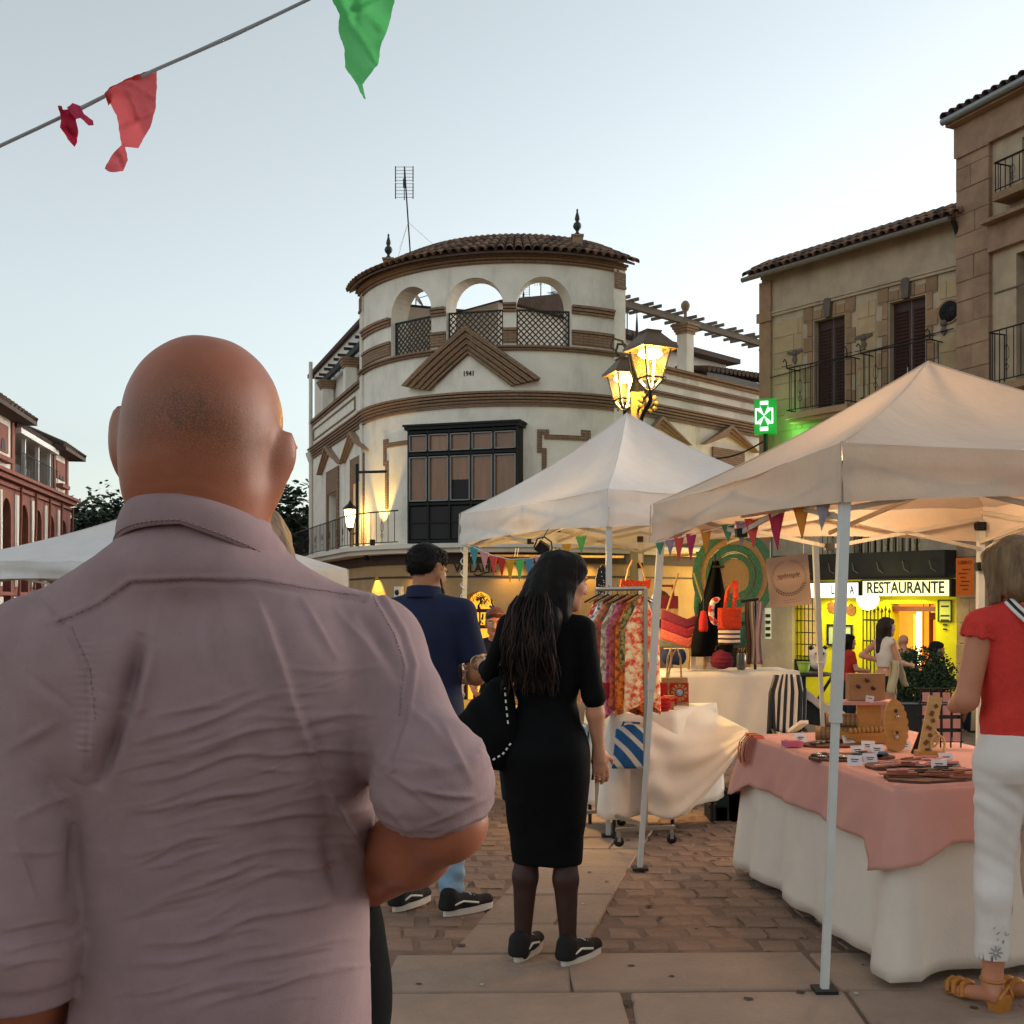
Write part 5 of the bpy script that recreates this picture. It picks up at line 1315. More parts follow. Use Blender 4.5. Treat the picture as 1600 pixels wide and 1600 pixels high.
def tent(label, tops, feet, zt, zb, peak, group, m, joints=True, sag=.06, vdrop=.0, seed=1, N=18):
 A, B, D, C = [Vector((*p, 0)) for p in tops]     # ring order
 ring = [A, B, D, C]; cen = sum(ring, Vector())/4
 t = thing('market_tent', label, 'tent', (cen.x, cen.y, gz(cen.y)), group)
 pk = Vector((cen.x, cen.y, peak)); b = MB(); r = random.Random(seed)
 for k in range(4):
  p, q = ring[k], ring[(k+1) % 4]; z0, z1 = zt[k], zt[(k+1) % 4]; ph = r.uniform(0, 6)
  out = ((p+q)/2-cen).normalized()
  def roof(u, v):           # u along the edge, v from edge to peak
   e = p.lerp(q, u); e.z = z0+(z1-z0)*u-.02*math.sin(math.pi*u)
   s = v; w = e.lerp(pk, s); ridge = abs(2*u-1)
   w.z -= sag*math.sin(math.pi*min(s*1.0, 1))*(1.15-.75*ridge**3)
   w.z += .006*math.sin(9*u+ph+5*s)*math.sin(math.pi*s)
   cd = min(u, 1-u)*(1-s); w.z -= .010*math.exp(-((cd-.06)/.035)**2)*math.exp(-s*3)*(1 if u < .5 else .6)+.006*math.exp(-((cd-.15)/.03)**2)*math.exp(-s*4); w.z += .004*math.sin(26*cd+7*s+ph)*math.exp(-s*2.5)
   return w
  b.grid(roof, N, 14)
  zb0, zb1 = zb[k], zb[(k+1) % 4]
  def val(u, v):
   e = p.lerp(q, u); zt_ = z0+(z1-z0)*u-.02*math.sin(math.pi*u); zb_ = zb0+(zb1-zb0)*u+.035*math.sin(math.pi*u)
   z = zt_+(zb_-zt_)*v; wv = math.sin(math.pi*u)
   o = out*(.012*v+.016*math.sin(7*u+ph+3*v)*wv+.010*math.sin(15*u-4*v+ph*2)*wv*v+.008*math.sin(math.pi*v)*math.cos(11*u*v+ph))
   return Vector((e.x, e.y, z))+o
  b.grid(val, N*2, 7)
 cp = b.build('canopy', m, t)
 b = MB()
 for k in range(4):
  p = ring[k]; pts = []
  for i in range(13):
   s = i/12; w = Vector((p.x, p.y, zt[k])).lerp(pk, s); w.z += -sag*math.sin(math.pi*s)*.4+.002; pts.append(w)
  b.tube(pts, .0045, 5); b.tube([Vector((p.x, p.y, zt[k]))+(p-cen).normalized()*.012, Vector((p.x, p.y, zb[k]))+(p-cen).normalized()*.02], .004, 5)
 tag(b.build('seam', m, cp), kind='stuff')
 legs = []
 for k in range(4):
  f = feet[k]
  if f is None: continue
  tp = Vector((ring[k].x, ring[k].y, zb[k]+.12)); ft = Vector((f[0], f[1], gz(f[1])+.01)); inn = (cen-ring[k]); inn.z = 0; inn.normalize()
  b = MB(); tp2 = tp+inn*.055; mid = ft.lerp(tp2, .52)
  b.obox(ft, mid, .028, .028, (0, 1, 0)); b.obox(mid, tp2, .038, .038, (0, 1, 0)); b.obox(mid+Vector((0, 0, -.012)), mid+Vector((0, 0, .012)), .042, .042, (0, 1, 0))
  l = b.build('leg', m_leg, t)
  b = MB(); b.box(ft, (.085, .085, .012)); b.build('foot_plate', m_joint, l)
  for z in ((.02, -.22) if k == 2 else (.07,)): b = MB(); c = tp2+Vector((0, 0, z-.05))+inn*.012; b.box(c, (.05, .05, .05)); b.box(c+inn*.04, (.045, .045, .035)); b.build('joint', m_joint, l)
 b = MB()
 for k in range(4):
  p, q = ring[k]+(cen-ring[k])*.055, ring[(k+1) % 4]+(cen-ring[(k+1) % 4])*.055; zz = (zb[k]+zb[(k+1) % 4])/2
  m_ = (p+q)/2
  for (a, c) in ((p, m_), (m_, q)):
   a0 = Vector((a.x, a.y, zz+.15)); a1 = Vector((a.x, a.y, zz-.03)); c0 = Vector((c.x, c.y, zz+.15)); c1 = Vector((c.x, c.y, zz-.03))
   b.obox(a0, c1, .012, .022); b.obox(a1, c0, .012, .022)
  for z in (.15, -.03): j = MB(); j.box(Vector((m_.x, m_.y, zz+z)), (.05, .05, .04)); j.build('truss_joint', m_joint, t)
  m2 = Vector((m_.x, m_.y, zz+.05)); b.obox(m2, Vector((cen.x, cen.y, zz+.2)), .012, .022)
 b.tube([Vector((cen.x, cen.y, min(zb)+.2)), pk-Vector((0, 0, .06))], .018, 6)
 b.build('truss', m_truss, t)
 return t
G_T = 'white pop-up tents over the stalls'
# right, near tent
TR = tent('large cream pop-up tent nearest the viewer, over the jewellery table on the right', [(1.256, 4.22), (.782, 6.15), (2.83, 6.66), (3.3, 4.72)], [(1.19, 4.22), (.71, 6.15), (2.80, 6.66), (3.3, 4.72)],
  [2.095, 2.02, 2.05, 2.13], [1.865, 1.81, 1.84, 1.89], 2.66, G_T, m_can2, seed=3, sag=.09)
TL = tent('white pop-up tent with the street lamp behind its peak, over the clothes stall', [(.625, 7.2), (-.435, 9.4), (1.18, 10.17), (2.23, 7.97)], [(.625, 7.2), (-.45, 9.4), (1.2, 10.17), (2.52, 8.9)],
  [2.215, 2.22, 2.22, 2.22], [1.965, 1.95, 1.95, 1.95], 2.95, G_T, m_can, seed=5, sag=.14)
tent('pale pop-up tent on the left, half hidden behind the man in the mauve shirt', [(-6.3, 12.6), (-4.6, 15.4), (-2.05, 13.8), (-3.7, 11.2)], [(-6.3, 12.6), (-4.6, 15.4), (-2.05, 13.8), (-3.7, 11.2)],
  [1.95, 1.9, 1.86, 1.88], [1.70, 1.68, 1.64, 1.66], 2.62, G_T, m_can, seed=8, sag=.12)
tent('pale tent edge showing beyond the woman in red at the right border', [(4.15, 9.5), (5.2, 12.0), (7.4, 11.0), (6.4, 8.6)], [(4.15, 9.5), (5.2, 12.0), (7.4, 11.0), (6.4, 8.6)],
  [2.05, 2.05, 2.05, 2.05], [1.85, 1.85, 1.85, 1.85], 2.6, G_T, m_can2, seed=9)
# lights in the tents; the near tent's bulb is an added one
q = P(847, 856, 7.9)
t = thing('floodlight', 'small black floodlight hanging under the white tent above the dark haired woman', 'floodlight', q)
b = MB(); Rm = Matrix.Rotation(R(35), 3, 'Y') @ Matrix.Rotation(R(20), 3, 'X'); b.box(q, (.085, .05, .075), Rm); b.box(q+Vector((.02, .03, -.01)), (.06, .04, .05), Rm); b.build('housing', m_joint, t)
b = MB(); b.tube([q+Rm @ Vector(p) for p in ((-.05, 0, -.03), (-.065, -.02, .04), (-.03, -.03, .085), (.03, -.03, .085), (.065, -.02, .04), (.05, 0, -.03))], .006, 5); b.build('handle', m_joint, t)
b = MB(); b.tube([q+Vector((0, 0, .06)), q+Vector((.05, .0, .14)), q+Vector((.2, .1, .2))], .004, 4); b.build('cable', m_joint, t)
WARM2 = (1.0, .66, .25)
light('POINT', (.55, 8.5, 1.75), 8, (1, .62, .18), .15); light('SPOT', q+Vector((.05, .05, -.08)), 20, WARM2, .05, rot=(.6, -.1, -.7), spot=120, blend=.6)
light('POINT', (1.35, 7.6, 1.8), 2.5, WARM2, .15)
q2 = Vector((2.05, 5.75, 2.2))  # added lamp that warms the canvas underside, hidden behind the front valance
t = thing('added_bulb', 'small warm bulb added out of view under the near tent', 'bulb', q2); b = MB(); b.tube([q2+Vector((0, 0, .5)), q2+Vector((0, 0, .06))], .004, 4); b.build('cord', m_joint, t)
b = MB(); b.lathe([(.012, .06), (.015, .03), (.03, .0), (.02, -.025), (.001, -.03)], q2, 10); b.build('bulb', m_lamp2, t)
light('POINT', q2-Vector((0, 0, .08)), 8, (1, .7, .4), .08)
# ================================================================== twin lantern street lamp
px_, py_, Yp = 995, 600, 11.4
LP = Vector((1.285, 11.4, gz(11.4)))
SL = thing('street_lamp', 'lit twin lantern street lamp with iron scrolls rising behind the white tent', 'street lamp', LP)
m_lampost = mat('lamp_post_yellow_grey', S('#8a7a4a'), .5, .15, 5, metal=.2)
b = MB(); b.box(LP+Vector((0, 0, .5)), (.3, .3, 1.0)); b.box(LP+Vector((0, 0, 1.03)), (.36, .36, .06)); b.box(LP+Vector((0, 0, 2.45)), (.13, .13, 2.8)); b.build('post', m_lampost, SL)
b = MB()
top = LP+Vector((0, 0, 3.85))
b.lathe([(.09, 0), (.05, .1), (.03, .25), (.012, .7), (.001, .86)], top, 8)
for a in (0, 60, 120, 180, 240, 300):
 d = Vector((math.cos(R(a+15)), math.sin(R(a+15)), 0)); b.tube([top+Vector((0, 0, .05))]+[top+d*x+Vector((0, 0, z)) for x, z in ((.06, .2), (.09, .38), (.16, .52), (.25, .54), (.28, .46), (.24, .42))], .014, 5)
b.build('crown', m_iron, SL)
def big_lantern(c, rz, s=1.0):
 M = Matrix.Rotation(R(rz), 3, 'Z'); T = lambda x, y, z: Vector(c)+M @ Vector((x*s, y*s, z*s))
 fr = MB(); n4 = ((-1, -1), (1, -1), (1, 1), (-1, 1))
 wt, wb = .19, .115; zt_, zb_ = .17, -.20
 cs = [T(x*wt, y*wt, zt_) for x, y in n4]; cb = [T(x*wb, y*wb, zb_) for x, y in n4]
 for i in range(4):
  fr.obox(cs[i], cb[i], .018*s, .018*s); fr.obox(cs[i], cs[(i+1) % 4], .02*s, .02*s); fr.obox(cb[i], cb[(i+1) % 4], .02*s, .02*s)
  x, y = n4[i]; fr.tube([cb[i], T(x*.1, y*.1, -.25), T(x*.045, y*.045, -.33), T(0, 0, -.36)], .011*s, 5)
  fr.tube([T(x*.1, y*.1, -.22), T(x*.14, y*.14, -.24), T(x*.14, y*.14, -.2), T(x*.12, y*.12, -.19)], .008*s, 4)
 o = fr.build('lantern_frame', m_iron, SL)
 rf = MB(); e = .255; ks = [T(x*e, y*e, .15) for x, y in n4]; k2 = [T(x*e*.97, y*e*.97, .19) for x, y in n4]; k3 = [T(x*.1, y*.1, .36) for x, y in n4]; rf.hexa(ks+k2); rf.hexa(k2+k3); k4 = [T(x*.11, y*.11, .39) for x, y in n4]; rf.hexa(k3+k4)
 rf.build('lantern_roof', mat('lantern_copper', S('#5a4632'), .5, .2, 12, metal=.2), o)
 gl = MB(); gl.lathe([(.001, .07), (.09, .05), (.12, .075), (.105, .11), (.001, .115)], c, 16); gl.build('lamp_disc', m_lamp, o)
 pn = MB()
 for i in range(4): pn.add([cs[i]*.985+cs[(i+1) % 4]*.015, cs[(i+1) % 4], cb[(i+1) % 4], cb[i]], [(0, 1, 2, 3)])
 m_glass = mat('lantern_pane', (.2, .15, .08), .15, 0, alpha=.10, spec=.2)
 pn.build('lantern_pane', m_glass, o)
 st = MB()
 for i in (0, 2): st.obox(cs[i].lerp(T(0, 0, zt_), .12), cb[i].lerp(T(0, 0, zb_), .1), .03*s, .012*s)
 for i in range(4):
  x, y = n4[i]; st.tube([T(x*.09, y*.09, -.225), T(x*.05, y*.05, -.3)], .014*s, 5)
 st.build('lit_edge', mat('pane_edge_glow', (1, .9, .6), .3, 0, emit=(1, .72, .22), estr=.5), o)
c1 = P(1016, 566, 10.7); c2 = P(976, 603, 12.2)
big_lantern(c1, 24, .77); big_lantern(c2, 18, .77)
b = MB()
for c in (c1, c2):
 j = Vector(c)-Vector((0, 0, .277)); mid = (j+LP)/2; b.tube([j, j-Vector((0, 0, .1)), Vector(((j.x+LP.x)/2, (j.y+LP.y)/2, j.z-.16)), Vector((LP.x, LP.y, j.z-.3))], .022, 6)
 b.tube([Vector((LP.x, LP.y, j.z-.1)), Vector(((j.x+LP.x)/2, (j.y+LP.y)/2, j.z-.02)), j], .014, 5)
b.build('bracket', m_iron, SL)
b = MB(); c = P(1013, 630, 11.0)
for i in range(9): a = 2*math.pi*i/9; b.lathe([(.0, -.03), (.035, 0), (.0, .03)], c+Vector((.08*math.cos(a), 0, .08*math.sin(a))), 6)
b.lathe([(.0, -.06), (.06, 0), (.0, .06)], c, 8); b.build('rosette', m_lampost, SL)
light('POINT', Vector(c1)+Vector((0, 0, .0)), 26, (1, .58, .12), .1); light('POINT', Vector(c2), 26, (1, .58, .12), .1)
# ================================================================== bunting
def cloth_mat(h, name): return mat(name, S(h), .85, .08, 12, bump=.15, bscale=80)
FLAGC = {'teal': '#3f8f98', 'pink': '#c98d96', 'red': '#b5301f', 'coral': '#c9453f', 'yellow': '#cf9320', 'green': '#5fae58', 'blue': '#4a86a8', 'mauve': '#9a7f92', 'crimson': '#a3213f', 'orange': '#c47a24', 'lilac': '#8e8a94', 'sage': '#4d7f5e', 'magenta': '#ab2d55'}
def bunting(label, pts, flags, Yf):
 q = [P(px, py, Yf(px)) for px, py in pts]; t = thing('bunting', label, 'bunting', q[0]); b = MB(); b.tube(q, .0035, 5); b.build('cord', m_white, t)
 r = random.Random(len(flags))
 for px, py, w, h, c in flags:
  Y = Yf(px); p = P(px, py, Y); W = w/F_PX*Y; H = h/F_PX*Y; sl = (Yf(px+5)-Yf(px-5))/((10/F_PX)*Y)
  k = r.uniform(-.3, .3); tw = r.uniform(-.012, .012)
  def fn(u, v):
   x = (u-.5)*W*(1-v*.97); return Vector((p.x+x+k*W*.25*v*v, p.y+x*sl*.6+.012*math.sin(4*v+px)*v+tw*math.sin(6*u)*(1-v), p.z-H*v-.25*W*(u-.5)*(-sl)*0))
  b = MB(); b.grid(fn, 4, 8); b.build('flag', cloth_mat(FLAGC[c], 'flag_'+c), t, solid=.0015)
 return t
bunting('string of small coloured pennants under the front of the white clothes tent', [(722, 850), (742, 856), (770, 868), (797, 874), (826, 873), (850, 868), (885, 850), (908, 838), (946, 822)],
 [(741, 854, 15, 33, 'teal'), (757, 861, 15, 30, 'pink'), (771, 868, 14, 32, 'coral'), (784, 872, 14, 30, 'red'), (797, 874, 15, 36, 'yellow'), (812, 875, 15, 34, 'green'), (827, 873, 15, 30, 'blue'), (842, 869, 14, 30, 'pink'), (885, 850, 14, 24, 'yellow'), (908, 838, 16, 28, 'green')], lambda px: 9.0-(px-722)/224*1.6)
bunting('string of pink, red, orange and green pennants along the near cream tent edge', [(1022, 848), (1048, 843), (1080, 836), (1140, 821), (1180, 811), (1215, 802), (1255, 791), (1312, 778)],
 [(1031, 848, 12, 20, 'sage'), (1047, 843, 12, 26, 'mauve'), (1061, 838, 14, 40, 'coral'), (1080, 834, 14, 42, 'magenta'), (1103, 827, 15, 40, 'orange'), (1138, 819, 18, 28, 'sage'), (1159, 814, 17, 42, 'mauve'), (1176, 810, 20, 46, 'coral'), (1213, 802, 19, 58, 'crimson'), (1252, 791, 19, 52, 'orange'), (1286, 783, 18, 46, 'lilac')], lambda px: 6.05-(px-1022)/290*1.8)
# the torn flags on the near cord, top left
Yc0 = 2.6
t = thing('torn_bunting', 'cord with three torn red and green flags against the sky', 'bunting', P(245, 110, Yc0))
cordpts = [(-160, 300), (0, 228), (60, 200), (100, 181), (130, 168), (245, 108), (360, 58), (480, 0), (560, -42), (640, -85), (900, -230)]
b = MB(); b.tube([P(x, y, Yc0+.0003*x) for x, y in cordpts], .0042, 6); b.tube([P(x, y-1.5+1.5*math.sin(x*.03), Yc0+.0003*x+.004) for x, y in cordpts], .0025, 5); b.build('cord', mat('grey_cord', S('#8d8f92'), .8, .1, 20), t)
def torn_mat(name, h):
 m = mat(name, S(h), .85, .10, 14, bump=.15, bscale=160); nt = m.node_tree; n = nt.nodes
 if any(x.type == 'BSDF_TRANSLUCENT' for x in n): return m
 b = n['Principled BSDF']; out = [x for x in n if x.type == 'OUTPUT_MATERIAL'][0]; tr = n.new('ShaderNodeBsdfTranslucent'); tr.inputs[0].default_value = (*S(h), 1); mx = n.new('ShaderNodeMixShader'); mx.inputs[0].default_value = .5
 nt.links.new(b.outputs[0], mx.inputs[1]); nt.links.new(tr.outputs[0], mx.inputs[2]); nt.links.new(mx.outputs[0], out.inputs[0]); return m
def torn(outline, col, name, seed, amp=.012, nx=26):
 # fill the outline with a grid of quads clipped to it, crumpled in depth
 r = random.Random(seed); pts = [Vector((x, -y)) for x, y in outline]
 import mathutils
 # subdivide the outline and triangulate with interior points
 ol = []
 for i in range(len(pts)):
  a, c = pts[i], pts[(i+1) % len(pts)]; n = max(1, int((c-a).length/5))
  for k in range(n): ol.append(a.lerp(c, k/n)+Vector((r.uniform(-.7, .7), r.uniform(-.7, .7))))
 xs = [p.x for p in ol]; ys = [p.y for p in ol]; inner = []
 def inside(p):
  c = False; n = len(ol)
  for i in range(n):
   a, d = ol[i], ol[i-1]
   if (a.y > p.y) != (d.y > p.y) and p.x < (d.x-a.x)*(p.y-a.y)/(d.y-a.y)+a.x: c = not c
  return c
 y = min(ys)
 while y < max(ys):
  x = min(xs)
  while x < max(xs):
   p = Vector((x+r.uniform(-1, 1), y+r.uniform(-1, 1)))
   if inside(p) and min((p-o).length for o in ol) > 3: inner.append(p)
   x += 5
  y += 5
 allp = ol+inner; n = len(ol)
 from mathutils.geometry import delaunay_2d_cdt
 V, E, Fc, *_ = delaunay_2d_cdt(allp, [], [list(range(n))], 1, 1e-4)
 b = MB(); creases = [(r.uniform(min(xs), max(xs)), r.uniform(min(ys), max(ys)), r.uniform(0, math.pi), r.uniform(5, 11), r.choice((-1, 1))) for _ in range(9)]
 vs = []
 for p in V:
  d = 0
  for cx, cy, a, w, s in creases:
   e = (p.x-cx)*math.sin(a)-(p.y-cy)*math.cos(a); l = (p.x-cx)*math.cos(a)+(p.y-cy)*math.sin(a)
   d += s*amp*max(0, 1-abs(e)/w)*math.exp(-(l/45)**2)
  d += amp*1.2*math.sin(p.x*.05+p.y*.035)
  q = P(p.x, -p.y, Yc0+.0003*p.x+d-.006); vs.append(q)
 b.add(vs, [tuple(f) for f in Fc], 0, None, True); return b.build(name, torn_mat('torn_'+name+col[1:], col), t)
torn([(163, 145), (180, 133), (215, 119), (244, 107), (245, 130), (243, 170), (234, 200), (216, 231), (205, 230), (196, 230), (200, 250), (193, 268), (172, 269), (163, 263), (178, 238), (190, 226), (186, 205), (183, 180), (172, 163)], '#d9656c', 'flag', 2)
torn([(163, 146), (172, 136), (205, 120), (243, 106), (238, 114), (205, 128), (183, 142), (170, 165)], '#b3302b', 'flag', 4, .006)
torn([(90, 165), (96, 166), (98, 172), (110, 170), (116, 175), (118, 178), (122, 205), (121, 222), (116, 230), (106, 218), (94, 198), (96, 186)], '#a81f3d', 'flag', 5, .01)
torn([(104, 168), (114, 161), (126, 166), (131, 178), (145, 188), (146, 196), (138, 196), (126, 184), (118, 186), (110, 176)], '#bb3a5c', 'flag', 6, .008)
torn([(514, -30), (519, 0), (530, 22), (529, 50), (538, 75), (539, 105), (556, 130), (568, 154), (572, 155), (567, 132), (592, 98), (595, 70), (608, 40), (617, 0), (620, -50)], '#62c478', 'flag', 7, .016)
# ================================================================== people: shared builders
def skin(name, h): return mat('skin_'+name, S(h), .52, .10, 9, bump=.03, bscale=160, spec=.35, sss=.12)
sk_man = mat('skin_tanned', S('#97583f'), .46, .2, 11, bump=.05, bscale=420, spec=.35, sss=.04, attr='stubble', attrcol=S('#4a382b'))
sk_a = skin('warm', '#b97a5c'); sk_b = skin('light', '#c48a6c'); sk_c = skin('olive', '#a9714f')
m_eye = mat('eye_white', S('#d8d0c8'), .3, 0); m_iris = mat('eye_dark', S('#1d1410'), .2, 0); m_lip = mat('lips', S('#94453c'), .45, .1)
m_hair_dk = mat('hair_dark', S('#120c09'), .6, .35, 30, bump=.35, bscale=30, stretch=(3, 3, .25), spec=.18)
m_hair_br = mat('hair_brown', S('#2c1a12'), .55, .4, 24, bump=.35, bscale=30, stretch=(3, 3, .25), spec=.25)
m_hair_bl = mat('hair_highlight', S('#46311f'), .5, .5, 16, bump=.3, bscale=26, stretch=(3, 3, .18), spec=.25, col2=S('#8f6f4e'))
m_hair_rd = mat('hair_auburn', S('#5a2a18'), .45, .4, 20, bump=.3, bscale=30, spec=.5)
class Frame:                      # local figure frame -> world
 def __init__(s, x, y, z, yaw, h=1.72):   # yaw: 0 faces +Y (away), measured counter-clockwise
  s.o = np.array([x, y, z]); s.s = h/1.72; c, n = math.cos(yaw), math.sin(yaw); s.m = np.array([[c, -n, 0], [n, c, 0], [0, 0, 1]])
 def __call__(s, V): return (np.asarray(V)*s.s)@s.m.T+s.o
def head_prims(f, c, rot, female=False, hs=1.0, ears=True, bald=False):
 T = lambda x, y, z: np.array(c)+rot@(np.array([x, y, z])*hs)
 E = lambda p, r, k=.02, rr=None, sub=False: f.ell(T(*p), np.array(r)*hs, rot if rr is None else rot@rr, k, sub)
 E((0, -.018, .038), (.078, .097, .086)); E((0, .028, -.02), (.066, .072, .075), .03)
 E((0, .045, -.062), (.050, .050, .045), .03); f.cone(T(-.04, .03, -.075), T(0, .075, -.098), .022*hs, .02*hs, .03); f.cone(T(.04, .03, -.075), T(0, .075, -.098), .022*hs, .02*hs, .03)
 E((0, .087, .03), (.05, .018, .014), .02)
 for s in (-1, 1):
  E((s*.034, .074, -.022), (.024, .022, .02), .02)            # cheeks
  E((s*.031, .107, .006), (.019, .016, .012), .012, sub=True)   # eye hollows
 f.cone(T(0, .096, .015), T(0, .117, -.030), .008*hs, .0125*hs, .012); f.ell(T(-.011, .106, -.033), [.009*hs]*3, None, .008); f.ell(T(.011, .106, -.033), [.009*hs]*3, None, .008)
 E((0, .093, -.057), (.024, .010, .006), .008); E((0, .092, -.066), (.020, .011, .007), .008); E((0, .1, -.0615), (.022, .008, .0022), .004, sub=True)
 if ears:
  for s in (-1, 1):
   rr = rotv(0, 0, s*-28); E((s*.084, -.012, -.004), (.0085, .021, .033), .008, rr); E((s*.079, -.004, -.03), (.008, .013, .014), .008, rr)
   E((s*.093, -.008, .0), (.006, .011, .018), .006, rr, sub=True)
 return T
def eyes(parent, T, W, rot, hs=1.0):
 b = MB(); bi = MB(); bw = MB()
 for s in (-1, 1):
  c = Vector(W(T(s*.031, .0875, .006))); M = Matrix(W.m@rot)
  b.lathe([(.0125*hs*math.sin(a), -.0125*hs*math.cos(a)) for a in np.linspace(0.02, 3.12, 8)], c, 10)
  f = Vector(W.m@rot@np.array([0, 1, 0])); bi.lathe([(.0001, .0132*hs), (.0055*hs, .012*hs)], c, 8, M=M@Matrix.Rotation(R(-90), 3, 'X'))
  bw.tube([W(T(s*(.031-.018), .098, .024)), W(T(s*.031, .1, .029)), W(T(s*(.031+.017), .092, .025))], .003*hs, 5)
 b.build('eyeballs', m_eye, parent); bi.build('irises', m_iris, parent); bw.build('eyebrows', m_hair_dk, parent)
 bl = MB(); bl.tube([W(T(-.02, .099, -.061)), W(T(0, .105, -.06)), W(T(.02, .099, -.061))], [.002*hs, .0038*hs, .002*hs], 6); bl.build('mouth', m_lip, parent)
def hand(f, w, d, n, curl=.5, s=1.0, thumb=1, spread=.1):
 w = np.array(w, float); d = np.array(d, float); d /= np.linalg.norm(d); n = np.array(n, float); n -= d*(n@d); n /= np.linalg.norm(n); t = np.cross(d, n)*thumb
 f.ell(w+d*.048*s, np.array([.038, .05, .0135])*s, np.stack([t, d, n], 1), .012)
 f.cone(w, w+d*.03*s, .024*s, .026*s, .02)
 for i, (o, L) in enumerate(((.030, .066), (.010, .074), (-.010, .069), (-.029, .054))):
  p = w+d*(.088-.004*abs(i-1))*s+t*o*s; a = curl*(.55+.12*i); dd = d*math.cos(a)+n*math.sin(a)+t*(o*spread*6); dd /= np.linalg.norm(dd); r = .0088*s if i < 3 else .0075*s
  pts = [p-d*.01*s]
  q = p
  for j, fr in enumerate((.45, .32, .23)):
   aa = a+curl*.75*j; dd = d*math.cos(aa)+n*math.sin(aa)+t*(o*spread*4); dd /= np.linalg.norm(dd); q = q+dd*L*fr*s; pts.append(q)
  f.chain(pts, [r*1.05, r, r*.92, r*.8], .004)
 b = w+d*.022*s+t*.026*s; p1 = b+(d*.6+t*.75+n*.25)*.036*s; p2 = p1+(d*.85+t*.25+n*.35)*.03*s; f.chain([b, p1, p2], [.013*s, .0105*s, .008*s], .01)
def arm(f, sh, el, wr, r=(.05, .04, .038, .026), k=.02):
 sh, el, wr = [np.array(x, float) for x in (sh, el, wr)]; f.ell(sh, [.056*r[0]/.05]*3, None, .03)
 f.cone(sh, el, r[0], r[1], k); m = el+(wr-el)*.3; f.chain([el, m, wr], [r[1]*.97, r[2]*1.08, r[3]], k)
def leg(f, hip, kn, an, foot, r=(.088, .055, .056, .036), k=.02):
 hip, kn, an, foot = [np.array(x, float) for x in (hip, kn, an, foot)]; f.cone(hip, kn, r[0], r[1], k)
 m = kn+(an-kn)*.32+np.array([0, -.018, 0]); f.chain([kn, m, an], [r[1]*.95, r[2], r[3]], k); heel = an+np.array([0, -.025, -.05]); f.cone(heel, foot, .03, .026, .02, sq=None); f.cone(an, heel, r[3], .03, .02)
ROW_M = [(.80, 0, -.01, .13, .09), (.90, 0, -.012, .165, .115), (.98, 0, -.005, .16, .11), (1.08, 0, .0, .146, .10), (1.2, 0, 0, .156, .11), (1.32, 0, -.003, .172, .115), (1.41, 0, -.012, .155, .092), (1.46, 0, -.018, .10, .07), (1.5, 0, -.018, .055, .055)]
ROW_F = [(.80, 0, -.01, .14, .09), (.88, 0, -.016, .168, .115), (.96, 0, -.008, .155, .105), (1.07, 0, .002, .118, .088), (1.18, 0, .0, .132, .098), (1.28, 0, .004, .142, .105), (1.38, 0, -.01, .14, .082), (1.44, 0, -.018, .085, .062), (1.48, 0, -.018, .05, .05)]
def grow_rows(rows, dx, dy=None, z0=None, z1=None):
 dy = dx if dy is None else dy; o = [(z, cx, cy, rx+dx, ry+dy) for z, cx, cy, rx, ry in rows]
 return [r for r in o if (z0 is None or r[0] >= z0) and (z1 is None or r[0] <= z1)]
def neck(f, hc, female=False, r=.055, zb=1.42):
 f.cone((0, -.02, zb), np.array(hc)+np.array([0, -.022, -.055]), r*1.12, r*.95, .03)
def finish(name, f, W, h, mats, parent, it=1, disp=None, attrs=None, mi=None, extra=None):
 V, F = f.mesh(h)
 if it: V = relax(V, F, it)
 N = None
 if disp is not None: N = vnormals(V, F); V = V+N*disp(V, N)[:, None]
 a = {k: fn(V) for k, fn in (attrs or {}).items()}
 m_ = mi(V[F].mean(1)) if mi is not None else None
 return np_obj(name, W(V), F, mats, parent, attrs=a, mi=m_, extra=extra)
def fuzz(b, V, F, n, L, r, seed, keep, down=.6, mi=0):
 N = vnormals(V, F); g = np.random.default_rng(seed); idx = g.choice(np.where(keep(V, N))[0], n)
 for i in idx:
  d = N[i]*(1-down)+np.array([0, 0, -down])+g.normal(0, .25, 3); d /= np.linalg.norm(d); l = L*g.uniform(.5, 1.2); p = V[i]-N[i]*.001; b.tube([p, p+d*l*.6, p+d*l+N[i]*-l*.15], [r, r*.8, r*.25], 3, mi=mi)
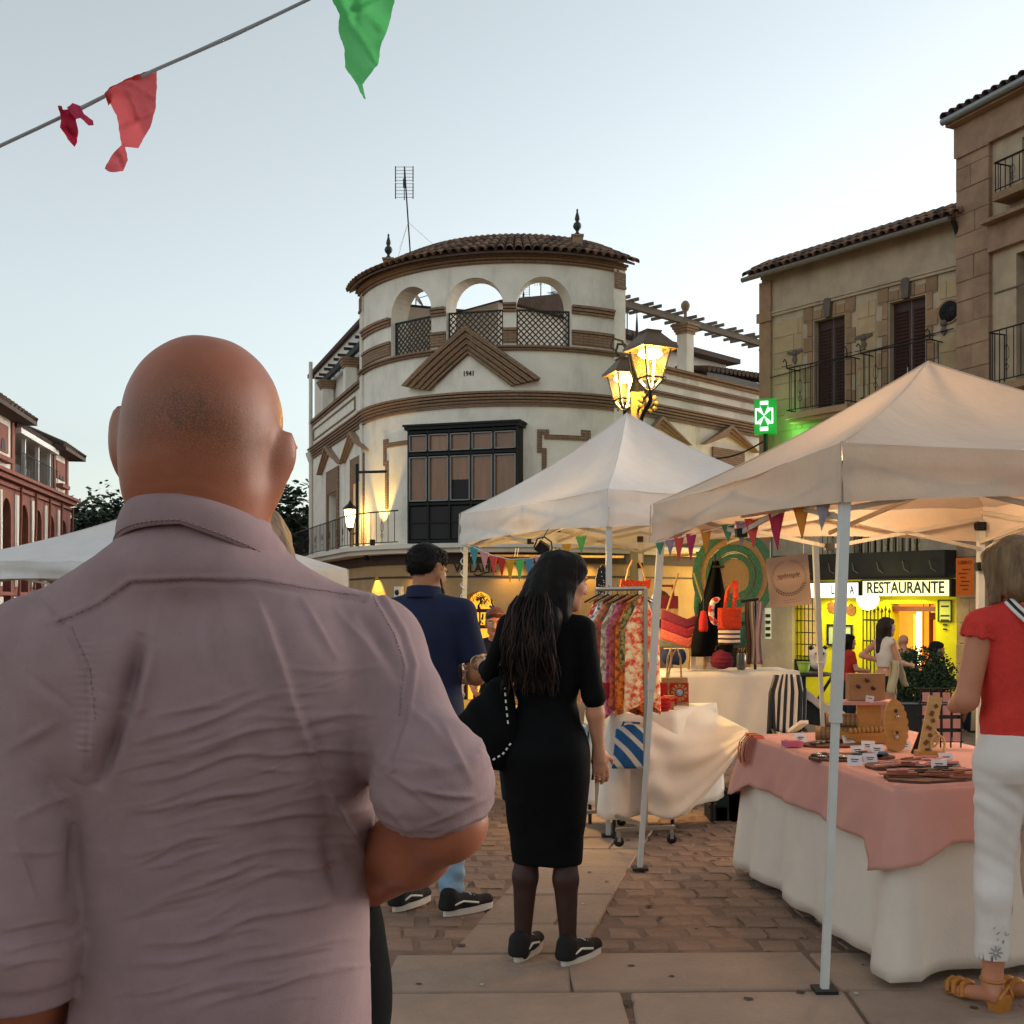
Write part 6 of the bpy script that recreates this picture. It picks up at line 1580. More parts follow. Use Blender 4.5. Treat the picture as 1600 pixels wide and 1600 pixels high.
def shoe(name, W, heel, toe, parent, m_up, m_sole, stripe=None, up=.075, mw=.04):
 heel = np.array(heel, float); toe = np.array(toe, float); d = toe-heel; L = np.linalg.norm(d); d /= L; t = np.array([d[1], -d[0], 0])
 f = SDF(); z = np.array([0, 0, 1.])
 f.cone(heel+z*.045+d*.02, heel+z*.04+d*(L*.55), .038, .036, .02); f.cone(heel+z*.04+d*(L*.45), heel+z*.036+d*(L-.03), .038, .032, .02); f.cone(heel+z*.05+d*.025, heel+z*up+d*.03, .042, .044, .02); f.cone(heel+z*(up-.01)+d*.04, heel+z*.05+d*(L*.6), .034, .026, .02)
 f.cut(lambda p: .028-p[..., 2]+heel[2])
 o = finish('shoe', f, W, .006, m_up, parent)
 b = MB(); pr = []
 for i in range(21):
  a = i/20*2*math.pi; x = math.cos(a); y = math.sin(a); wd = mw*(1.0+.12*x); pr.append(heel+d*(L/2+x*(L/2+.004))+t*y*wd)
 n = 20
 for z0, z1, e in ((.0, .03, 1.0),):
  A = [W(p+z*z0) for p in pr[:n]]; B = [W(p+z*z1) for p in pr[:n]]
  b.add(A+B, [tuple(range(n))[::-1], tuple(range(n, 2*n))]+[(i, (i+1) % n, n+(i+1) % n, n+i) for i in range(n)])
 b.build('sole', m_sole, o)
 if stripe is not None:
  b = MB()
  for s in (-1, 1):
   pts = [heel+d*(L*k)+t*s*w_+z*zz for k, w_, zz in ((.12, .0415, .055), (.3, .0415, .066), (.45, .040, .056), (.62, .038, .045))]
   b.tube([W(p) for p in pts], .0055, 5)
  for k in range(4):
   c = heel+d*(L*(.5+.07*k))+z*(.085-.009*k); b.tube([W(c-t*.022), W(c+z*.004), W(c+t*.022)], .0035, 5)
  b.build('stripe', stripe, o)
 return o
# ================================================================== the man in the foreground
m_shirt = mat('mauve_cotton', S('#8d7374'), .88, .10, 26, bump=.12, bscale=600)
m_thread = mat('mauve_thread', S('#8b7174'), .85, .1, 30)
def man_front():
 W = Frame(0, 0, 0, 0)
 pr = thing('person', 'bald man in a mauve shirt with rolled sleeves seen from behind, nearest the viewer', 'person', (-.33, 1.25, 0))
 Y0 = 1.25; rot = rotv(0, 8.5, 0)@rotv(-4, 0, 0)
 hc = np.array([-.350, Y0+.01, 1.662])
 # body --------------------------------------------------------------
 f = SDF(); T = head_prims(f, hc, rot, hs=1.0, ears=False)
 E = lambda p, r, k=.02, rr=None, sub=False: f.ell(T(*p), np.array(r)*1.0, rot if rr is None else rot@rr, k, sub)
 E((0, -.03, .03), (.079, .094, .088), .03); E((0, -.035, -.035), (.070, .07, .06), .04)
 for s in (-1, 1):
  rr = rotv(0, s*9, s*-38)
  E((s*.0922, -.023, .005), (.0088, .021, .034), .010, rr); E((s*.083, -.010, -.026), (.010, .014, .018), .012, rr)
 f.cone((-.348, Y0-.005, 1.47), (-.347, Y0-.008, 1.60), .071, .069, .035); f.cone((-.348, Y0-.036, 1.53), (-.347, Y0-.04, 1.60), .038, .038, .03)
 rows = [(.82, -.335, Y0, .15, .11), (.95, -.335, Y0, .165, .12), (1.08, -.33, Y0, .155, .115), (1.22, -.33, Y0, .16, .115), (1.36, -.335, Y0, .175, .12), (1.45, -.345, Y0-.005, .16, .10), (1.52, -.352, Y0-.01, .09, .075)]
 f.loft(rows, .03)
 for s, sh in ((-1, (-.525, Y0-.01, 1.445)), (1, (-.165, Y0-.01, 1.43))): f.cone((-.35, Y0-.01, 1.49), sh, .06, .052, .03)
 lw = np.array([-.545, Y0-.03, .92]); le = np.array([-.512, Y0-.115, 1.16])
 arm(f, (-.525, Y0-.01, 1.43), le, lw, (.052, .043, .043, .03)); hand(f, lw, (0, .12, -1), (1, .1, 0), .5, 1.02, 1)
 re = np.array([-.066, 1.142, 1.270]); rw = np.array([-.218, 1.41, 1.118])
 arm(f, (-.165, Y0-.01, 1.43), re, rw, (.050, .038, .038, .029)); hand(f, rw, (-.75, .5, .0), (0, .2, -1), .7, 1.02, -1)
 for s in (-1, 1): leg(f, (-.335+s*.09, Y0, .86), (-.335+s*.1, Y0+.03*s, .48), (-.335+s*.105, Y0-.02+.06*s, .09), (-.335+s*.12, Y0+.17+.06*s, .03))
 def stub(V):
  q = (V-hc)@rot
  d = np.exp(-(((q[:, 0]-.008)/.062)**2+((q[:, 2]-.022)/.044)**2))*(q[:, 1] < -.02)
  band = np.exp(-((q[:, 2]+.002)/.03)**2)*np.clip((np.abs(q[:, 0])-.03)/.03, 0, 1)*(q[:, 1] < .03)*.35
  n = .5+.5*wob(V, 90, 3); n2 = .5+.5*wob(V, 400, 5)
  return np.clip((d*1.05+band)*(.62+.3*n+.25*n2)*.85, 0, .85)
 def crease(V, N):
  q = (V-hc)@rot; o = np.zeros(len(V))
  for z0, sl, a in ((-.062, .05, .0016), (-.078, -.08, .0012), (-.048, .1, .0007)): o -= a*np.exp(-((q[:, 2]-z0-sl*q[:, 0]-.004*np.sin(q[:, 0]*70))/.0028)**2)*(q[:, 1] < 0)*np.clip(1-np.abs(q[:, 0])/.06, 0, 1)
  return o+.0006*wob(V, 70, 8)
 body = finish('body', f, W, .005, sk_man, pr, 2, attrs={'stubble': stub}, disp=crease)
 eyes(pr, T, W, rot, 1.0)
 # ears as separate finer flesh pieces would float: they are in the body; folds of the neck come from the displacement
 # shirt -------------------------------------------------------------
 g = SDF()
 rows = [(.93, -.343, Y0, .188, .135), (1.02, -.343, Y0, .183, .133), (1.10, -.340, Y0, .178, .130), (1.2, -.338, Y0, .176, .128), (1.3, -.336, Y0-.002, .188, .132), (1.38, -.340, Y0-.006, .197, .132), (1.44, -.346, Y0-.012, .19, .115), (1.49, -.350, Y0-.016, .14, .092), (1.535, -.352, Y0-.022, .105, .096), (1.57, -.346, Y0-.02, .078, .082), (1.588, -.345, Y0-.016, .072, .076)]
 g.loft(rows, .03, 2.3)
 g.ell((-.43, Y0-.075, 1.40), (.085, .06, .11), None, .05); g.ell((-.25, Y0-.075, 1.39), (.085, .06, .11), None, .05)
 shL = np.array([-.528, Y0-.012, 1.432]); shR = np.array([-.160, Y0-.015, 1.440])
 g.cone((-.385, Y0-.015, 1.512), shL, .058, .066, .04); g.cone((-.325, Y0-.015, 1.508), shR, .056, .058, .04)
 # left sleeve down to the roll
 ce = np.array([-.514, Y0-.113, 1.15])
 g.chain([shL, (-.522, Y0-.06, 1.34)], [.070, .065], .02); g.chain([(-.522, Y0-.06, 1.34), (-.514, Y0-.09, 1.26), (-.512, Y0-.112, 1.18), ce], [.065, .064, .066, .065], .004)
 # roll of the left cuff: stacked bands
 g.cone((-.511, Y0-.114, 1.172), (-.519, Y0-.107, 1.098), .071, .071, .006, flat=True); g.cone((-.512, Y0-.113, 1.160), (-.516, Y0-.110, 1.126), .0755, .075, .006, flat=True)
 # right sleeve, bent, ending in a roll above the elbow
 ax_ = re-shR; at_ = lambda t: shR+ax_*t
 g.chain([shR, at_(.35), at_(.74)], [.062, .054, .050], .02)
 a_ = np.array([.05, .25, -.97]); e2 = np.array([-.080, 1.150, 1.276]); e0 = e2-a_*.075
 g.cone(at_(.6), e0+a_*.02, .052, .054, .02); g.cone(e0, e2, .056, .058, .008, flat=True); g.cone(e0+a_*.016, e2-a_*.010, .0605, .0625, .006, flat=True); g.cone(e0+a_*.03, e2-a_*.026, .0635, .065, .006, flat=True)
 g.cone((-.518, Y0-.108, 1.110), (-.526, Y0-.10, 1.0), .060, .06, .004, sub=True, flat=True); g.cone(e2-a_*.006, e2+a_*.06, .050, .050, .004, sub=True, flat=True)
 lines = [  # creases seen on the back: (x0,y0,x1,y1,amp mm,width px) in the photograph's pixels, each a soft pulled ridge or hollow of the cloth
  (205, 1160, 440, 1090, 3.2, 9), (205, 1190, 590, 1105, 3.0, 8), (200, 1222, 420, 1175, 2.6, 8), (330, 1190, 600, 1165, 3.4, 8), (190, 1262, 420, 1240, 2.4, 9), (250, 1268, 480, 1222, 2.6, 8), (300, 1300, 590, 1258, 2.8, 9), (190, 1330, 380, 1300, 2.2, 10),
  (230, 1410, 420, 1348, 3.4, 9), (180, 1430, 400, 1372, 2.8, 9), (330, 1402, 560, 1330, 3.2, 9), (210, 1475, 430, 1455, 2.6, 9), (300, 1470, 560, 1392, 3.6, 9), (200, 1505, 360, 1490, 2.4, 10), (330, 1520, 560, 1460, 3.0, 9), (240, 1560, 470, 1525, 2.8, 9), (300, 1580, 560, 1505, 3.2, 9), (330, 1350, 575, 1310, 2.2, 9), (350, 1130, 620, 1110, 2.0, 9), (420, 1050, 610, 1040, 1.6, 8), (230, 1120, 410, 1080, 2.2, 8),
  (400, 945, 460, 1110, 7.0, 16), (445, 1080, 525, 1260, 7.5, 15), (515, 1240, 574, 1350, 6.5, 13), (300, 925, 290, 1010, 1.8, 10), (345, 925, 360, 1020, 2.2, 10), (395, 925, 430, 1010, 2.4, 9), (250, 925, 235, 1010, 1.8, 10), (470, 935, 530, 1030, 2.4, 10), (520, 940, 590, 1030, 2.0, 10),
  (220, 980, 192, 1110, -13, 22), (196, 1090, 150, 1230, -15, 22), (240, 1000, 215, 1120, 7, 18), (560, 950, 630, 1060, -5, 18), (505, 1290, 540, 1420, -8, 26), (480, 1130, 520, 1270, -6, 22), (330, 960, 350, 1080, -4, 20), (280, 1180, 420, 1150, 3, 16), (120, 1240, 110, 1420, -5, 20),
  (20, 1290, 110, 1240, 3.5, 10), (10, 1340, 100, 1330, 3, 10), (60, 1420, 20, 1310, 3, 10), (0, 1180, 100, 1130, 3, 14), (40, 1050, 120, 1120, -3, 12), (0, 1455, 110, 1440, 3, 6), (5, 1490, 100, 1470, 2.5, 7), (0, 1515, 110, 1500, 2, 6),
  (620, 1080, 720, 1190, 2.5, 12), (600, 1200, 690, 1270, 3.5, 9), (640, 1230, 745, 1250, 4, 8), (610, 1180, 700, 1200, 3, 10), (650, 1290, 760, 1255, 3.5, 7), (660, 1310, 770, 1280, 2.5, 6), (690, 1130, 740, 1230, 2.5, 10), (590, 1240, 650, 1310, 3, 10)]
 rl = np.random.default_rng(5)
 for k in range(90):       # finer creases between them
  x = rl.uniform(170, 520); y = rl.uniform(1080, 1590); L = rl.uniform(50, 130); a = rl.normal(-.2, .12)
  lines.append((x, y, x+L*math.cos(a), y+L*math.sin(a), rl.uniform(.6, 1.6), rl.uniform(4, 7)))
 def disp(V, N):
  px = 800+V[:, 0]/V[:, 1]*F_PX; py = HOR-(V[:, 2]-EYE)/V[:, 1]*F_PX; d = np.zeros(len(V)); bk = np.clip(-N[:, 1]*2.2+.25, 0, 1)
  wx = 5*np.sin(px*.021+py*.013)+3*np.sin(px*.05-py*.02); wy = 5*np.sin(px*.017+1)+3*np.sin(px*.043+py*.02)
  for x0, y0, x1, y1, am, w in lines:
   ux, uy = x1-x0, y1-y0; L2 = ux*ux+uy*uy; t = ((px-x0)*ux+(py+wy-y0)*uy)/L2; tc = np.clip(t, 0, 1); L = math.sqrt(L2)
   e = ((px-x0)*-uy+(py+wy-y0)*ux)/L; along = np.clip(1-np.abs(t-.5)*2, 0, 1)**.6*(t > 0)*(t < 1)
   # sharp crest with a shallow valley below it
   d += am*(.0008 if abs(am) < 4 else .0012)*along*(np.exp(-(e/(w*.55))**2)-.5*np.exp(-((e-1.3*w)/(1.1*w))**2))*np.clip(.55+.45*bk, 0, 1)
  # yoke seam and armhole seam: narrow grooves with a raised lip
  def seam(pts, a, w):
   o = np.zeros(len(V)); m_ = np.full(len(V), 1e9); sg = np.zeros(len(V))
   for (x0, y0), (x1, y1) in zip(pts[:-1], pts[1:]):
    ux, uy = x1-x0, y1-y0; L2 = ux*ux+uy*uy; t = np.clip(((px-x0)*ux+(py-y0)*uy)/L2, 0, 1); q = np.hypot(px-x0-t*ux, py-y0-t*uy); s_ = ((px-x0)*-uy+(py-y0)*ux)/math.sqrt(L2)
    u = q < m_; m_ = np.where(u, q, m_); sg = np.where(u, s_, sg)
   return -a*np.exp(-((m_)/w)**2)+a*.9*np.exp(-((sg+3.4*w*.6)/w)**2)*(m_ < 4*w)
  d += .0020*seam([(88, 978), (150, 952), (205, 914), (300, 910), (400, 912), (480, 925), (566, 938)], 1, 4.2)*(N[:, 1] < .2)
  d += .0016*seam([(35, 925), (60, 940), (105, 985), (135, 1050), (142, 1130), (140, 1205)], 1, 4.5)*(N[:, 1] < .2)
  d += .0016*seam([(590, 930), (625, 990), (640, 1040), (630, 1120), (610, 1190)], 1, 4.5)*(N[:, 1] < .2)
  # puckers along the seams
  d += .0006*np.sin(py*.55)*np.exp(-((px-135)/16)**2)*((py > 1000) & (py < 1180))
  d += .0010*wob(V*np.array([.6, 1, 1.4]), 38, 2)+.0003*wob(V, 150, 4)
  return d
 V, F = g.mesh(.0042); V = relax(V, F, 2); V, F = subdiv(V, F); V = relax(V, F, 1); V = V+vnormals(V, F)*disp(V, vnormals(V, F))[:, None]; sh = np_obj('shirt', W(V), F, m_shirt, pr); NV = vnormals(V, F); bk_ = np.where(NV[:, 1] < .15)[0]; PX = 800+V[bk_, 0]/V[bk_, 1]*F_PX; PY = HOR-(V[bk_, 2]-EYE)/V[bk_, 1]*F_PX; st = MB()
 for path in ([(88, 972), (150, 946), (205, 908), (300, 904), (400, 906), (480, 919), (566, 932)], [(112, 980), (141, 1046), (149, 1125)], [(582, 932), (617, 992), (632, 1040), (623, 1120)]):
  for (x0, y0), (x1, y1) in zip(path[:-1], path[1:]):
   L = math.hypot(x1-x0, y1-y0); n = max(1, int(L/5.2))
   for i in range(n):
    e = []
    for t in (i/n, (i+.62)/n): k = bk_[np.argmin((PX-x0-(x1-x0)*t)**2+(PY-y0-(y1-y0)*t)**2)]; e.append(V[k]+NV[k]*.0006)
    if 1e-4 < np.linalg.norm(e[1]-e[0]) < .02: st.tube([W(e[0]), W(e[1])], .0006, 3)
 tag(st.build('seam_stitching', m_thread, sh), kind='stuff')
 # collar: a folded band round the neck, standing and turned down
 b = MB()
 cx, cy = -.343, Y0-.010
 def col(u, v):
  a = math.pi*1.5+(u-.5)*math.pi*1.9; ca, sa = math.cos(a), math.sin(a); back = max(0, -sa); side = abs(ca)
  if v < .45:
   t = v/.45; r = .076-.003*t; z = 1.558+(.034+.018*back)*t
  else:
   t = (v-.45)/.55; r = .0735+.017*t+.005*math.sin(math.pi*t); z = 1.594+.018*back-(.034+.016*side)*t+.005*math.sin(math.pi*t)
  rx, ry = r*1.03, r*1.10; z += -.013*ca-.012*(1-back)
  return (cx+ca*rx+.0015*math.sin(9*u+3*v), cy+sa*ry, z+.0016*math.sin(17*u+2))
 b.grid(col, 64, 16); b.build('collar', m_shirt, sh, solid=.0022)
 b = MB()
 for i in range(62):      # stitches along the collar's turned edge
  u = .17+.66*i/61; p, q = Vector(col(u, .955)), Vector(col(u+.006, .955)); n = (p-Vector((cx, cy, p.z))).normalized()*.0022; b.tube([p+n, q+n], .0009, 4)
 tag(b.build('collar_stitching', m_thread, sh), kind='stuff')
 b = MB()
 # trousers, only their waist is near the picture
 t_ = SDF(); t_.loft([(.80, -.335, Y0, .16, .12), (.9, -.335, Y0, .178, .13), (1.0, -.335, Y0, .165, .12)], .03)
 for s in (-1, 1): t_.cone((-.335+s*.09, Y0, .86), (-.335+s*.1, Y0+.03*s, .48), .102, .075, .03); t_.cone((-.335+s*.1, Y0+.03*s, .48), (-.335+s*.105, Y0-.02+.06*s, .06), .072, .065, .03)
 finish('trousers', t_, W, .011, mat('dark_trousers', S('#23222a'), .85, .1), pr)
 for s in (-1, 1): shoe('shoe', W, (-.335+s*.105, Y0-.06+.06*s, 0), (-.335+s*.12, Y0+.21+.06*s, 0), pr, m_joint, m_joint)
 return pr
man_front()
# black bag edge beside his right hip
t = thing('shoulder_bag', 'black bag at the right hip of the man in the mauve shirt', 'bag', (-.17, 1.3, 1.0))
f = SDF(); f.ell((-.196, 1.335, 1.06), (.045, .07, .115), None, .02); f.ell((-.196, 1.335, 1.0), (.047, .075, .08), None, .03); finish('pouch', f, Frame(0, 0, 0, 0), .008, mat('black_leather', S('#0a0a0b'), .9, .1, spec=.08), t)
b = MB(); b.tube([(-.20, 1.335, 1.15), (-.22, 1.37, 1.25), (-.3, 1.40, 1.4), (-.42, 1.36, 1.5)], .006, 5); b.build('strap', MATS['black_leather'], t)
# ================================================================== the woman in black
m_black = mat('black_knit', S('#060607'), .85, .1, 60, bump=.12, bscale=250, spec=.15)
m_tights = mat('sheer_tights', S('#38201a'), .55, .15, 20, spec=.3)
m_sole = mat('white_sole', S('#c9c0b4'), .7, .08, 20); m_suede = mat('dark_suede', S('#17100f'), .85, .3, 60); m_stripe = mat('shoe_stripe', S('#d8d3ca'), .6, 0)
def woman_black():
 yaw = R(-14); W = Frame(.145, 4.62, 0, yaw, 1.69)
 pr = thing('person', 'dark haired woman in a tight black dress with a black bag over her shoulder', 'person', (.145, 4.62, 0))
 hc = np.array([.062, .035, 1.60]); rot = rotv(0, 0, -56)@rotv(-10, 0, 0)@rotv(0, 4, 0)
 f = SDF(); T = head_prims(f, hc, rot, True, .97)
 neck(f, hc, True, .048, 1.42); f.loft(ROW_F, .03)
 sl_, sr_ = np.array([-.155, -.015, 1.405]), np.array([.155, -.015, 1.395])
 f.cone((-.03, -.02, 1.44), sl_, .045, .042, .03); f.cone((.03, -.02, 1.44), sr_, .045, .042, .03)
 le, lw = np.array([-.265, .09, 1.20]), np.array([-.37, .28, 1.235]); re, rw = np.array([.205, -.02, 1.115]), np.array([.215, .05, .88])
 arm(f, sl_, le, lw, (.043, .036, .035, .024)); arm(f, sr_, re, rw, (.043, .036, .035, .024))
 hand(f, lw, (-.35, 1, .1), (.9, .2, -.3), .55, .9, 1); hand(f, rw, (.05, .18, -1), (-.5, .9, 0), .4, 1.05, 1)
 for s in (-1, 1): leg(f, (s*.085, -.01, .88), (s*.082, .0, .47), (s*.098, -.03, .085), (s*.105+.03, .1, .03), (.088, .052, .053, .034))
 body = finish('body', f, W, .0065, [sk_b, m_tights], pr, 2, mi=lambda c: (c[:, 2] < .9)*(np.abs(c[:, 0]) < .19)*1)
 eyes(pr, T, W, rot, .97)
 g = SDF(); rows = [(.405, 0, .0, .148, .10), (.55, 0, -.002, .158, .108), (.70, 0, -.012, .17, .125), (.80, 0, -.02, .185, .138), (.88, 0, -.025, .187, .14), (.96, 0, -.012, .166, .12), (1.07, 0, .002, .130, .098), (1.18, 0, .0, .145, .108), (1.28, 0, .004, .157, .115), (1.38, 0, -.01, .15, .092), (1.44, 0, -.018, .094, .072), (1.47, 0, -.02, .064, .06)]
 g.loft(rows, .025, 2.2); g.cone((-.03, -.02, 1.43), sl_, .055, .053, .03); g.cone((.03, -.02, 1.43), sr_, .055, .053, .03)
 c1_ = le+(lw-le)*.35; c2_ = re+(rw-re)*.06
 g.chain([sl_, le, c1_], [.055, .047, .044], .02); g.chain([sr_, re, c2_], [.055, .046, .044], .02)
 g.cone((-.085, -.03, .87), (-.075, -.01, .6), .09, .08, .04); g.cone((.085, -.03, .87), (.075, -.01, .6), .09, .08, .04)
 g.cone((0, -.13, .36), (0, -.13, .52), .012, .004, .02, sub=True)
 def dp(V, N):
  z = V[:, 2]; return .0035*np.sin(z*70+V[:, 0]*18+3*wob(V, 8))*np.exp(-((z-1.06)/.1)**2)+.003*wob(V, 16, 2)*(z < .9)+.0016*wob(V, 40, 4)
 finish('dress', g, W, .0065, m_black, pr, 2, disp=dp)
 # hair: a cap, a loose half tail and long waves down the back
 h = SDF(); Th = lambda x, y, z: hc+rot@(np.array([x, y, z])*.97)
 h.ell(Th(0, -.028, .050), np.array([.088, .098, .084]), rot, .02); h.ell(Th(0, -.06, -.0), np.array([.084, .072, .085]), rot, .03)
 h.ell(Th(0, .03, .075), np.array([.074, .062, .05]), rot, .03)
 for s in (-1, 1): h.cone(Th(s*.062, .055, .055), Th(s*.082, .0, -.03), .024, .03, .03)
 bk = hc+np.array([-.055, -.06, -.04])
 h.ell(bk+np.array([-.03, -.015, .03]), (.04, .035, .035), None, .03)
 h.cone(Th(0, -.07, -.03), (-.04, -.105, 1.42), .085, .10, .05, sq=((0, 1, 0), .62)); h.cone((-.04, -.105, 1.42), (-.035, -.125, 1.27), .115, .10, .05, sq=((0, 1, 0), .45)); h.cone((-.03, -.125, 1.27), (-.02, -.125, 1.18), .09, .05, .04, sq=((0, 1, 0), .4))
 h.cone(Th(.07, -.02, -.03), (.09, -.04, 1.40), .035, .03, .03); h.cone((-.12, -.08, 1.36), (-.115, -.1, 1.2), .04, .022, .03)
 def dh(V, N): return .007*np.sin(V[:, 0]*90+8*wob(V, 6, 3)+V[:, 2]*9)*np.clip((1.62-V[:, 2])/.1, .25, 1)+.003*wob(V, 60, 6)
 b = MB(); r = random.Random(2)
 for i in range(210):
  x0 = r.uniform(-.105, .07); y0 = -.115-.035*math.cos(x0*9); z0 = r.uniform(1.40, 1.56); z1 = r.uniform(1.12, 1.26); am = r.uniform(.006, .021); fq = r.uniform(16, 30); ph = r.uniform(0, 6)
  pts = []
  for k in range(13):
   t = k/12; z = z0+(z1-z0)*t; x = x0*(1+.45*t)-.02+am*math.sin(fq*z+ph)*(.3+t); y = y0-.035*math.sin(math.pi*min(t*1.2, 1))-.004*math.sin(fq*z*.7+ph)
   if z > 1.5: x = x*(1-.3*(z-1.5)/.06)-.0
   pts.append(W([x, y, z]))
  w = r.uniform(.002, .0055); b.tube(pts, [w*(.6+.4*math.sin(math.pi*k/12)) if k < 12 else .0006 for k in range(13)], 5, mi=1 if r.random() < .45 else 0)
 for i in range(60):     # strands swept back over the crown to the tie
  a = r.uniform(-1.25, 1.25); pts = []
  for k in range(9):
   t = k/8; al = (1-t)*1.15-.35*t; q = Th(.089*math.sin(a)*math.cos(al*.6)*(1-.75*t*t), .1*math.sin(al)-.03-.02*t, .05+.086*math.cos(a)*math.cos(al*.8)*(1-.45*t)); pts.append(W(q))
  b.tube(pts, r.uniform(.0014, .003), 4, mi=1 if r.random() < .15 else 0)
 finish('hair', h, W, .007, [m_hair_dk, m_hair_br], pr, 1, disp=dh, extra=b)
 for s in (-1, 1):
  shoe('shoe', W, (s*.098-.010 if s < 0 else .088, -.100, 0), (s*.1+.03 if s < 0 else .20, .175 if s < 0 else .145, 0), pr, m_suede, m_sole, m_stripe, .085)
 b = MB()
 for i in range(9): a = 2*math.pi*i/9; c = lw+(lw-le)*-.08; b.lathe([(.0, -.006), (.007, 0), (.0, .006)], Vector(W(c+np.array([.028*math.cos(a), .012*math.cos(a), .03*math.sin(a)]))), 6)
 for k in range(3): b.tube([W(lw+np.array([.03*math.cos(2*math.pi*i/14), .018*math.cos(2*math.pi*i/14)-.012*k-.02, .033*math.sin(2*math.pi*i/14)])) for i in range(15)], .0028, 4)
 b.build('bracelets', mat('pale_metal', S('#b8a88c'), .35, .1, metal=.7), pr)
 return W
WB = woman_black()
t = thing('shoulder_bag', 'soft black bag edged with white stitches hanging from the shoulder of the woman in black', 'bag', (-.12, 4.55, .95))
f = SDF(); 
bc = np.array([-.255, -.075, .98])
f.loft([(.80, bc[0]+.035, bc[1], .05, .04), (.84, bc[0]+.01, bc[1], .12, .075), (.90, bc[0]-.005, bc[1], .155, .09), (.97, bc[0]+.01, bc[1], .15, .085), (1.06, bc[0]+.03, bc[1], .115, .065), (1.14, bc[0]+.055, bc[1]+.01, .07, .045), (1.20, bc[0]+.075, bc[1]+.015, .035, .03)], .02, 2.0)
finish('pouch', f, WB, .008, m_black, t, 2, disp=lambda V, N: .006*wob(V, 14, 3)+.004*np.sin(V[:, 0]*60+V[:, 2]*30))
sp = [(-.185, -.06, 1.19), (-.17, -.075, 1.28), (-.155, -.072, 1.38), (-.150, -.03, 1.462), (-.150, .03, 1.44), (-.165, .055, 1.3), (-.20, .0, 1.18)]
b = MB(); b.tube([WB(p) for p in sp], .011, 6); b.build('strap', m_black, t)
b = MB()
def dashes(pts, n, r):
 seg = [np.array(p) for p in pts]; L = [0]
 for p, q in zip(seg[:-1], seg[1:]): L.append(L[-1]+np.linalg.norm(q-p))
 at = lambda d: next((seg[i]+(seg[i+1]-seg[i])*((d-L[i])/(L[i+1]-L[i])) for i in range(len(seg)-1) if d <= L[i+1]+1e-9), seg[-1])
 for k in range(n): a = L[-1]*(k+.2)/n; c = L[-1]*(k+.68)/n; b.tube([WB(at(a)), WB(at(c))], r, 5)
dashes([(-.178, -.088, 1.24), (-.168, -.090, 1.30), (-.154, -.084, 1.38), (-.148, -.05, 1.455)], 10, .0045)
dashes([(bc[0]-.158, bc[1]-.03, .93), (bc[0]-.15, bc[1]-.06, .90), (bc[0]-.11, bc[1]-.076, .855), (bc[0]-.04, bc[1]-.085, .838), (bc[0]+.04, bc[1]-.085, .845), (bc[0]+.1, bc[1]-.07, .88), (bc[0]+.135, bc[1]-.055, .93)], 17, .0045)
dashes([(bc[0]+.12, bc[1]-.06, 1.0), (bc[0]+.11, bc[1]-.06, 1.1), (bc[0]+.1, bc[1]-.05, 1.2)], 7, .004)
tag(b.build('stitches', m_stripe, t), kind='stuff')
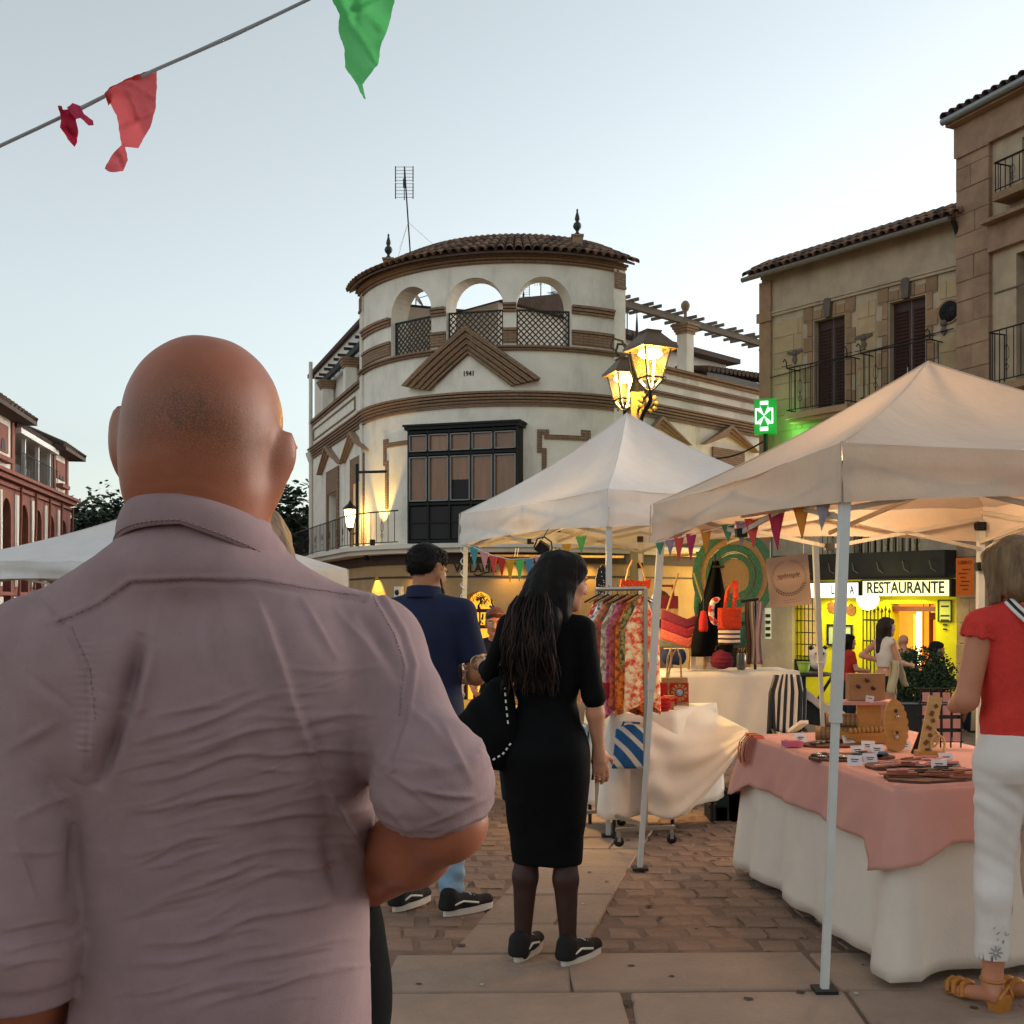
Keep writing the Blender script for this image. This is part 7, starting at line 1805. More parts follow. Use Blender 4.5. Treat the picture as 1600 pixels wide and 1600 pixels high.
# ================================================================== the man in the navy polo shirt
def man_navy():
 yaw = R(-12); W = Frame(-.42, 5.35, 0, yaw, 1.75)
 pr = thing('person', 'man in a navy polo shirt and pale jeans standing with his back turned', 'person', (-.42, 5.35, 0))
 hc = np.array([.005, .02, 1.605]); rot = rotv(0, 0, -24)@rotv(-16, 0, 0)
 f = SDF(); T = head_prims(f, hc, rot, False, 1.0); neck(f, hc, False, .066, 1.42); f.loft(ROW_M, .03)
 sl_, sr_ = np.array([-.185, -.015, 1.405]), np.array([.185, -.015, 1.405])
 f.cone((-.03, -.02, 1.45), sl_, .052, .05, .03); f.cone((.03, -.02, 1.45), sr_, .052, .05, .03)
 le, lw = np.array([-.25, -.02, 1.12]), np.array([-.16, .22, 1.10]); re, rw = np.array([.262, .0, 1.12]), np.array([.17, .23, 1.08])
 arm(f, sl_, le, lw, (.05, .042, .042, .029)); arm(f, sr_, re, rw, (.05, .042, .044, .029)); hand(f, lw, (.5, .8, 0), (.8, -.5, 0), .6, 1., -1); hand(f, rw, (-.5, .8, 0), (-.8, -.5, 0), .6, 1., 1)
 for s in (-1, 1): leg(f, (s*.09, -.0, .88), (s*.12, .02, .48), (s*.135, -.02, .085), (s*.15+.04, .1, .03))
 finish('body', f, W, .0075, sk_c, pr, 2); eyes(pr, T, W, rot)
 g = SDF(); g.loft([(.76, 0, -.012, .178, .125), (.86, 0, -.014, .188, .135), (.98, 0, -.006, .185, .128), (1.08, 0, 0, .178, .122), (1.2, 0, 0, .186, .13), (1.32, 0, -.004, .192, .132), (1.40, 0, -.012, .175, .108), (1.45, 0, -.018, .115, .085), (1.49, 0, -.02, .075, .072)], .03, 2.3)
 g.cone((-.04, -.02, 1.445), sl_, .062, .065, .03); g.cone((.04, -.02, 1.445), sr_, .062, .065, .03)
 g.cone(sl_, sl_+(le-sl_)*.78, .066, .064, .02, flat=False); g.cone(sr_, sr_+(re-sr_)*.72, .066, .062, .02, flat=False)
 for s_, e_, k in ((sl_, le, .78), (sr_, re, .72)): c = s_+(e_-s_)*(k+.06); d = (e_-s_)/np.linalg.norm(e_-s_); g.cone(c, c+d*.12, .09, .09, .004, sub=True, flat=True)
 o = finish('polo_shirt', g, W, .0075, mat('navy_pique', S('#141c3a'), .85, .12, 8, bump=.1, bscale=300), pr, 2, disp=lambda V, N: .006*wob(V*np.array([.6, 1, 1.5]), 14, 5)+.004*np.sin(V[:, 2]*38+V[:, 0]*20+2*wob(V, 5))*np.exp(-((V[:, 2]-1.0)/.2)**2))
 c = SDF(); c.cone((0, -.022, 1.47), (0, -.016, 1.530), .090, .080, .01, flat=True); c.cone((0, -.02, 1.45), (0, -.012, 1.55), .072, .070, .004, sub=True, flat=True); finish('collar', c, W, .006, MATS['navy_pique'], o)
 j = SDF()
 j.loft([(.78, 0, -.01, .165, .118), (.9, 0, -.012, .178, .126), (.96, 0, -.01, .17, .12)], .03)
 for s in (-1, 1): j.chain([(s*.09, 0, .85), (s*.12, .02, .48), (s*.135, -.022, .12)], [.1, .084, .062], .03)
 finish('jeans', j, W, .009, mat('pale_denim', S('#7f9ab0'), .85, .22, 14, bump=.15, bscale=200), pr, 2, disp=lambda V, N: .005*np.sin(V[:, 2]*75+V[:, 0]*30+3*wob(V, 8))*np.exp(-((V[:, 2]-.14)/.14)**2)+.003*wob(V, 20, 2))
 shoe('shoe', W, (-.13, -.08, 0), (-.03, .17, 0), pr, m_suede, m_sole, m_stripe, .09); shoe('shoe', W, (.12, -.10, 0), (.30, .11, 0), pr, m_suede, m_sole, m_stripe, .09)
 h = SDF(); Th = lambda x, y, z: hc+rot@np.array([x, y, z])
 h.ell(Th(0, -.022, .048), (.0815, .099, .082), rot, .02); h.ell(Th(0, -.056, .004), (.066, .048, .05), rot, .03); h.ell(Th(0, .03, .08), (.07, .06, .042), rot, .03)
 h.ell(Th(0, .03, -.115), (.2, .2, .075), rot, .02, True); [h.ell(Th(s*.09, .0, -.01), (.022, .032, .045), rot, .01, True) for s in (-1, 1)]
 h.ell(Th(0, .115, .0), (.08, .06, .066), rot, .02, True)
 V, F = h.mesh(.006); V = relax(V, F, 1); V = V+vnormals(V, F)*(.002*wob(V, 120, 3))[:, None]; b = MB(); fuzz(b, W(V), F, 1500, .016, .0012, 3, lambda V, N: N[:, 2] < .75, .45); np_obj('hair', W(V), F, m_hair_dk, pr, extra=b)
 bd = SDF()
 for s in (-1, 1): bd.cone(Th(s*.068, .02, -.035), Th(s*.05, .06, -.088), .012, .019, .02)
 bd.cone(Th(-.05, .06, -.088), Th(.05, .06, -.088), .019, .019, .02); bd.ell(Th(0, .078, -.09), (.035, .022, .022), rot, .02)
 finish('beard', bd, W, .006, m_hair_dk, pr, 1, disp=lambda V, N: .002*wob(V, 140, 4))
man_navy()
# ================================================================== the woman in red at the right border
def woman_red():
 yaw = R(4); W = Frame(1.88, 4.08, 0, yaw, 1.66); zf = .055
 pr = thing('person', 'woman in a red sleeveless top and white cropped trousers at the right edge', 'person', (1.905, 4.08, 0))
 up = np.array([0, 0, zf]); hc = np.array([-.025, .03, 1.60])+up; rot = rotv(0, 0, 14)@rotv(-18, 0, 0)
 f = SDF(); T = head_prims(f, hc, rot, True, 1.0, ears=False); neck(f, hc, True, .05, 1.42+zf)
 f.loft([(z+zf, cx, cy, rx, ry) for z, cx, cy, rx, ry in ROW_F], .03)
 sl_, sr_ = np.array([-.17, -.015, 1.395])+up, np.array([.17, -.015, 1.395])+up
 f.cone(np.array([-.03, -.02, 1.44])+up, sl_, .047, .044, .03); f.cone(np.array([.03, -.02, 1.44])+up, sr_, .047, .044, .03)
 le, lw = np.array([-.225, -.01, 1.115])+up, np.array([-.17, .2, 1.07])+up; re, rw = np.array([.22, 0, 1.10])+up, np.array([.15, .2, 1.1])+up
 arm(f, sl_, le, lw, (.05, .043, .038, .026)); arm(f, sr_, re, rw, (.05, .043, .038, .026)); hand(f, lw, (.3, .9, .1), (.9, -.3, -.2), .6, .9, -1); hand(f, rw, (-.3, .9, 0), (-.9, -.3, -.2), .6, .9, 1)
 an = [np.array([s*.1-.035, -.03, .115]) for s in (-1, 1)]
 for k, s in enumerate((-1, 1)):
  leg(f, np.array([s*.085, -.01, .88])+up, np.array([s*.092-.02, .0, .52]), an[k], an[k]+np.array([-.06, .12, -.085]), (.088, .052, .055, .036))
 finish('body', f, W, .007, sk_a, pr, 2); eyes(pr, T, W, rot)
 g = SDF(); g.loft([(.93+zf, 0, -.008, .168, .118), (1.0+zf, 0, -.005, .160, .112), (1.08+zf, 0, .0, .155, .11), (1.2+zf, 0, 0, .158, .115), (1.3+zf, 0, .0, .165, .115), (1.38+zf, 0, -.012, .158, .095), (1.43+zf, 0, -.018, .115, .078), (1.47+zf, 0, -.02, .07, .064)], .03, 2.3)
 g.cone(np.array([-.05, -.02, 1.435])+up, sl_+np.array([0, 0, .0]), .054, .066, .03); g.cone(np.array([.05, -.02, 1.435])+up, sr_+np.array([0, 0, .0]), .054, .066, .03)
 o = finish('red_top', g, W, .007, mat('red_knit', S('#c9342c'), .85, .12, 40, bump=.25, bscale=130), pr, 2, disp=lambda V, N: .004*wob(V*np.array([.5, .5, 1.3]), 14, 5)+.005*np.sin(V[:, 2]*34+V[:, 0]*-16+wob(V, 5))*np.exp(-((V[:, 2]-1.1)/.09)**2))
 for s_, e_ in ((sl_, le), (sr_, re)): c = SDF(); c.cone(s_+(e_-s_)*.0, s_+(e_-s_)*.17, .064, .067, .006, flat=True); finish('cap_sleeve', c, W, .0065, MATS['red_knit'], o, disp=lambda V, N: .004*np.sin(np.arctan2(V[:, 1], V[:, 0]-np.sign(V[:, 0])*.17)*9))
 j = SDF(); j.loft([(.82+zf, 0, -.015, .165, .118), (.88+zf, 0, -.02, .184, .132), (.94+zf, 0, -.014, .172, .122), (.99+zf, 0, -.006, .156, .112)], .03)
 for k, s in enumerate((-1, 1)):
  j.cone(np.array([s*.08, -.06, .87])+up, np.array([s*.078, -.05, .84])+up, .075, .07, .04)
  j.chain([np.array([s*.088, -.01, .85])+up, np.array([s*.092-.02, .0, .52]), an[k]+np.array([0, -.004, .32]), an[k]+np.array([0, .0, .16])], [.1, .068, .066, .063], .03); j.cone(an[k]+np.array([0, 0, .15]), an[k]+np.array([0, 0, .08]), .064, .064, .01, flat=True)
  j.cone(an[k]+np.array([0, 0, .10]), an[k]+np.array([0, 0, -.02]), .056, .056, .004, sub=True, flat=True)
 finish('trousers', j, W, .0075, mat('white_cotton', S('#d6cbc4'), .85, .06, 8, bump=.1, bscale=200), pr, 2, disp=lambda V, N: .0028*np.sin(V[:, 2]*62+V[:, 0]*55+6*wob(V, 9))*np.exp(-((V[:, 2]-.42)/.22)**2)+.004*np.sin(V[:, 2]*80-np.abs(V[:, 0])*60)*np.exp(-((V[:, 2]-.80)/.08)**2)+.002*wob(V, 26, 2))
 b = MB(); r = random.Random(3)
 for k in range(2):
  c0 = an[k]+np.array([-.02, -.066, .12])
  for a in range(8): d = np.array([math.cos(a*math.pi/4), 0, math.sin(a*math.pi/4)]); b.tube([W(c0+d*.006), W(c0+d*.026)], .0022, 4)
  for i in range(12): q = c0+np.array([r.uniform(-.01, .045), -.0, r.uniform(.03, .1)]); b.tube([W(q), W(q+np.array([.006, 0, .008]))], .0014, 4)
 tag(b.build('embroidery', mat('grey_thread', S('#8a8488'), .7, .1), pr), kind='stuff')
 # sandals with block heels
 for k in range(2):
  b = MB(); h0 = an[k]+np.array([.012, -.02, -.115]); d = np.array([-.40, .92, 0.]); d /= np.linalg.norm(d); t_ = np.array([d[1], -d[0], 0])
  def q(x, y, z): return W(h0+d*x+t_*y+np.array([0, 0, z]))
  b.hexa([q(-.03, -.026, .0), q(.02, -.026, .0), q(.02, .026, .0), q(-.03, .026, 0), q(-.04, -.032, .062), q(.03, -.032, .062), q(.03, .032, .062), q(-.04, .032, .062)])
  pts = [(-.04, .062, .032), (.03, .062, .034), (.09, .035, .036), (.14, .014, .04), (.21, .012, .034), (.225, .014, .015)]
  for (x0, z0, w0), (x1, z1, w1) in zip(pts[:-1], pts[1:]): b.hexa([q(x0, -w0, z0), q(x1, -w1, z1), q(x1, w1, z1), q(x0, w0, z0), q(x0, -w0, z0+.012), q(x1, -w1, z1+.012), q(x1, w1, z1+.012), q(x0, w0, z0+.012)])
  for x0, zt_ in ((.13, .045), (.17, .042), (.2, .035)): b.tube([q(x0, -.04, .02), q(x0+.01, -.026, zt_+.015), q(x0+.01, .0, zt_+.026), q(x0+.01, .026, zt_+.015), q(x0, .04, .02)], [.01, .013, .014, .013, .01], 6)
  b.tube([q(-.035, -.033, .06), q(-.045, 0, .11), q(-.035, .033, .06)], .008, 6); b.tube([W(an[k]+np.array([.04*math.cos(a), .045*math.sin(a), .0])) for a in np.linspace(0, 6.283, 14)], .006, 5)
  b.build('sandal', mat('ochre_leather', S('#b0702a'), .5, .15, 20), pr)
 h = SDF(); Th = lambda x, y, z: hc+rot@np.array([x, y, z])
 h.ell(Th(0, -.02, .052), (.093, .105, .086), rot, .02); h.ell(Th(0, -.045, -.02), (.092, .078, .09), rot, .03); h.ell(Th(0, -.05, -.085), (.092, .066, .058), rot, .03); h.ell(Th(0, .035, .08), (.078, .062, .042), rot, .03)
 for s in (-1, 1): h.cone(Th(s*.075, .035, .03), Th(s*.082, .03, -.11), .026, .02, .03)
 h.cut(lambda p: 1.462+zf-p[..., 2]-.15*(p[..., 1]+.06))
 finish('hair', h, W, .0065, [m_hair_bl], pr, 1, disp=lambda V, N: .0035*np.sin(V[:, 0]*150+8*wob(V, 5, 3))*np.clip((hc[2]+.1-V[:, 2])/.1, 0, 1)+.0015*wob(V, 90, 6))
 b = MB()
 for k in range(3): b.add([W(p) for p in [(-.085+.013*k, -.062, 1.452+zf), (-.072+.013*k, -.066, 1.456+zf)]]+[W(p) for p in [(.11+.013*k, -.137, 1.21+zf), (.097+.013*k, -.137, 1.21+zf)]], [(0, 1, 2, 3)])
 st = [(-.08, -.02, 1.492), (-.072, -.06, 1.462), (-.03, -.1, 1.405), (.04, -.128, 1.31), (.11, -.125, 1.21), (.18, -.08, 1.1), (.22, -.02, 1.02)]
 bb = MB()
 for off, mi_ in ((-.012, 1), (0, 0), (.012, 1)):
  bb.tube([W(np.array(p)+up+np.array([off*.8, -.026 if mi_ else -.024, off*.6])) for p in st], .0075, 5, mi=mi_)
 t = thing('shoulder_bag', 'bag on a black and white striped strap across the back of the woman in red', 'bag', tuple(W([.25, 0, .95+zf])))
 bb.build('strap', [m_joint, m_stripe], t); p = SDF(); p.ell((.275, .01, .95+zf), (.06, .12, .1), None, .02); finish('pouch', p, W, .01, m_black, t)
woman_red()
# ================================================================== stall furniture and cloths
m_linen = mat('white_linen', S('#d8cabc'), .9, .05, 6, bump=.15, bscale=120); m_pink = mat('pink_cloth', S('#c58d80'), .88, .06, 5, bump=.12, bscale=160)
m_wood = mat('pale_wood', S('#b5813f'), .6, .22, 3, bump=.15, bscale=30, stretch=(2, 2, 14)); m_kraft = mat('kraft_card', S('#9c7650'), .85, .12, 10)
m_card = mat('white_card', S('#d8d4d6'), .7, .03); m_dkwood = mat('bark_slice', S('#5b3524'), .75, .3, 10, bump=.3, bscale=40); m_chrome = mat('chrome_tube', S('#a8a49c'), .3, .05, metal=.8)
m_gun = mat('dark_trinket', S('#3d3632'), .35, .4, 40, metal=.5)
def bilerp(q, u, v): a, b_, c, d = q; return (a*(1-u)+b_*u)*(1-v)+(d*(1-u)+c*u)*v
def table(name, label, q, zt, legs=True):
 q = [Vector((*p, 0)) for p in q]; c = sum(q, Vector())/4; t = thing(name, label, 'table', (c.x, c.y, gz(c.y))); b = MB()
 b.hexa([Vector((p.x, p.y, zt-.035)) for p in q]+[Vector((p.x, p.y, zt-.006)) for p in q]); b.build('tabletop', m_greywood, t)
 for p in q:
  p2 = p.lerp(c, .06); b = MB(); b.tube([Vector((p2.x, p2.y, gz(p2.y))), Vector((p2.x, p2.y, zt-.03))], .014, 6); b.build('leg', m_joint, t)
 return t
def cloth(name, label, q, zt, drop, m, seed=1, amp=.012, fold=5.0, flare=.03, corner=.0, tilt=None, cat='tablecloth', group=None, n=30, parent=None):
 q = [Vector((*p, 0)) for p in q]; c = sum(q, Vector())/4; r = random.Random(seed); ph = [r.uniform(0, 6.28) for _ in range(6)]
 b = MB(); b.grid(lambda u, v: bilerp(q, u, v)+Vector((0, 0, zt+.0025+.002*math.sin(11*u+ph[0])*math.sin(9*v))), 14, 10)
 # skirt as one ring
 per = []; 
 for k in range(4):
  a, d = q[k], q[(k+1) % 4]; o = Vector(((d-a).y, -(d-a).x, 0)).normalized()
  if (a+d-2*c).dot(o) < 0: o = -o
  L = (d-a).length; m_ = max(8, int(L*n/1.0))
  for i in range(m_): per.append((a.lerp(d, i/m_), o, i/m_, k, L))
 N = len(per); tot = sum(p[4] for p in per)/1.0
 def corner_w(u, L): return max(0, 1-min(u, 1-u)*L/.2)
 rows = 14; vs = []
 s = 0
 for i, (p, o, u, k, L) in enumerate(per):
  cw = corner_w(u, L); prv = per[i-1]
  oo = (o+(per[i-1][1] if u < .001 else Vector((0, 0, 0)))).normalized()
  dr = drop if not callable(drop) else drop(k, u)
  dr = dr*(1+corner*cw)
  for j in range(rows+1):
   v = j/rows; w = amp*v**.8*(math.sin(fold*2*math.pi*u*L+ph[k])+.5*math.sin(fold*3.7*u*L*2+ph[k+1]))*(1-.2*cw)
   e = oo*(.004+flare*v+cw*flare*1.6*v+w)
   e += oo*(.006*v*math.sin(31*u*L+5*v+ph[2])+.004*math.sin(6*v+13*u*L+ph[4])*v); z = zt+.0025-dr*v-(.012 if j and v < .1 else 0)*0
   vs.append(Vector((p.x, p.y, 0))+e*(1 if j else .0)+Vector((0, 0, z-.004*math.sin(9*u+ph[3])*v)))
 fs = [(i*(rows+1)+j, ((i+1) % N)*(rows+1)+j, ((i+1) % N)*(rows+1)+j+1, i*(rows+1)+j+1) for i in range(N) for j in range(rows)]
 b.add(vs, fs, 0, None, True)
 o = b.build(name, m, None, base=(c.x, c.y, zt), solid=.002)
 return tag(o, label, cat, group)
# near jewellery table
RQ = [(1.50, 4.30), (2.46, 4.54), (2.22, 6.24), (1.275, 6.02)]
table('folding_table', 'folding table under the pink and white cloths in the near cream tent', RQ, .745)
cloth('white_tablecloth', 'long white cloth hanging to the ground under the pink cloth', RQ, .748, .70, m_linen, 3, .020, 2.1, .035, .02)
cloth('pink_tablecloth', 'short dusty pink cloth laid over the white one on the near table', RQ, .757, lambda k, u: .235-.03*(k == 0), m_pink, 5, .007, 1.7, .046, .42)
def rp(u, v, z=.765): p = bilerp([Vector((*q, 0)) for q in RQ], u, v); return Vector((p.x, p.y, z))
dU = (Vector((*RQ[1], 0))-Vector((*RQ[0], 0))).normalized(); dV = (Vector((*RQ[3], 0))-Vector((*RQ[0], 0))).normalized(); UP = Vector((0, 0, 1))
def onr(px, py, z=.765):       # point of the table top seen at this pixel
 Y = (EYE-z)*F_PX/(py-HOR); return Vector(((px-800)/F_PX*Y, Y, z))
def pricetag(px, py, lab, k=0):
 p = onr(px, py); t = thing('price_tag', lab, 'price tag', p, 'price tags on the jewellery table'); b = MB(); w, h = .032, .042; a = .25*math.sin(k*2.1); ux = Vector((math.cos(a), math.sin(a), 0)); bk = Vector((-ux.y, ux.x, 0))
 b.hexa([p-ux*w, p+ux*w, p+ux*w+bk*.002, p-ux*w+bk*.002, p-ux*w+UP*h*1.0+bk*.022, p+ux*w+UP*h+bk*.022, p+ux*w+UP*h+bk*.024, p-ux*w+UP*h+bk*.024]); b.build('card', m_card, t)
 b = MB(); b.tube([p-ux*.016+UP*h*.6+bk*.0115, p+ux*.016+UP*h*.6+bk*.0115], .0022, 4); b.tube([p-ux*.014+UP*h*.4+bk*.0075, p+ux*.01+UP*h*.4+bk*.0075], .0016, 4); b.build('print', m_gun, t)
for k, (px, py, lab) in enumerate(((1252, 1160, 'white price tag farthest left on the jewellery table'), (1328, 1163, 'white price tag standing right of the white tent pole before the kraft tubes'), (1357, 1172, 'white price tag left of centre in the cluster behind the blue trinket'), (1372, 1178, 'white price tag right of centre in the cluster behind the blue trinket'), (1342, 1180, 'pale price tag at the left of the cluster beside the dark slices'), (1336, 1196, 'cream price tag lying lowest beside the dark jewellery slice'), (1361, 1193, 'white price tag touching the blue trinket'), (1416, 1172, 'white price tag before the oval wooden stand'), (1468, 1203, 'white price tag beside the woman in red'), (1480, 1192, 'white price tag half hidden behind the hip of the woman in red'))): pricetag(px, py, lab, k)
def slice_(px, py, w, label, n, cols, seed, kind):
 p = onr(px, py, .757); t = thing('wood_slice', label, 'tray', p, 'dark wood slices laden with jewellery'); r = random.Random(seed); b = MB(); rx = w/2/F_PX*p.y; ry = rx*.62
 n_ = 28; a_ = [(math.cos(2*math.pi*i/n_)*rx*(1+r.uniform(-.06, .06)), math.sin(2*math.pi*i/n_)*ry*(1+r.uniform(-.08, .08))) for i in range(n_)]
 b.prism(a_, p, dU, dV, UP, .014); b.build('slice', m_dkwood, t)
 for i in range(n):
  x, y = r.uniform(-.78, .75)*rx, r.uniform(-.7, .7)*ry
  if (x/rx)**2+(y/ry)**2 > .72: continue
  c = p+dU*x+dV*y+UP*(.018+.006*r.random()); b = MB(); m = cols[i % len(cols)]
  if kind == 'strip':
   a = r.uniform(-.5, .3); d = dU*math.cos(a)+dV*math.sin(a); e = Vector((-d.y, d.x, 0)); L = rx*r.uniform(.22, .42)
   b.hexa([c-d*L-e*.012, c+d*L-e*.014, c+d*L+e*.012, c-d*L+e*.012, c-d*L-e*.012+UP*.004, c+d*L-e*.014+UP*.012, c+d*L+e*.012+UP*.012, c-d*L+e*.012+UP*.004])
   b.tube([c-d*L*.6+UP*.012, c+d*L*.5+UP*.014], .004, 4); b.build('bracelet_card', m, t)
  else:
   a = r.uniform(0, 3.1); d = dU*math.cos(a)+dV*math.sin(a); R_ = r.uniform(.014, .026); b.tube([c+(dU*math.cos(th)+dV*math.sin(th)*.8)*R_ for th in np.linspace(0, 6.28, 11)], .0045, 5)
   b.lathe([(.0, -.004), (.010, 0), (.0, .006)], c+d*R_, 7); b.build('trinket', m, t)
m_silv = mat('silver', S('#a9a49e'), .25, .1, metal=.9); m_blue = mat('blue_bead', S('#1d5f8a'), .5, .2, 30); m_pinkcard = mat('pink_card', S('#c58f84'), .8, .15, 12); m_rust = mat('rust_card', S('#8c4f3c'), .8, .2, 12)
slice_(1300, 1166, 105, 'long dark wood slice of silver trinkets at the far left of the table', 12, [m_gun, m_silv, m_gun], 1, 'ring')
slice_(1322, 1186, 125, 'dark wood slice of rings crossing behind the white tent pole', 16, [m_gun, m_silv, m_gun, m_gun], 2, 'ring')
slice_(1372, 1186, 55, 'small wood slice carrying a bright blue trinket', 6, [m_blue, m_blue, m_gun], 3, 'ring')
slice_(1425, 1199, 155, 'wood slice of pink bracelet cards near the middle of the table', 18, [m_pinkcard, m_rust, m_pinkcard], 4, 'strip')
slice_(1455, 1217, 160, 'nearest wood slice of reddish bracelet cards at the table corner', 18, [m_rust, m_pinkcard, m_pinkcard, m_gun], 5, 'strip')
# blue trinket lump
# small pink notebook
p = onr(1238, 1166); t = thing('pink_box', 'flat pink box lying at the far left end of the jewellery table', 'box', p); b = MB(); b.box(p+UP*.014, (.085, .07, .026), Matrix.Rotation(.2, 3, 'Z')); b.build('box', mat('pink_gloss', S('#c4607c'), .5, .1), t); b = MB(); b.box(p+UP*.03, (.06, .05, .004), Matrix.Rotation(.2, 3, 'Z')); b.build('lid_band', m_pinkcard, t)
# hanging ribbons over the far corner
t = thing('ribbons', 'bundle of orange and red ribbons hanging over the far left corner of the pink cloth', 'ribbons', onr(1180, 1152)); p = Vector((1.262, 5.95, .762))
for k, c in enumerate(('#c2622a', '#8a2b26', '#c77a3a', '#5a2a3c', '#b5452a')):
 o = Vector((-.052, 0, 0))*1; q0 = p+dV*(-.03*k+.02); b = MB()
 pts = [q0+dU*.06+UP*.004, q0+dU*.0+UP*.006, q0+dU*-.035+UP*-.03, q0+dU*-.045+UP*-.09, q0+dU*-.04+UP*(-.13-.012*(k % 3))]
 for a, d in zip(pts[:-1], pts[1:]): b.obox(a, d, .022, .003, (1, 0, .3))
 b.build('ribbon', mat('ribbon'+c[1:], S(c), .7, .1), t)
# kraft paper rolls
for k, (x, y, z, L, lab) in enumerate(((1312, 1148, .037, .24, 'lower kraft paper roll lying behind the white tent pole'), (1330, 1150, .106, .25, 'upper kraft paper roll resting on another roll'))):
 p = onr(px=x, py=1158)+UP*(z-.0); t = thing('paper_roll', lab, 'paper roll', p, 'kraft paper rolls'); d = (dU*.85-dV*.5).normalized(); b = MB()
 a, c = p-d*L/2, p+d*L/2; b.tube([a, c], .036, 16, caps=False); b.tube([a, c], .028, 16, caps=False); 
 Rm = frameM((0, 0, 0), d.orthogonal().normalized(), d.cross(d.orthogonal().normalized()), d).to_3x3()
 for e in (a, c): b.lathe([(.028, 0), (.036, 0)], e, 16, M=Rm)
 b.build('roll', m_kraft, t); b = MB()
 for i in range(9): b.lathe([(.0365, 0), (.0372, .006), (.0365, .012)], a.lerp(c, .1+.09*i), 12, M=Rm)
 b.build('printed_band', mat('kraft_print', S('#7d5c3c'), .85, .1), t)
# wooden display stand with shelf, card with earrings on top
p = onr(1352, 1160); t = thing('display_stand', 'two tier wooden stand holding a kraft earring card behind the oval board', 'stand', p)
b = MB(); b.box(p+UP*.03+dU*-.005, (.24, .12, .05)); b.box(p+UP*.12+dU*.02, (.11, .05, .15)); b.build('post', m_wood, t)
b = MB(); b.box(p+UP*.205, (.30, .12, .018)); b.build('shelf', m_pinkcard, t)
b = MB(); b.box(p+UP*.285+dU*.0, (.19, .045, .135), Matrix.Rotation(.08, 3, 'Z')); b.build('earring_card', m_kraft, t)
b = MB()
for x, z in ((-.05, .29), (-.0, .32), (.035, .28)): b.lathe([(.0, -.014), (.012, -.006), (.013, .006), (.0, .014)], p+dU*x+UP*z+Vector((0, -.035, 0)), 8)
b.build('earrings', mat('brown_earring', S('#4a2616'), .5, .2), t)
b = MB()
for i in range(9): b.lathe([(.0, 0), (.012, .004), (.008, .02), (.0, .03)], p+dU*(-.1+.024*i)+UP*.056+Vector((0, -.05, 0)), 7)
b.build('wooden_pegs', m_wood, t)
p2 = onr(1336, 1155)+UP*.225; 
t2 = thing('price_tag', 'white price tag leaning on the kraft earring card of the wooden stand', 'price tag', P(1359, 1095, p.y-.08), 'price tags on the jewellery table'); b = MB(); c = P(1359, 1092, p.y-.1); b.box(c, (.04, .003, .032), Matrix.Rotation(.15, 3, 'Y')); b.build('card', m_card, t2); b = MB(); b.box(c+Vector((0, -.004, .004)), (.022, .002, .004), Matrix.Rotation(.15, 3, 'Y')); b.build('print', m_gun, t2)
# oval wooden earring board with notched edge
p = onr(1404, 1174); t = thing('oval_board', 'tall oval wooden board with notched edge and two pairs of earrings', 'earring stand', p)
pts = []
for i in range(60):
 a = 2*math.pi*i/60; n = .006*(1 if i % 3 == 0 and (math.cos(a) > .25) else 0); pts.append(((.062-n)*math.cos(a), .125+(.128-n*.6)*math.sin(a)))
pts = [(x, max(y, .003)) for x, y in pts]
tl = Vector((0, .22, 1)).normalized(); ux = (dU*.95+dV*-.1).normalized(); nn = ux.cross(tl).normalized(); nn = nn if nn.y < 0 else -nn
b = MB(); b.prism(pts, p, ux, tl, -nn, .012); b.build('board', m_wood, t)
b = MB(); b.box(p+dV*.06+UP*.05, (.03, .1, .1)); b.build('prop', m_wood, t)
for x, y in ((-.0, .195), (.004, .165), (-.004, .09), (-.008, .065)):
 b = MB(); b.lathe([(.0, -.012), (.009, -.004), (.009, .004), (.0, .012)], p+ux*x+tl*y+nn*.006, 8); b.build('earring', m_gun if y in (.195, .09) else m_silv, t)
# leaning plank with wooden letters and rings
p = onr(1452, 1182); t = thing('leaning_plank', 'pale wooden plank leaning back with wooden rings, beside the woman in red', 'earring stand', p)
a0, a1 = p+dU*-.03, P(1462, 1088, p.y+.02); b = MB(); b.obox(a0, a1, .062, .014, (0, -1, .2)); b.build('plank', mat('birch', S('#c09a62'), .6, .2, 5, stretch=(2, 2, 10)), t)
b = MB(); b.obox(a0+dV*.10, a1+Vector((0, .03, -.03)), .02, .012, (0, -1, .2)); b.build('prop', m_joint, t)
b = MB()
for i in range(7): c = a0.lerp(a1, .12+.12*i)+Vector((.006*(-1)**i, -.012, 0)); b.box(c, (.016, .006, .016+.008*(i % 2)), Matrix.Rotation(i*.7, 3, 'Y'))
b.build('letters', mat('letter_brown', S('#6a4526'), .7, .2), t)
b = MB(); c = p+dU*.035+UP*.055; b.tube([c+Vector((.033*math.cos(x), -.02, .045*math.sin(x))) for x in np.linspace(0, 6.283, 20)], .006, 6); c2 = c+Vector((-.02, .01, .03)); b.tube([c2+Vector((.028*math.cos(x), -.02, .04*math.sin(x))) for x in np.linspace(0, 6.283, 18)], .006, 6); b.build('wooden_ring', MATS['birch'], t)
b = MB(); b.box(p+UP*.014, (.12, .07, .028)); b.build('base', m_wood, t)
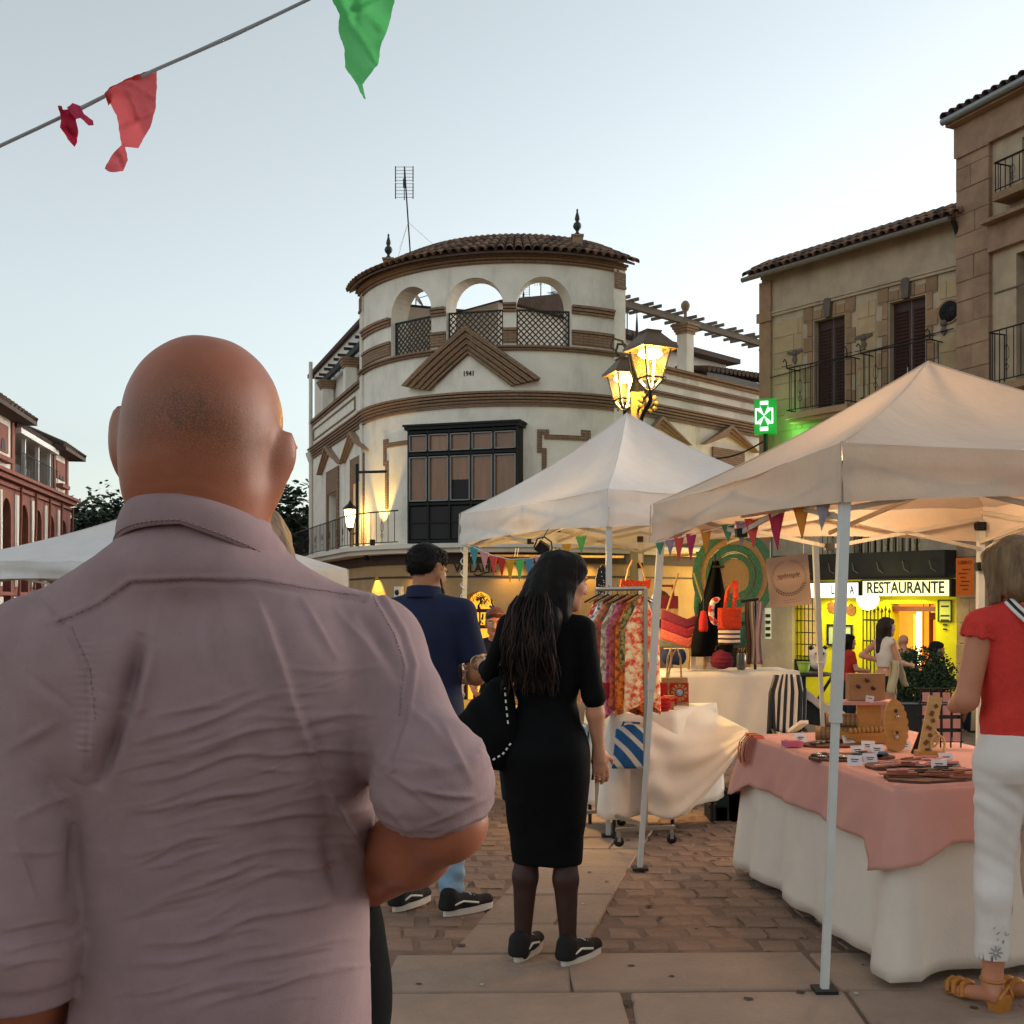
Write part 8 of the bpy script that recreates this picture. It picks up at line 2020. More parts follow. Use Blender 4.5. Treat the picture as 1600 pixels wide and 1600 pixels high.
# rack of pink cards
p = onr(1488, 1178); t = thing('card_rack', 'black wire rack of small pink earring cards behind the woman in red', 'rack', p+Vector((.02, .25, 0))); o = p+Vector((.0, .22, 0))
b = MB()
for i in range(5): b.tube([o+Vector((-.07+.05*i, 0, 0)), o+Vector((-.07+.05*i, 0, .30))], .004, 5)
for j in range(5): b.tube([o+Vector((-.08, 0, .03+.065*j)), o+Vector((.14, 0, .03+.065*j))], .004, 5)
b.build('wire', m_joint, t)
for i in range(4):
 for j in range(4): b = MB(); b.box(o+Vector((-.046+.05*i, -.012, .055+.065*j)), (.036, .003, .046)); b.build('earring_card', m_pinkcard, t)
# ================================================================== clothes and bag stall
LQ = [(.64, 7.10), (1.06, 7.24), (1.45, 7.85), (.52, 7.75)]
table('low_table', 'low table of purses under a white cloth behind the clothes rail', LQ, .755)
cloth('hanging_cloth', 'white cloth hanging from the low purse table', LQ, .757, .66, m_linen, 7, .018, 2.2, .03, .0)
CQ = [(1.16, 8.42), (2.22, 8.56), (2.16, 9.05), (1.10, 8.92)]
table('counter_table', 'high counter table at the back of the bag stall', CQ, .93)
cloth('counter_cloth', 'white cloth over the high counter of the bag stall', CQ, .935, .62, m_linen, 9, .012, 1.6, .02, .0)
# the swagged sheet knotted towards the pink table
tp = [P(1010, 1112, 7.35), P(1085, 1100, 7.6), P(1125, 1118, 7.7), P(1168, 1140, 7.35)]
bt = [P(1008, 1266, 7.0), P(1052, 1280, 7.05), P(1105, 1240, 7.1), P(1172, 1152, 7.15)]
md = [P(1012, 1120, 6.95), P(1070, 1160, 7.05), P(1120, 1165, 7.15), P(1170, 1146, 7.2)]
def ev(c, u):
 k = min(int(u*3), 2); t = u*3-k; g = lambda i: c[max(0, min(3, i))]
 p0, p1, p2, p3 = g(k-1), g(k), g(k+1), g(k+2); return .5*((2*p1)+(-p0+p2)*t+(2*p0-5*p1+4*p2-p3)*t*t+(-p0+3*p1-3*p2+p3)*t**3)
def swag(u, v):
 a, m_, d = ev(tp, u), ev(md, u), ev(bt, u); w = a*(1-v)**2+m_*2*v*(1-v)+d*v*v
 f = .035*math.sin(v*15+3.5*(u-.45)**2*6)*math.sin(math.pi*min(1, u*1.15))*min(1, v*3)*(1-u*.6)+.015*math.sin(v*31+u*6)*v
 return w+Vector((0, -1, .25))*f
b = MB(); b.grid(swag, 46, 46); tag(b.build('swagged_sheet', m_linen, None, base=tp[1], solid=.003), 'cream sheet swagged in deep folds between the bag stall and the pink table', 'sheet')
# ------------------------------------------------------------------ clothes rail and garments
t = thing('clothes_rail', 'chrome clothes rail on castors under the white tent', 'clothes rail', (.73, 6.95, 0)); A = Vector((.555, 7.25, 0)); Bq = Vector((.81, 6.72, 0)); d = (Bq-A).normalized(); e = Vector((-d.y, d.x, 0)); ex = Vector((1, .25, 0)).normalized()
zr = 1.56
b = MB(); b.obox(A+UP*.12, A+UP*zr, .024, .024, (0, 1, 0)); b.obox(Bq+UP*.12, Bq+UP*zr, .024, .024, (0, 1, 0)); b.build('upright', m_chrome, t)
b = MB(); b.tube([A+UP*zr, Bq+UP*zr], .013, 8); b.build('rail', m_chrome, t)
b = MB(); b.obox(A+UP*.12, Bq+UP*.12, .022, .022); b.build('base_bar', m_chrome, t)
for q in (A, Bq):
 b = MB(); b.obox(q+UP*.105-ex*.19, q+UP*.105+ex*.19, .024, .022); b.build('foot_bar', m_chrome, t)
 for s in (-1, 1):
  c = q+ex*s*.17; b = MB(); b.lathe([(.011, -.011), (.030, -.011), (.033, 0), (.030, .011), (.011, .011)], c+UP*.034, 12, M=Matrix.Rotation(R(90), 3, 'X')); w = b.build('castor', m_joint, t)
  b = MB(); b.tube([c+UP*.034, c+UP*.07, c+UP*.1], .008, 6); b.box(c+UP*.06, (.02, .03, .05)); b.build('castor_fork', m_chrome, w)
BR = lambda h: '#'+''.join('%02x' % min(255, int(int(h[i:i+2], 16)*1.22+8)) for i in (1, 3, 5))
GP = [('#a82a22', '#d0a58a', 'red checked'), ('#d8cfc0', '#2d4a52', 'white with dark scroll print'), ('#8a4a32', '#b0693f', 'rust brown'), ('#34402a', '#a82f20', 'dark green with red flowers'), ('#b09a80', '#7d6450', 'beige striped'), ('#b0596a', '#7d2a44', 'pink and plum'), ('#7a2a24', '#a04a30', 'dark red'), ('#d0641a', '#6a3414', 'orange with dark specks'), ('#8f7a3c', '#3f3a26', 'olive and gold patterned'), ('#b5331c', '#d8b48a', 'red and cream paisley')]
def garment(k, f, c1, c2, lab, L, w, col):
 q = A.lerp(Bq, f); tt = thing('garment', lab, 'garment', q+UP*(zr-L), 'garments on the clothes rail'); r = random.Random(k); ph = r.uniform(0, 6)
 def fn(u, v):
  a = (u-.5)*2; th = math.pi*2*u; wd = w*(.35+.65*min(1, v*5))*(1+.12*v); x = math.cos(th)*wd; y = math.sin(th)*(.024+.012*v)+.010*math.sin(5*th+ph+2*v)*v
  sh = .05*(abs(math.cos(th))**1.5)*(1-min(1, v*6))*0
  z = zr-.035-.07*abs(math.cos(th))*(v < .2)*(1)-L*v*(1+.02*math.sin(th+ph))
  return q+ex*x+d*(y)+UP*(z-(.07*abs(math.cos(th)) if v >= .2 else 0))
 b = MB(); b.grid(fn, 28, 20); b.build('cloth', mat('garment_%d' % k, S(BR(c1)), .85, .9, 22+9*(k % 3), col2=S(BR(c2)), rampw=.03+.05*(k % 2), bump=.2, bscale=60), tt)
 b = MB(); hk = q+UP*(zr+.012); b.tube([hk+e*0+ex*.0+UP*.014, hk+UP*.0+ex*.012, q+UP*(zr-.02), q+UP*(zr-.035)], .003, 4); b.tube([q+UP*(zr-.085)-ex*w*.9, q+UP*(zr-.035), q+UP*(zr-.085)+ex*w*.9], .006, 5); b.build('hanger', m_wood if k % 2 else m_joint, tt)
Ls = [.62, .66, .6, .66, .64, .7, .62, .7, .4, .66]
for k, (c1_, c2_, nm) in enumerate(GP): garment(k, .04+.1*k, c1_, c2_, ['far', 'second', 'third', 'fourth', 'fifth', 'sixth', 'seventh', 'eighth', 'ninth', 'nearest'][k]+' garment from the far end of the clothes rail, '+nm, Ls[k], .108-.003*(k % 3), None)
for k, (px0, px1, py, lab, c) in enumerate(((968, 1012, 1085, 'bright orange red cloth hem hanging lowest on the clothes rail', '#c23a12'), (932, 965, 1090, 'red cloth corner hanging below the garments beside the black dress', '#a5161c'))):
 a = P(px0, py-30, 6.92); c_ = P(px1, py-26, 6.85); dd = P((px0+px1)/2+5, py+14-20*(k == 0), 6.88); q = MB()
 def fn(u, v): p = a.lerp(c_, u); p = p+UP*(-.10*v*(1-.6*abs(2*u-1))-.02)+Vector((0, .015*math.sin(9*u+k), 0)); return p
 q.grid(fn, 12, 6); tag(q.build('scarf', mat('scarf%d' % k, S(c), .85, .1, 10), None, base=a, solid=.003), lab, 'scarf')
# black and white woven strip hanging at the rail's far post, and a dark painted board above it
q0 = P(940, 1100, 7.3); q1 = P(940, 1268, 7.3); t = thing('woven_strip', 'narrow black and white zigzag woven strip hanging beside the hand of the woman in black', 'woven strip', q1)
b = MB(); b.box((q0+q1)/2, (.052, .006, (q0-q1).z)); b.build('band', m_linen, t); b = MB(); n = 11
for i in range(n):
 c = q0.lerp(q1, (i+.5)/n)+Vector((0, -.006, 0)); h = (q0-q1).z/n
 if i % 3 == 0:
  for s in (-1, 1):
   for z in (-.25, .25): b.box(c+Vector((s*.009, 0, z*h)), (.007, .004, .01))
 elif i % 3 == 1: b.prism([(-.022, 0), (0, h*.45), (.022, 0), (0, -h*.45)], c, (1, 0, 0), UP, (0, -1, 0), .003); 
 else:
  for s in (-1, 1): b.obox(c+Vector((-.022, 0, -h*.4*s)), c+Vector((.022, 0, h*.4*s)), .008, .004, (0, 1, 0))
b.build('pattern', m_joint, t)
t = thing('painted_board', 'tall dark board with chalk drawings standing beside the tent leg', 'board', P(941, 985, 7.42)); pts = [(-.038, 0), (.038, 0), (.042, .40), (.028, .46), (0, .49), (-.028, .46), (-.042, .40)]
o = P(941, 996, 7.42); b = MB(); b.prism(pts, o, (1, 0, 0), UP, (0, 1, 0), .02); b.build('board', m_joint, t); r = random.Random(6); b = MB()
for i in range(34): c = o+Vector((r.uniform(-.03, .03), -.004, r.uniform(.03, .44))); a = r.uniform(0, 6.28); b.tube([c, c+Vector((math.cos(a), 0, math.sin(a)))*.012], .0018, 4)
for x0, z0, x1, z1 in ((-.022, .28, .022, .28), (-.022, .33, .022, .33), (-.022, .28, -.022, .33), (.022, .28, .022, .33), (-.01, .295, .01, .295), (-.01, .315, .01, .315)): b.tube([o+Vector((x0, -.005, z0)), o+Vector((x1, -.005, z1))], .0025, 4)
tag(b.build('chalk_marks', m_white, t), kind='stuff')
# ------------------------------------------------------------------ bags, purses, crochet pieces
def blob(name, h, prims, m, parent, d=None, it=2):
 f = SDF()
 for a in prims: f.ell(*a)
 return finish(name, f, Frame(0, 0, 0, 0), h, m, parent, it, disp=d)
m_red = mat('red_crochet', S('#b0201c'), .9, .2, 60, bump=.5, bscale=120); m_maroon = mat('maroon_crochet', S('#6b1a2c'), .9, .2, 60, bump=.5, bscale=120)
m_green = mat('green_crochet', S('#41745c'), .92, .25, 40, bump=.7, bscale=90); m_sand2 = mat('sand_crochet', S('#a5895f'), .92, .15, 40, bump=.6, bscale=90); m_navy = mat('navy_cloth', S('#16244d'), .85, .15, 20); m_straw = mat('straw', S('#a98a5c'), .9, .3, 40, bump=.6, bscale=80)
m_orange = mat('orange_crochet', S('#c2391a'), .92, .2, 40, bump=.7, bscale=90)
t = thing('red_purse', 'round bright red crochet purse on the low table', 'purse', P(1043, 1112, 7.2)); c = Vector((.99, 7.27, .806))
blob('pouch', .006, [(c, (.062, .05, .055), rotv(0, -25, 0), .02), (c+Vector((-.02, 0, -.008)), (.05, .045, .045), None, .02)], m_red, t, lambda V, N: .003*np.sin(V[:, 2]*240)+.002*wob(V, 60, 3)); b = MB(); b.tube([c+Vector((.05, 0, .02)), c+Vector((.085, .0, .04)), c+Vector((.09, .02, 0))], .012, 6); b.build('flap', m_red, t)
# granny square bag
q = Vector((1.10, 7.52, .762)); t = thing('granny_square_bag', 'beige crochet bag with a red and blue flower square and long handles', 'bag', q); ux = Vector((1, .12, 0)).normalized(); b = MB()
b.hexa([q-ux*.105+Vector((0, 0, .0)), q+ux*.105+Vector((0, 0, .0)), q+ux*.10+Vector((0, .09, .0)), q-ux*.10+Vector((0, .09, 0)), q-ux*.085+UP*.20, q+ux*.095+UP*.20, q+ux*.08+UP*.20+Vector((0, .07, 0)), q-ux*.08+UP*.20+Vector((0, .07, 0))]); b.build('body', m_sand2, t)
sq = Vector(q)+ux*.035+UP*.1+Vector((0, -.012, 0)); b = MB(); b.box(sq, (.125, .008, .13)); b.build('square', m_red, t)
b = MB()
for i in range(12): a = 2*math.pi*i/12; c = sq+Vector((.046*math.cos(a), -.006, .048*math.sin(a))); b.prism([(-.007, -.014), (.007, -.014), (.009, .01), (-.009, .01)], c, Vector((-math.sin(a), 0, math.cos(a))), Vector((math.cos(a), 0, math.sin(a))), (0, -1, 0), .003)
b.build('petals', m_sand2, t); b = MB(); b.lathe([(.0, .006), (.022, .004), (.024, 0)], sq+Vector((0, -.004, 0)), 10, M=Matrix.Rotation(R(90), 3, 'X')); b.build('flower_centre', mat('pale_blue_wool', S('#7fa6b8'), .9, .2, 50), t)
b = MB(); s2 = sq-ux*.115; b.box(s2+Vector((.01, .004, 0)), (.05, .006, .13), Matrix.Rotation(.4, 3, 'Z')); b.build('side_square', m_red, t)
b = MB()
for s in (-1, 1): b.tube([q+ux*s*.05+UP*.2, q+ux*s*.045+UP*.33, q+ux*(s*.02)+UP*.40, q+ux*(s*.0-.01)+UP*.34+Vector((0, .05, 0)), q+ux*(-.03)+UP*.2+Vector((0, .06, 0))], .007, 6)
b.build('handle', m_straw, t)
t = thing('purse_frame', 'small pale cube box beside the granny square bag on the low table', 'box', P(1063, 1104, 7.3)); b = MB(); c = Vector((1.045, 7.38, .80)); b.box(c, (.06, .05, .085)); b.build('box', m_straw, t); b = MB(); b.box(c+UP*.047, (.064, .054, .01)); b.build('lid', m_wood, t)
t = thing('navy_pouch', 'navy blue zipped pouch standing at the left of the high counter', 'pouch', P(1053, 1041, 8.45)); c = P(1053, 1026, 8.45); blob('pouch', .008, [(c+Vector((-.04, 0, 0)), (.055, .04, .068), None, .04), (c+Vector((.04, 0, 0)), (.055, .04, .068), None, .04)], m_navy, t); b = MB(); b.tube([c+Vector((-.08, -.02, .062)), c+Vector((.08, -.02, .062))], .004, 5); b.build('zip', m_linen, t)
t = thing('maroon_bag', 'maroon dome shaped crochet bag on the high counter', 'bag', P(1128, 1046, 8.5)); c = P(1128, 1032, 8.5); blob('body', .008, [(c+UP*-.01, (.092, .06, .058), None, .03), (c+UP*.03, (.07, .05, .055), None, .04)], m_maroon, t, lambda V, N: .003*np.sin(V[:, 2]*200)); b = MB(); b.tube([c+Vector((-.05, 0, .075)), c+Vector((-.04, 0, .11)), c+Vector((.04, 0, .11)), c+Vector((.05, 0, .075))], .009, 6); b.build('handle', m_joint, t)
# hanging plum and pink chevron bag
c = P(1072, 972, 8.6); t = thing('chevron_bag', 'hanging crochet bag with plum, red and pink chevrons', 'bag', c-UP*.2); wds = [(.17, .0), (.165, .12), (.15, .2)]
cols = [mat('plum_wool', S('#6b2034'), .92, .2, 50, bump=.5, bscale=90), mat('wine_wool', S('#8c2434'), .92, .2, 50, bump=.5, bscale=90), mat('coral_wool', S('#c05a4c'), .92, .2, 50, bump=.5, bscale=90), mat('grey_wool', S('#5d5a50'), .92, .2, 50, bump=.5, bscale=90)]
b = MB()
def chev(u, v): 
 x = (u-.5)*2; return c+Vector((x*(.185+.02*v), -.05*(1-x*x), .10-.30*v-.075*(1-abs(x))+(.075*(1-abs(x)))*max(0, (v-.75)*4)))
for k in range(4): b.grid(lambda u, v, k=k: chev(u, (k+v)/4), 16, 4, mi=k)
b.build('bag_body', cols, t, solid=.02); b = MB()
for s in (-1, 1): b.tube([c+Vector((s*.15, -.02, .09)), c+Vector((s*.1, 0, .25)), c+Vector((s*.06, 0, .38))], .008, 5)
b.build('strap', m_straw, t)
# white tote with string handles, stacked hats
t = thing('rope_handles', 'pair of pale rope handled totes on the counter behind the granny square bag', 'bag', P(1090, 1046, 8.55)); b = MB()
for s in (0, .12): 
 o = P(1082, 1046, 8.55)+Vector((s, 0, 0)); b.tube([o+Vector((-.03, 0, 0)), o+Vector((-.02, 0, .25)), o+Vector((.05, 0, .32)), o+Vector((.1, 0, .24)), o+Vector((.1, 0, .02))], .009, 6)
b.build('handle', m_straw, t); b = MB(); o = P(1100, 1046, 8.6); b.box(o+UP*.05, (.22, .06, .1)); b.build('tote', m_linen, t)
# hanging maroon handbag at the back
c = P(1040, 945, 8.75); t = thing('two_tone_handbag', 'hanging maroon and brown handbag right of the near tent pole', 'bag', c-UP*.2); b = MB(); b.box(c+UP*.02, (.19, .07, .10)); b.build('upper_half', m_maroon, t); b = MB(); b.box(c-UP*.075, (.19, .068, .088)); b.build('lower_half', m_straw, t); b = MB(); b.tube([c+Vector((-.06, 0, .07)), c+Vector((-.055, 0, .15)), c+Vector((.055, 0, .15)), c+Vector((.06, 0, .07))], .012, 6); b.build('handle', m_maroon, t)
c = P(1041, 985, 8.72); t = thing('olive_pouch', 'olive and dark green pouch hanging below the maroon handbag', 'pouch', c-UP*.1); b = MB(); b.box(c+UP*.045, (.14, .05, .09)); b.build('dark_band', m_joint, t); b = MB(); b.box(c-UP*.055, (.12, .05, .11)); b.build('green_body', m_green, t)
# orange wrap top on hanger behind
c = P(993, 912, 7.9); t = thing('orange_hanging_bag', 'flat orange bag with thin handles hanging over the clothes rail', 'bag', c-UP*.05); b = MB(); b.prism([(-.11, -.03), (.10, -.035), (.115, .035), (.05, .018), (-.03, .026), (-.10, .03)], c, (1, 0, 0), UP, (0, 1, 0), .04); b.build('body', m_orange, t); b = MB()
for s in (-1, 1): b.tube([c+Vector((s*.07, 0, .02)), c+Vector((s*.05, 0, .11)), c+Vector((s*.02, 0, .17))], .006, 5)
b.build('handle', m_wood, t)
# big green round crochet pieces hung as a backdrop
def ringp(b, c, r0, r1, y, a0=0, a1=360, mi=0, sy=1.0):
 n = max(6, int((a1-a0)/9))
 pts = []
 for i in range(n):
  q = []
  for a in (a0+(a1-a0)*i/n, a0+(a1-a0)*(i+1)/n): ca, sa = math.cos(R(a)), math.sin(R(a))*sy; q += [c+Vector((r0*ca, y, r0*sa)), c+Vector((r1*ca, y, r1*sa))]
  b.hexa([q[0], q[1], q[3], q[2]]+[p+Vector((0, .02, 0)) for p in (q[0], q[1], q[3], q[2])], mi)
c = P(1147, 900, 8.9); t = thing('crochet_rug', 'large green and sand striped round crochet piece hung at the back of the stall', 'crochet rug', c-UP*.4); b = MB()
for k, (r0, r1, m_) in enumerate(((.0, .125, 1), (.128, .16, 0), (.163, .172, 1), (.175, .225, 0), (.228, .272, 1), (.275, .335, 0))): ringp(b, c, max(r0, .001), r1, -.01*(k % 2), 0, 360, m_, 1.12)
b.build('rings', [m_green, m_sand2], t)
c = P(1118, 905, 8.95); t = thing('green_shawl', 'long green crochet shawl hanging at the left of the round crochet piece', 'shawl', c-UP*.4); b = MB(); b.grid(lambda u, v: P(1088+22*u+3*math.sin(6*v), 862+110*v, 8.95)+Vector((0, .02*math.sin(8*u+4*v), 0)), 8, 14); b.build('panel', m_green, t, solid=.012); b = MB(); b.grid(lambda u, v: P(1168+30*u+4*math.sin(5*v)-18*v*v, 862+150*v, 8.98)+Vector((0, .02*math.sin(8*u+4*v), 0)), 8, 14); b.build('side_panel', m_green, t, solid=.012)
# black pointed shawl hanging
c = P(1117, 960, 8.5); t = thing('black_shawl', 'black shawl hanging to a narrow top from a hook at the back of the stall', 'shawl', c-UP*.3)
b = MB(); b.grid(lambda u, v: P(1118+(u-.5)*(8+56*min(1, v*1.2))-6*v, 876+150*v, 8.5)+Vector((0, .025*math.sin(10*u+3*v), 0)), 14, 16); b.build('cloth', m_black, t, solid=.008); b = MB(); b.tube([P(1117, 866, 8.5), P(1117, 878, 8.5)], .012, 6); b.tube([P(1113, 886, 8.49), P(1132, 885, 8.45)], .012, 6); b.build('hook', m_joint, t)
# red and white crochet top on a bust, with straw handles
c = P(1140, 970, 8.2); t = thing('red_crochet_bag', 'red crochet bag with white striped base and straw handles, hanging in the stall middle', 'bag', c-UP*.15); b = MB(); b.grid(lambda u, v: P(1122+35*u, 950+33*v, 8.2)+Vector((0, -.03*math.sin(math.pi*u)+.004*math.sin(60*u)*math.sin(50*v), 0)), 20, 12); b.build('red_panel', m_orange, t, solid=.02)
b = MB(); b.grid(lambda u, v: P(1123+32*u, 983+24*v, 8.2)+Vector((0, -.03*math.sin(math.pi*u), 0)), 14, 8); b.build('white_panel', mat('white_stripe_crochet', S('#cbb9a8'), .9, .1, 30, bump=.5, bscale=80, wave=('Z', 9, S('#4a2a26'), .6)), t, solid=.02)
b = MB()
for s in (0, 1): b.tube([P(1133+14*s, 952, 8.18), P(1136+12*s, 925, 8.18), P(1144+6*s, 908, 8.18), P(1152-2*s, 935, 8.16)], .016, 7)
b.build('handle', m_orange, t)
b = MB(); a = [P(1122+8*math.cos(x)-3, 955+18*math.sin(x), 8.14) for x in np.linspace(1.2, 5.2, 14)]; b.tube(a, .022, 7); b.build('pompom_edge', mat('red_white_trim', S('#c9b5a8'), .9, .9, 24, col2=S('#a3201c'), rampw=.02), t)
t = thing('red_tassel', 'small red tassel bag beside the black shawl', 'tassel', P(1100, 985, 8.3)); b = MB(); c = P(1099, 968, 8.3); b.lathe([(.0, .07), (.02, .06), (.032, .0), (.036, -.07), (.03, -.09), (.0, -.09)], c, 10); b.build('tassel', m_red, t); b = MB(); b.tube([c+UP*.07, c+UP*.2], .004, 4); b.build('cord', m_joint, t)
# thin striped scarves on a stand
t = thing('scarf_stand', 'wooden stand with grey and mauve scarves hanging at the right of the counter', 'scarf stand', P(1176, 1046, 8.6)); b = MB(); b.tube([P(1180, 1046, 8.6), P(1180, 935, 8.6)], .012, 6); b.tube([P(1158, 940, 8.6), P(1185, 936, 8.6)], .012, 6); b.build('pole', m_joint, t)
for k, (x, cc) in enumerate(((1166, '#5a4038'), (1173, '#8d8078'), (1183, '#927a86'))):
 b = MB(); b.grid(lambda u, v, x=x: P(x+8*u+2*math.sin(5*v+x), 940+98*v, 8.57-.02*k)+Vector((0, .015*math.sin(9*u+v), 0)), 5, 12); b.build('scarf', mat('scarf_s%d' % k, S(cc), .9, .2, 12), t, solid=.004)
t = thing('small_jar', 'glass jar with dry stems standing on the counter behind the maroon bag', 'jar', P(1158, 1044, 8.7)); b = MB(); b.lathe([(.03, 0), (.036, .02), (.036, .11), (.028, .13)], P(1158, 1046, 8.7), 12); b.build('jar', mat('jar_grey', S('#5d635e'), .2, .1, spec=.6), t); b = MB(); r = random.Random(8)
for i in range(16): o = P(1158, 1030, 8.7); b.tube([o, o+Vector((r.uniform(-.05, .05), r.uniform(-.03, .03), r.uniform(.05, .12)))], .004, 4)
b.build('stems', m_dkwood, t)
# plates and folded things on the low table
for k, (px, py, w, lab, m_) in enumerate(((985, 1108, 48, 'flat round tray of folded purses on the low table beside the rail', m_straw),)):
 c = P(px, py, 7.35); t = thing('round_tray', lab, 'tray', c); b = MB(); b.lathe([(.0, 0), (.10, .0), (.115, .02), (.11, .022), (.0, .01)], c, 20); b.build('tray', m_, t)
 for i in range(5): b = MB(); b.box(c+Vector((-.07+.035*i, .02*(-1)**i, .03)), (.05, .06, .025), Matrix.Rotation(i*.5, 3, 'Z')); b.build('purse', (m_red, m_linen, m_maroon, m_sand2, m_orange)[i], t)
t = thing('houndstooth_purse', 'small dark red purse behind the round red purse on the low table', 'purse', P(1022, 1100, 7.4)); b = MB(); c = P(1022, 1080, 7.45); b.prism([(-.07, -.04), (.06, -.05), (.08, .03), (.03, .07), (-.06, .05)], c, (1, 0, 0), UP, (0, 1, 0), .06); b.build('body', m_red, t); b = MB(); b.prism([(-.02, -.06), (.06, -.055), (.05, .0), (.0, .03)], c+Vector((0, -.02, -.02)), (1, 0, 0), UP, (0, 1, 0), .015); b.build('flap', m_joint, t)
# blue and white woven bag leaning under the table
t = thing('blue_woven_bag', 'blue and white swirled woven bag hanging on the cloth below the low table', 'bag', P(983, 1205, 7.0)); b = MB()
b.grid(lambda u, v: P(962+44*u-6*(1-u)*v, 1140+60*v-8*math.sin(3.1*u)*(1-v), 6.98)+Vector((0, -.02*math.sin(math.pi*v), 0)), 12, 12); b.build('panel', mat('blue_wool', S('#24598c'), .9, .3, 14, bump=.5, bscale=80, wave=('DIAGONAL', 5, S('#cfc8bc'), .72)), t, solid=.02)
b = MB(); b.tube([P(965, 1150, 7.0), P(975, 1128, 7.02), P(1000, 1130, 7.02)], .008, 5); b.build('handle', MATS['blue_wool'], t)
t = thing('patterned_cloth', 'blue and white flowered cloth hanging behind the hand of the woman in black', 'cloth', P(915, 1225, 7.6)); b = MB(); b.grid(lambda u, v: P(908+18*u, 1130+100*v, 7.6)+Vector((0, .02*math.sin(9*u), 0)), 6, 12); b.build('cloth', mat('blue_flower', S('#9fb4bd'), .9, .9, 26, col2=S('#33627f'), rampw=.03), t, solid=.003)
# the poster with the wreath
q = [P(1197, 873, 6.9), P(1262, 864, 6.9), P(1269, 944, 6.9), P(1204, 950, 6.9)]; c = sum(q, Vector())/4; t = thing('wreath_poster', 'beige paper poster with a leaf wreath hanging from the near tent', 'poster', q[3]); b = MB(); bk = Vector((0, .004, 0)); b.hexa([q[3], q[2], q[2]+bk, q[3]+bk, q[0], q[1], q[1]+bk, q[0]+bk]); b.build('paper', mat('beige_paper', S('#a98c74'), .85, .06, 6), t)
ux = (q[1]-q[0]).normalized(); uy = (q[0]-q[3]).normalized(); b = MB(); r = random.Random(5); cc = c+uy*.022+Vector((0, -.003, 0))
for i in range(84):
 a = 2*math.pi*i/84; wgt = 1.0 if math.sin(a) < -.5 else .55; o = cc+ux*.105*math.cos(a)+uy*.105*math.sin(a)
 if 1.45 < a < 1.75: continue
 tg = (-ux*math.sin(a)+uy*math.cos(a)); sd = (ux*math.cos(a)+uy*math.sin(a))*(1 if i % 2 else -1); L = .018*wgt; d_ = (tg*.7+sd*.7).normalized(); e_ = d_.cross(Vector((0, 1, 0))).normalized()
 b.add([o, o+d_*L*.5+e_*L*.22, o+d_*L, o+d_*L*.5-e_*L*.22], [(0, 1, 2, 3)])
tag(b.build('wreath', mat('wreath_ink', S('#5c4a3c'), .85, .2, 20), t), kind='stuff')
b = MB(); pts = [cc+ux*(-.07+.14*i/40)+uy*(.012+.011*math.sin(i*1.5)*(1 if i % 7 else 2.0)) for i in range(41)]; b.tube(pts, .0014, 4); b.tube([cc-ux*.08-uy*.004, cc+ux*.075-uy*.002], .0008, 4)
for k in range(2): b.tube([c-ux*(.045)-uy*(.118+.014*k), c+ux*(.065)-uy*(.118+.014*k)], .0009, 4)
b.build('script', MATS['wreath_ink'], t); b = MB(); 
for s in (q[0].lerp(q[1], .1), q[0].lerp(q[1], .9)): b.tube([s, s+UP*.10], .0018, 4)
b.build('string', m_white, t)
# striped folding chair
t = thing('striped_chair', 'folding chair with a black and white striped cover at the end of the pink table', 'chair', (1.74, 7.0, gz(7))); b = MB()
def cb(u, v): x = (u-.5); return P(1231+x*(52-14*max(0, .35-v)/.35*(1))+(-4+8*v)*-1.2, 1056+88*v, 7.0)+Vector((0, .04*math.sin(math.pi*u)+.08*(1-v), .015*math.sin(4*v)))
N_ = 9
for k in range(N_): b.grid(lambda u, v, k=k: cb((k+u)/N_, v), 2, 14, mi=k % 2)
b.build('back_cover', [m_joint, m_linen], t, solid=.03)
b = MB(); 
for px in (1207, 1258): b.tube([P(px, 1075, 7.03), P(px+(3 if px < 1230 else -2), 1150, 7.0), P(px-10, 1290, 6.85)], .012, 6); b.tube([P(px, 1140, 7.0), P(px+6, 1150, 6.6), P(px+20, 1300, 7.2)], .012, 6)
b.build('frame', m_joint, t); b = MB(); b.grid(lambda u, v: P(1208+50*u, 1143, 7.0)+Vector((0, -.4*v, -.02*math.sin(math.pi*u))), 9, 4); b.build('seat', m_linen, t, solid=.015); b = MB(); b.obox(P(1236, 1143, 6.95), P(1257, 1128, 6.7), .05, .02); b.build('arm_pad', m_linen, t)
# dark crates and bags under the counter
for k, (px, py, w, h, lab, cc) in enumerate(((1132, 1235, .16, .2, 'dark green crate under the swagged sheet', '#12352a'), (1150, 1228, .15, .22, 'dark blue bag under the swagged sheet', '#141c33'), (1118, 1245, .12, .1, 'black box on the ground under the stall counter', '#151517'))):
 c = P(px, py, 8.0); c.z = gz(8)+h/2; t = thing('storage_crate', lab, 'crate', c-UP*h/2, 'storage under the stall'); b = MB(); b.box(c, (w, .25, h)); b.build('body', mat('crate%d' % k, S(cc), .7, .2), t); b = MB(); b.box(c+UP*(h/2+.008), (w+.02, .27, .016)); b.build('rim', m_joint, t)
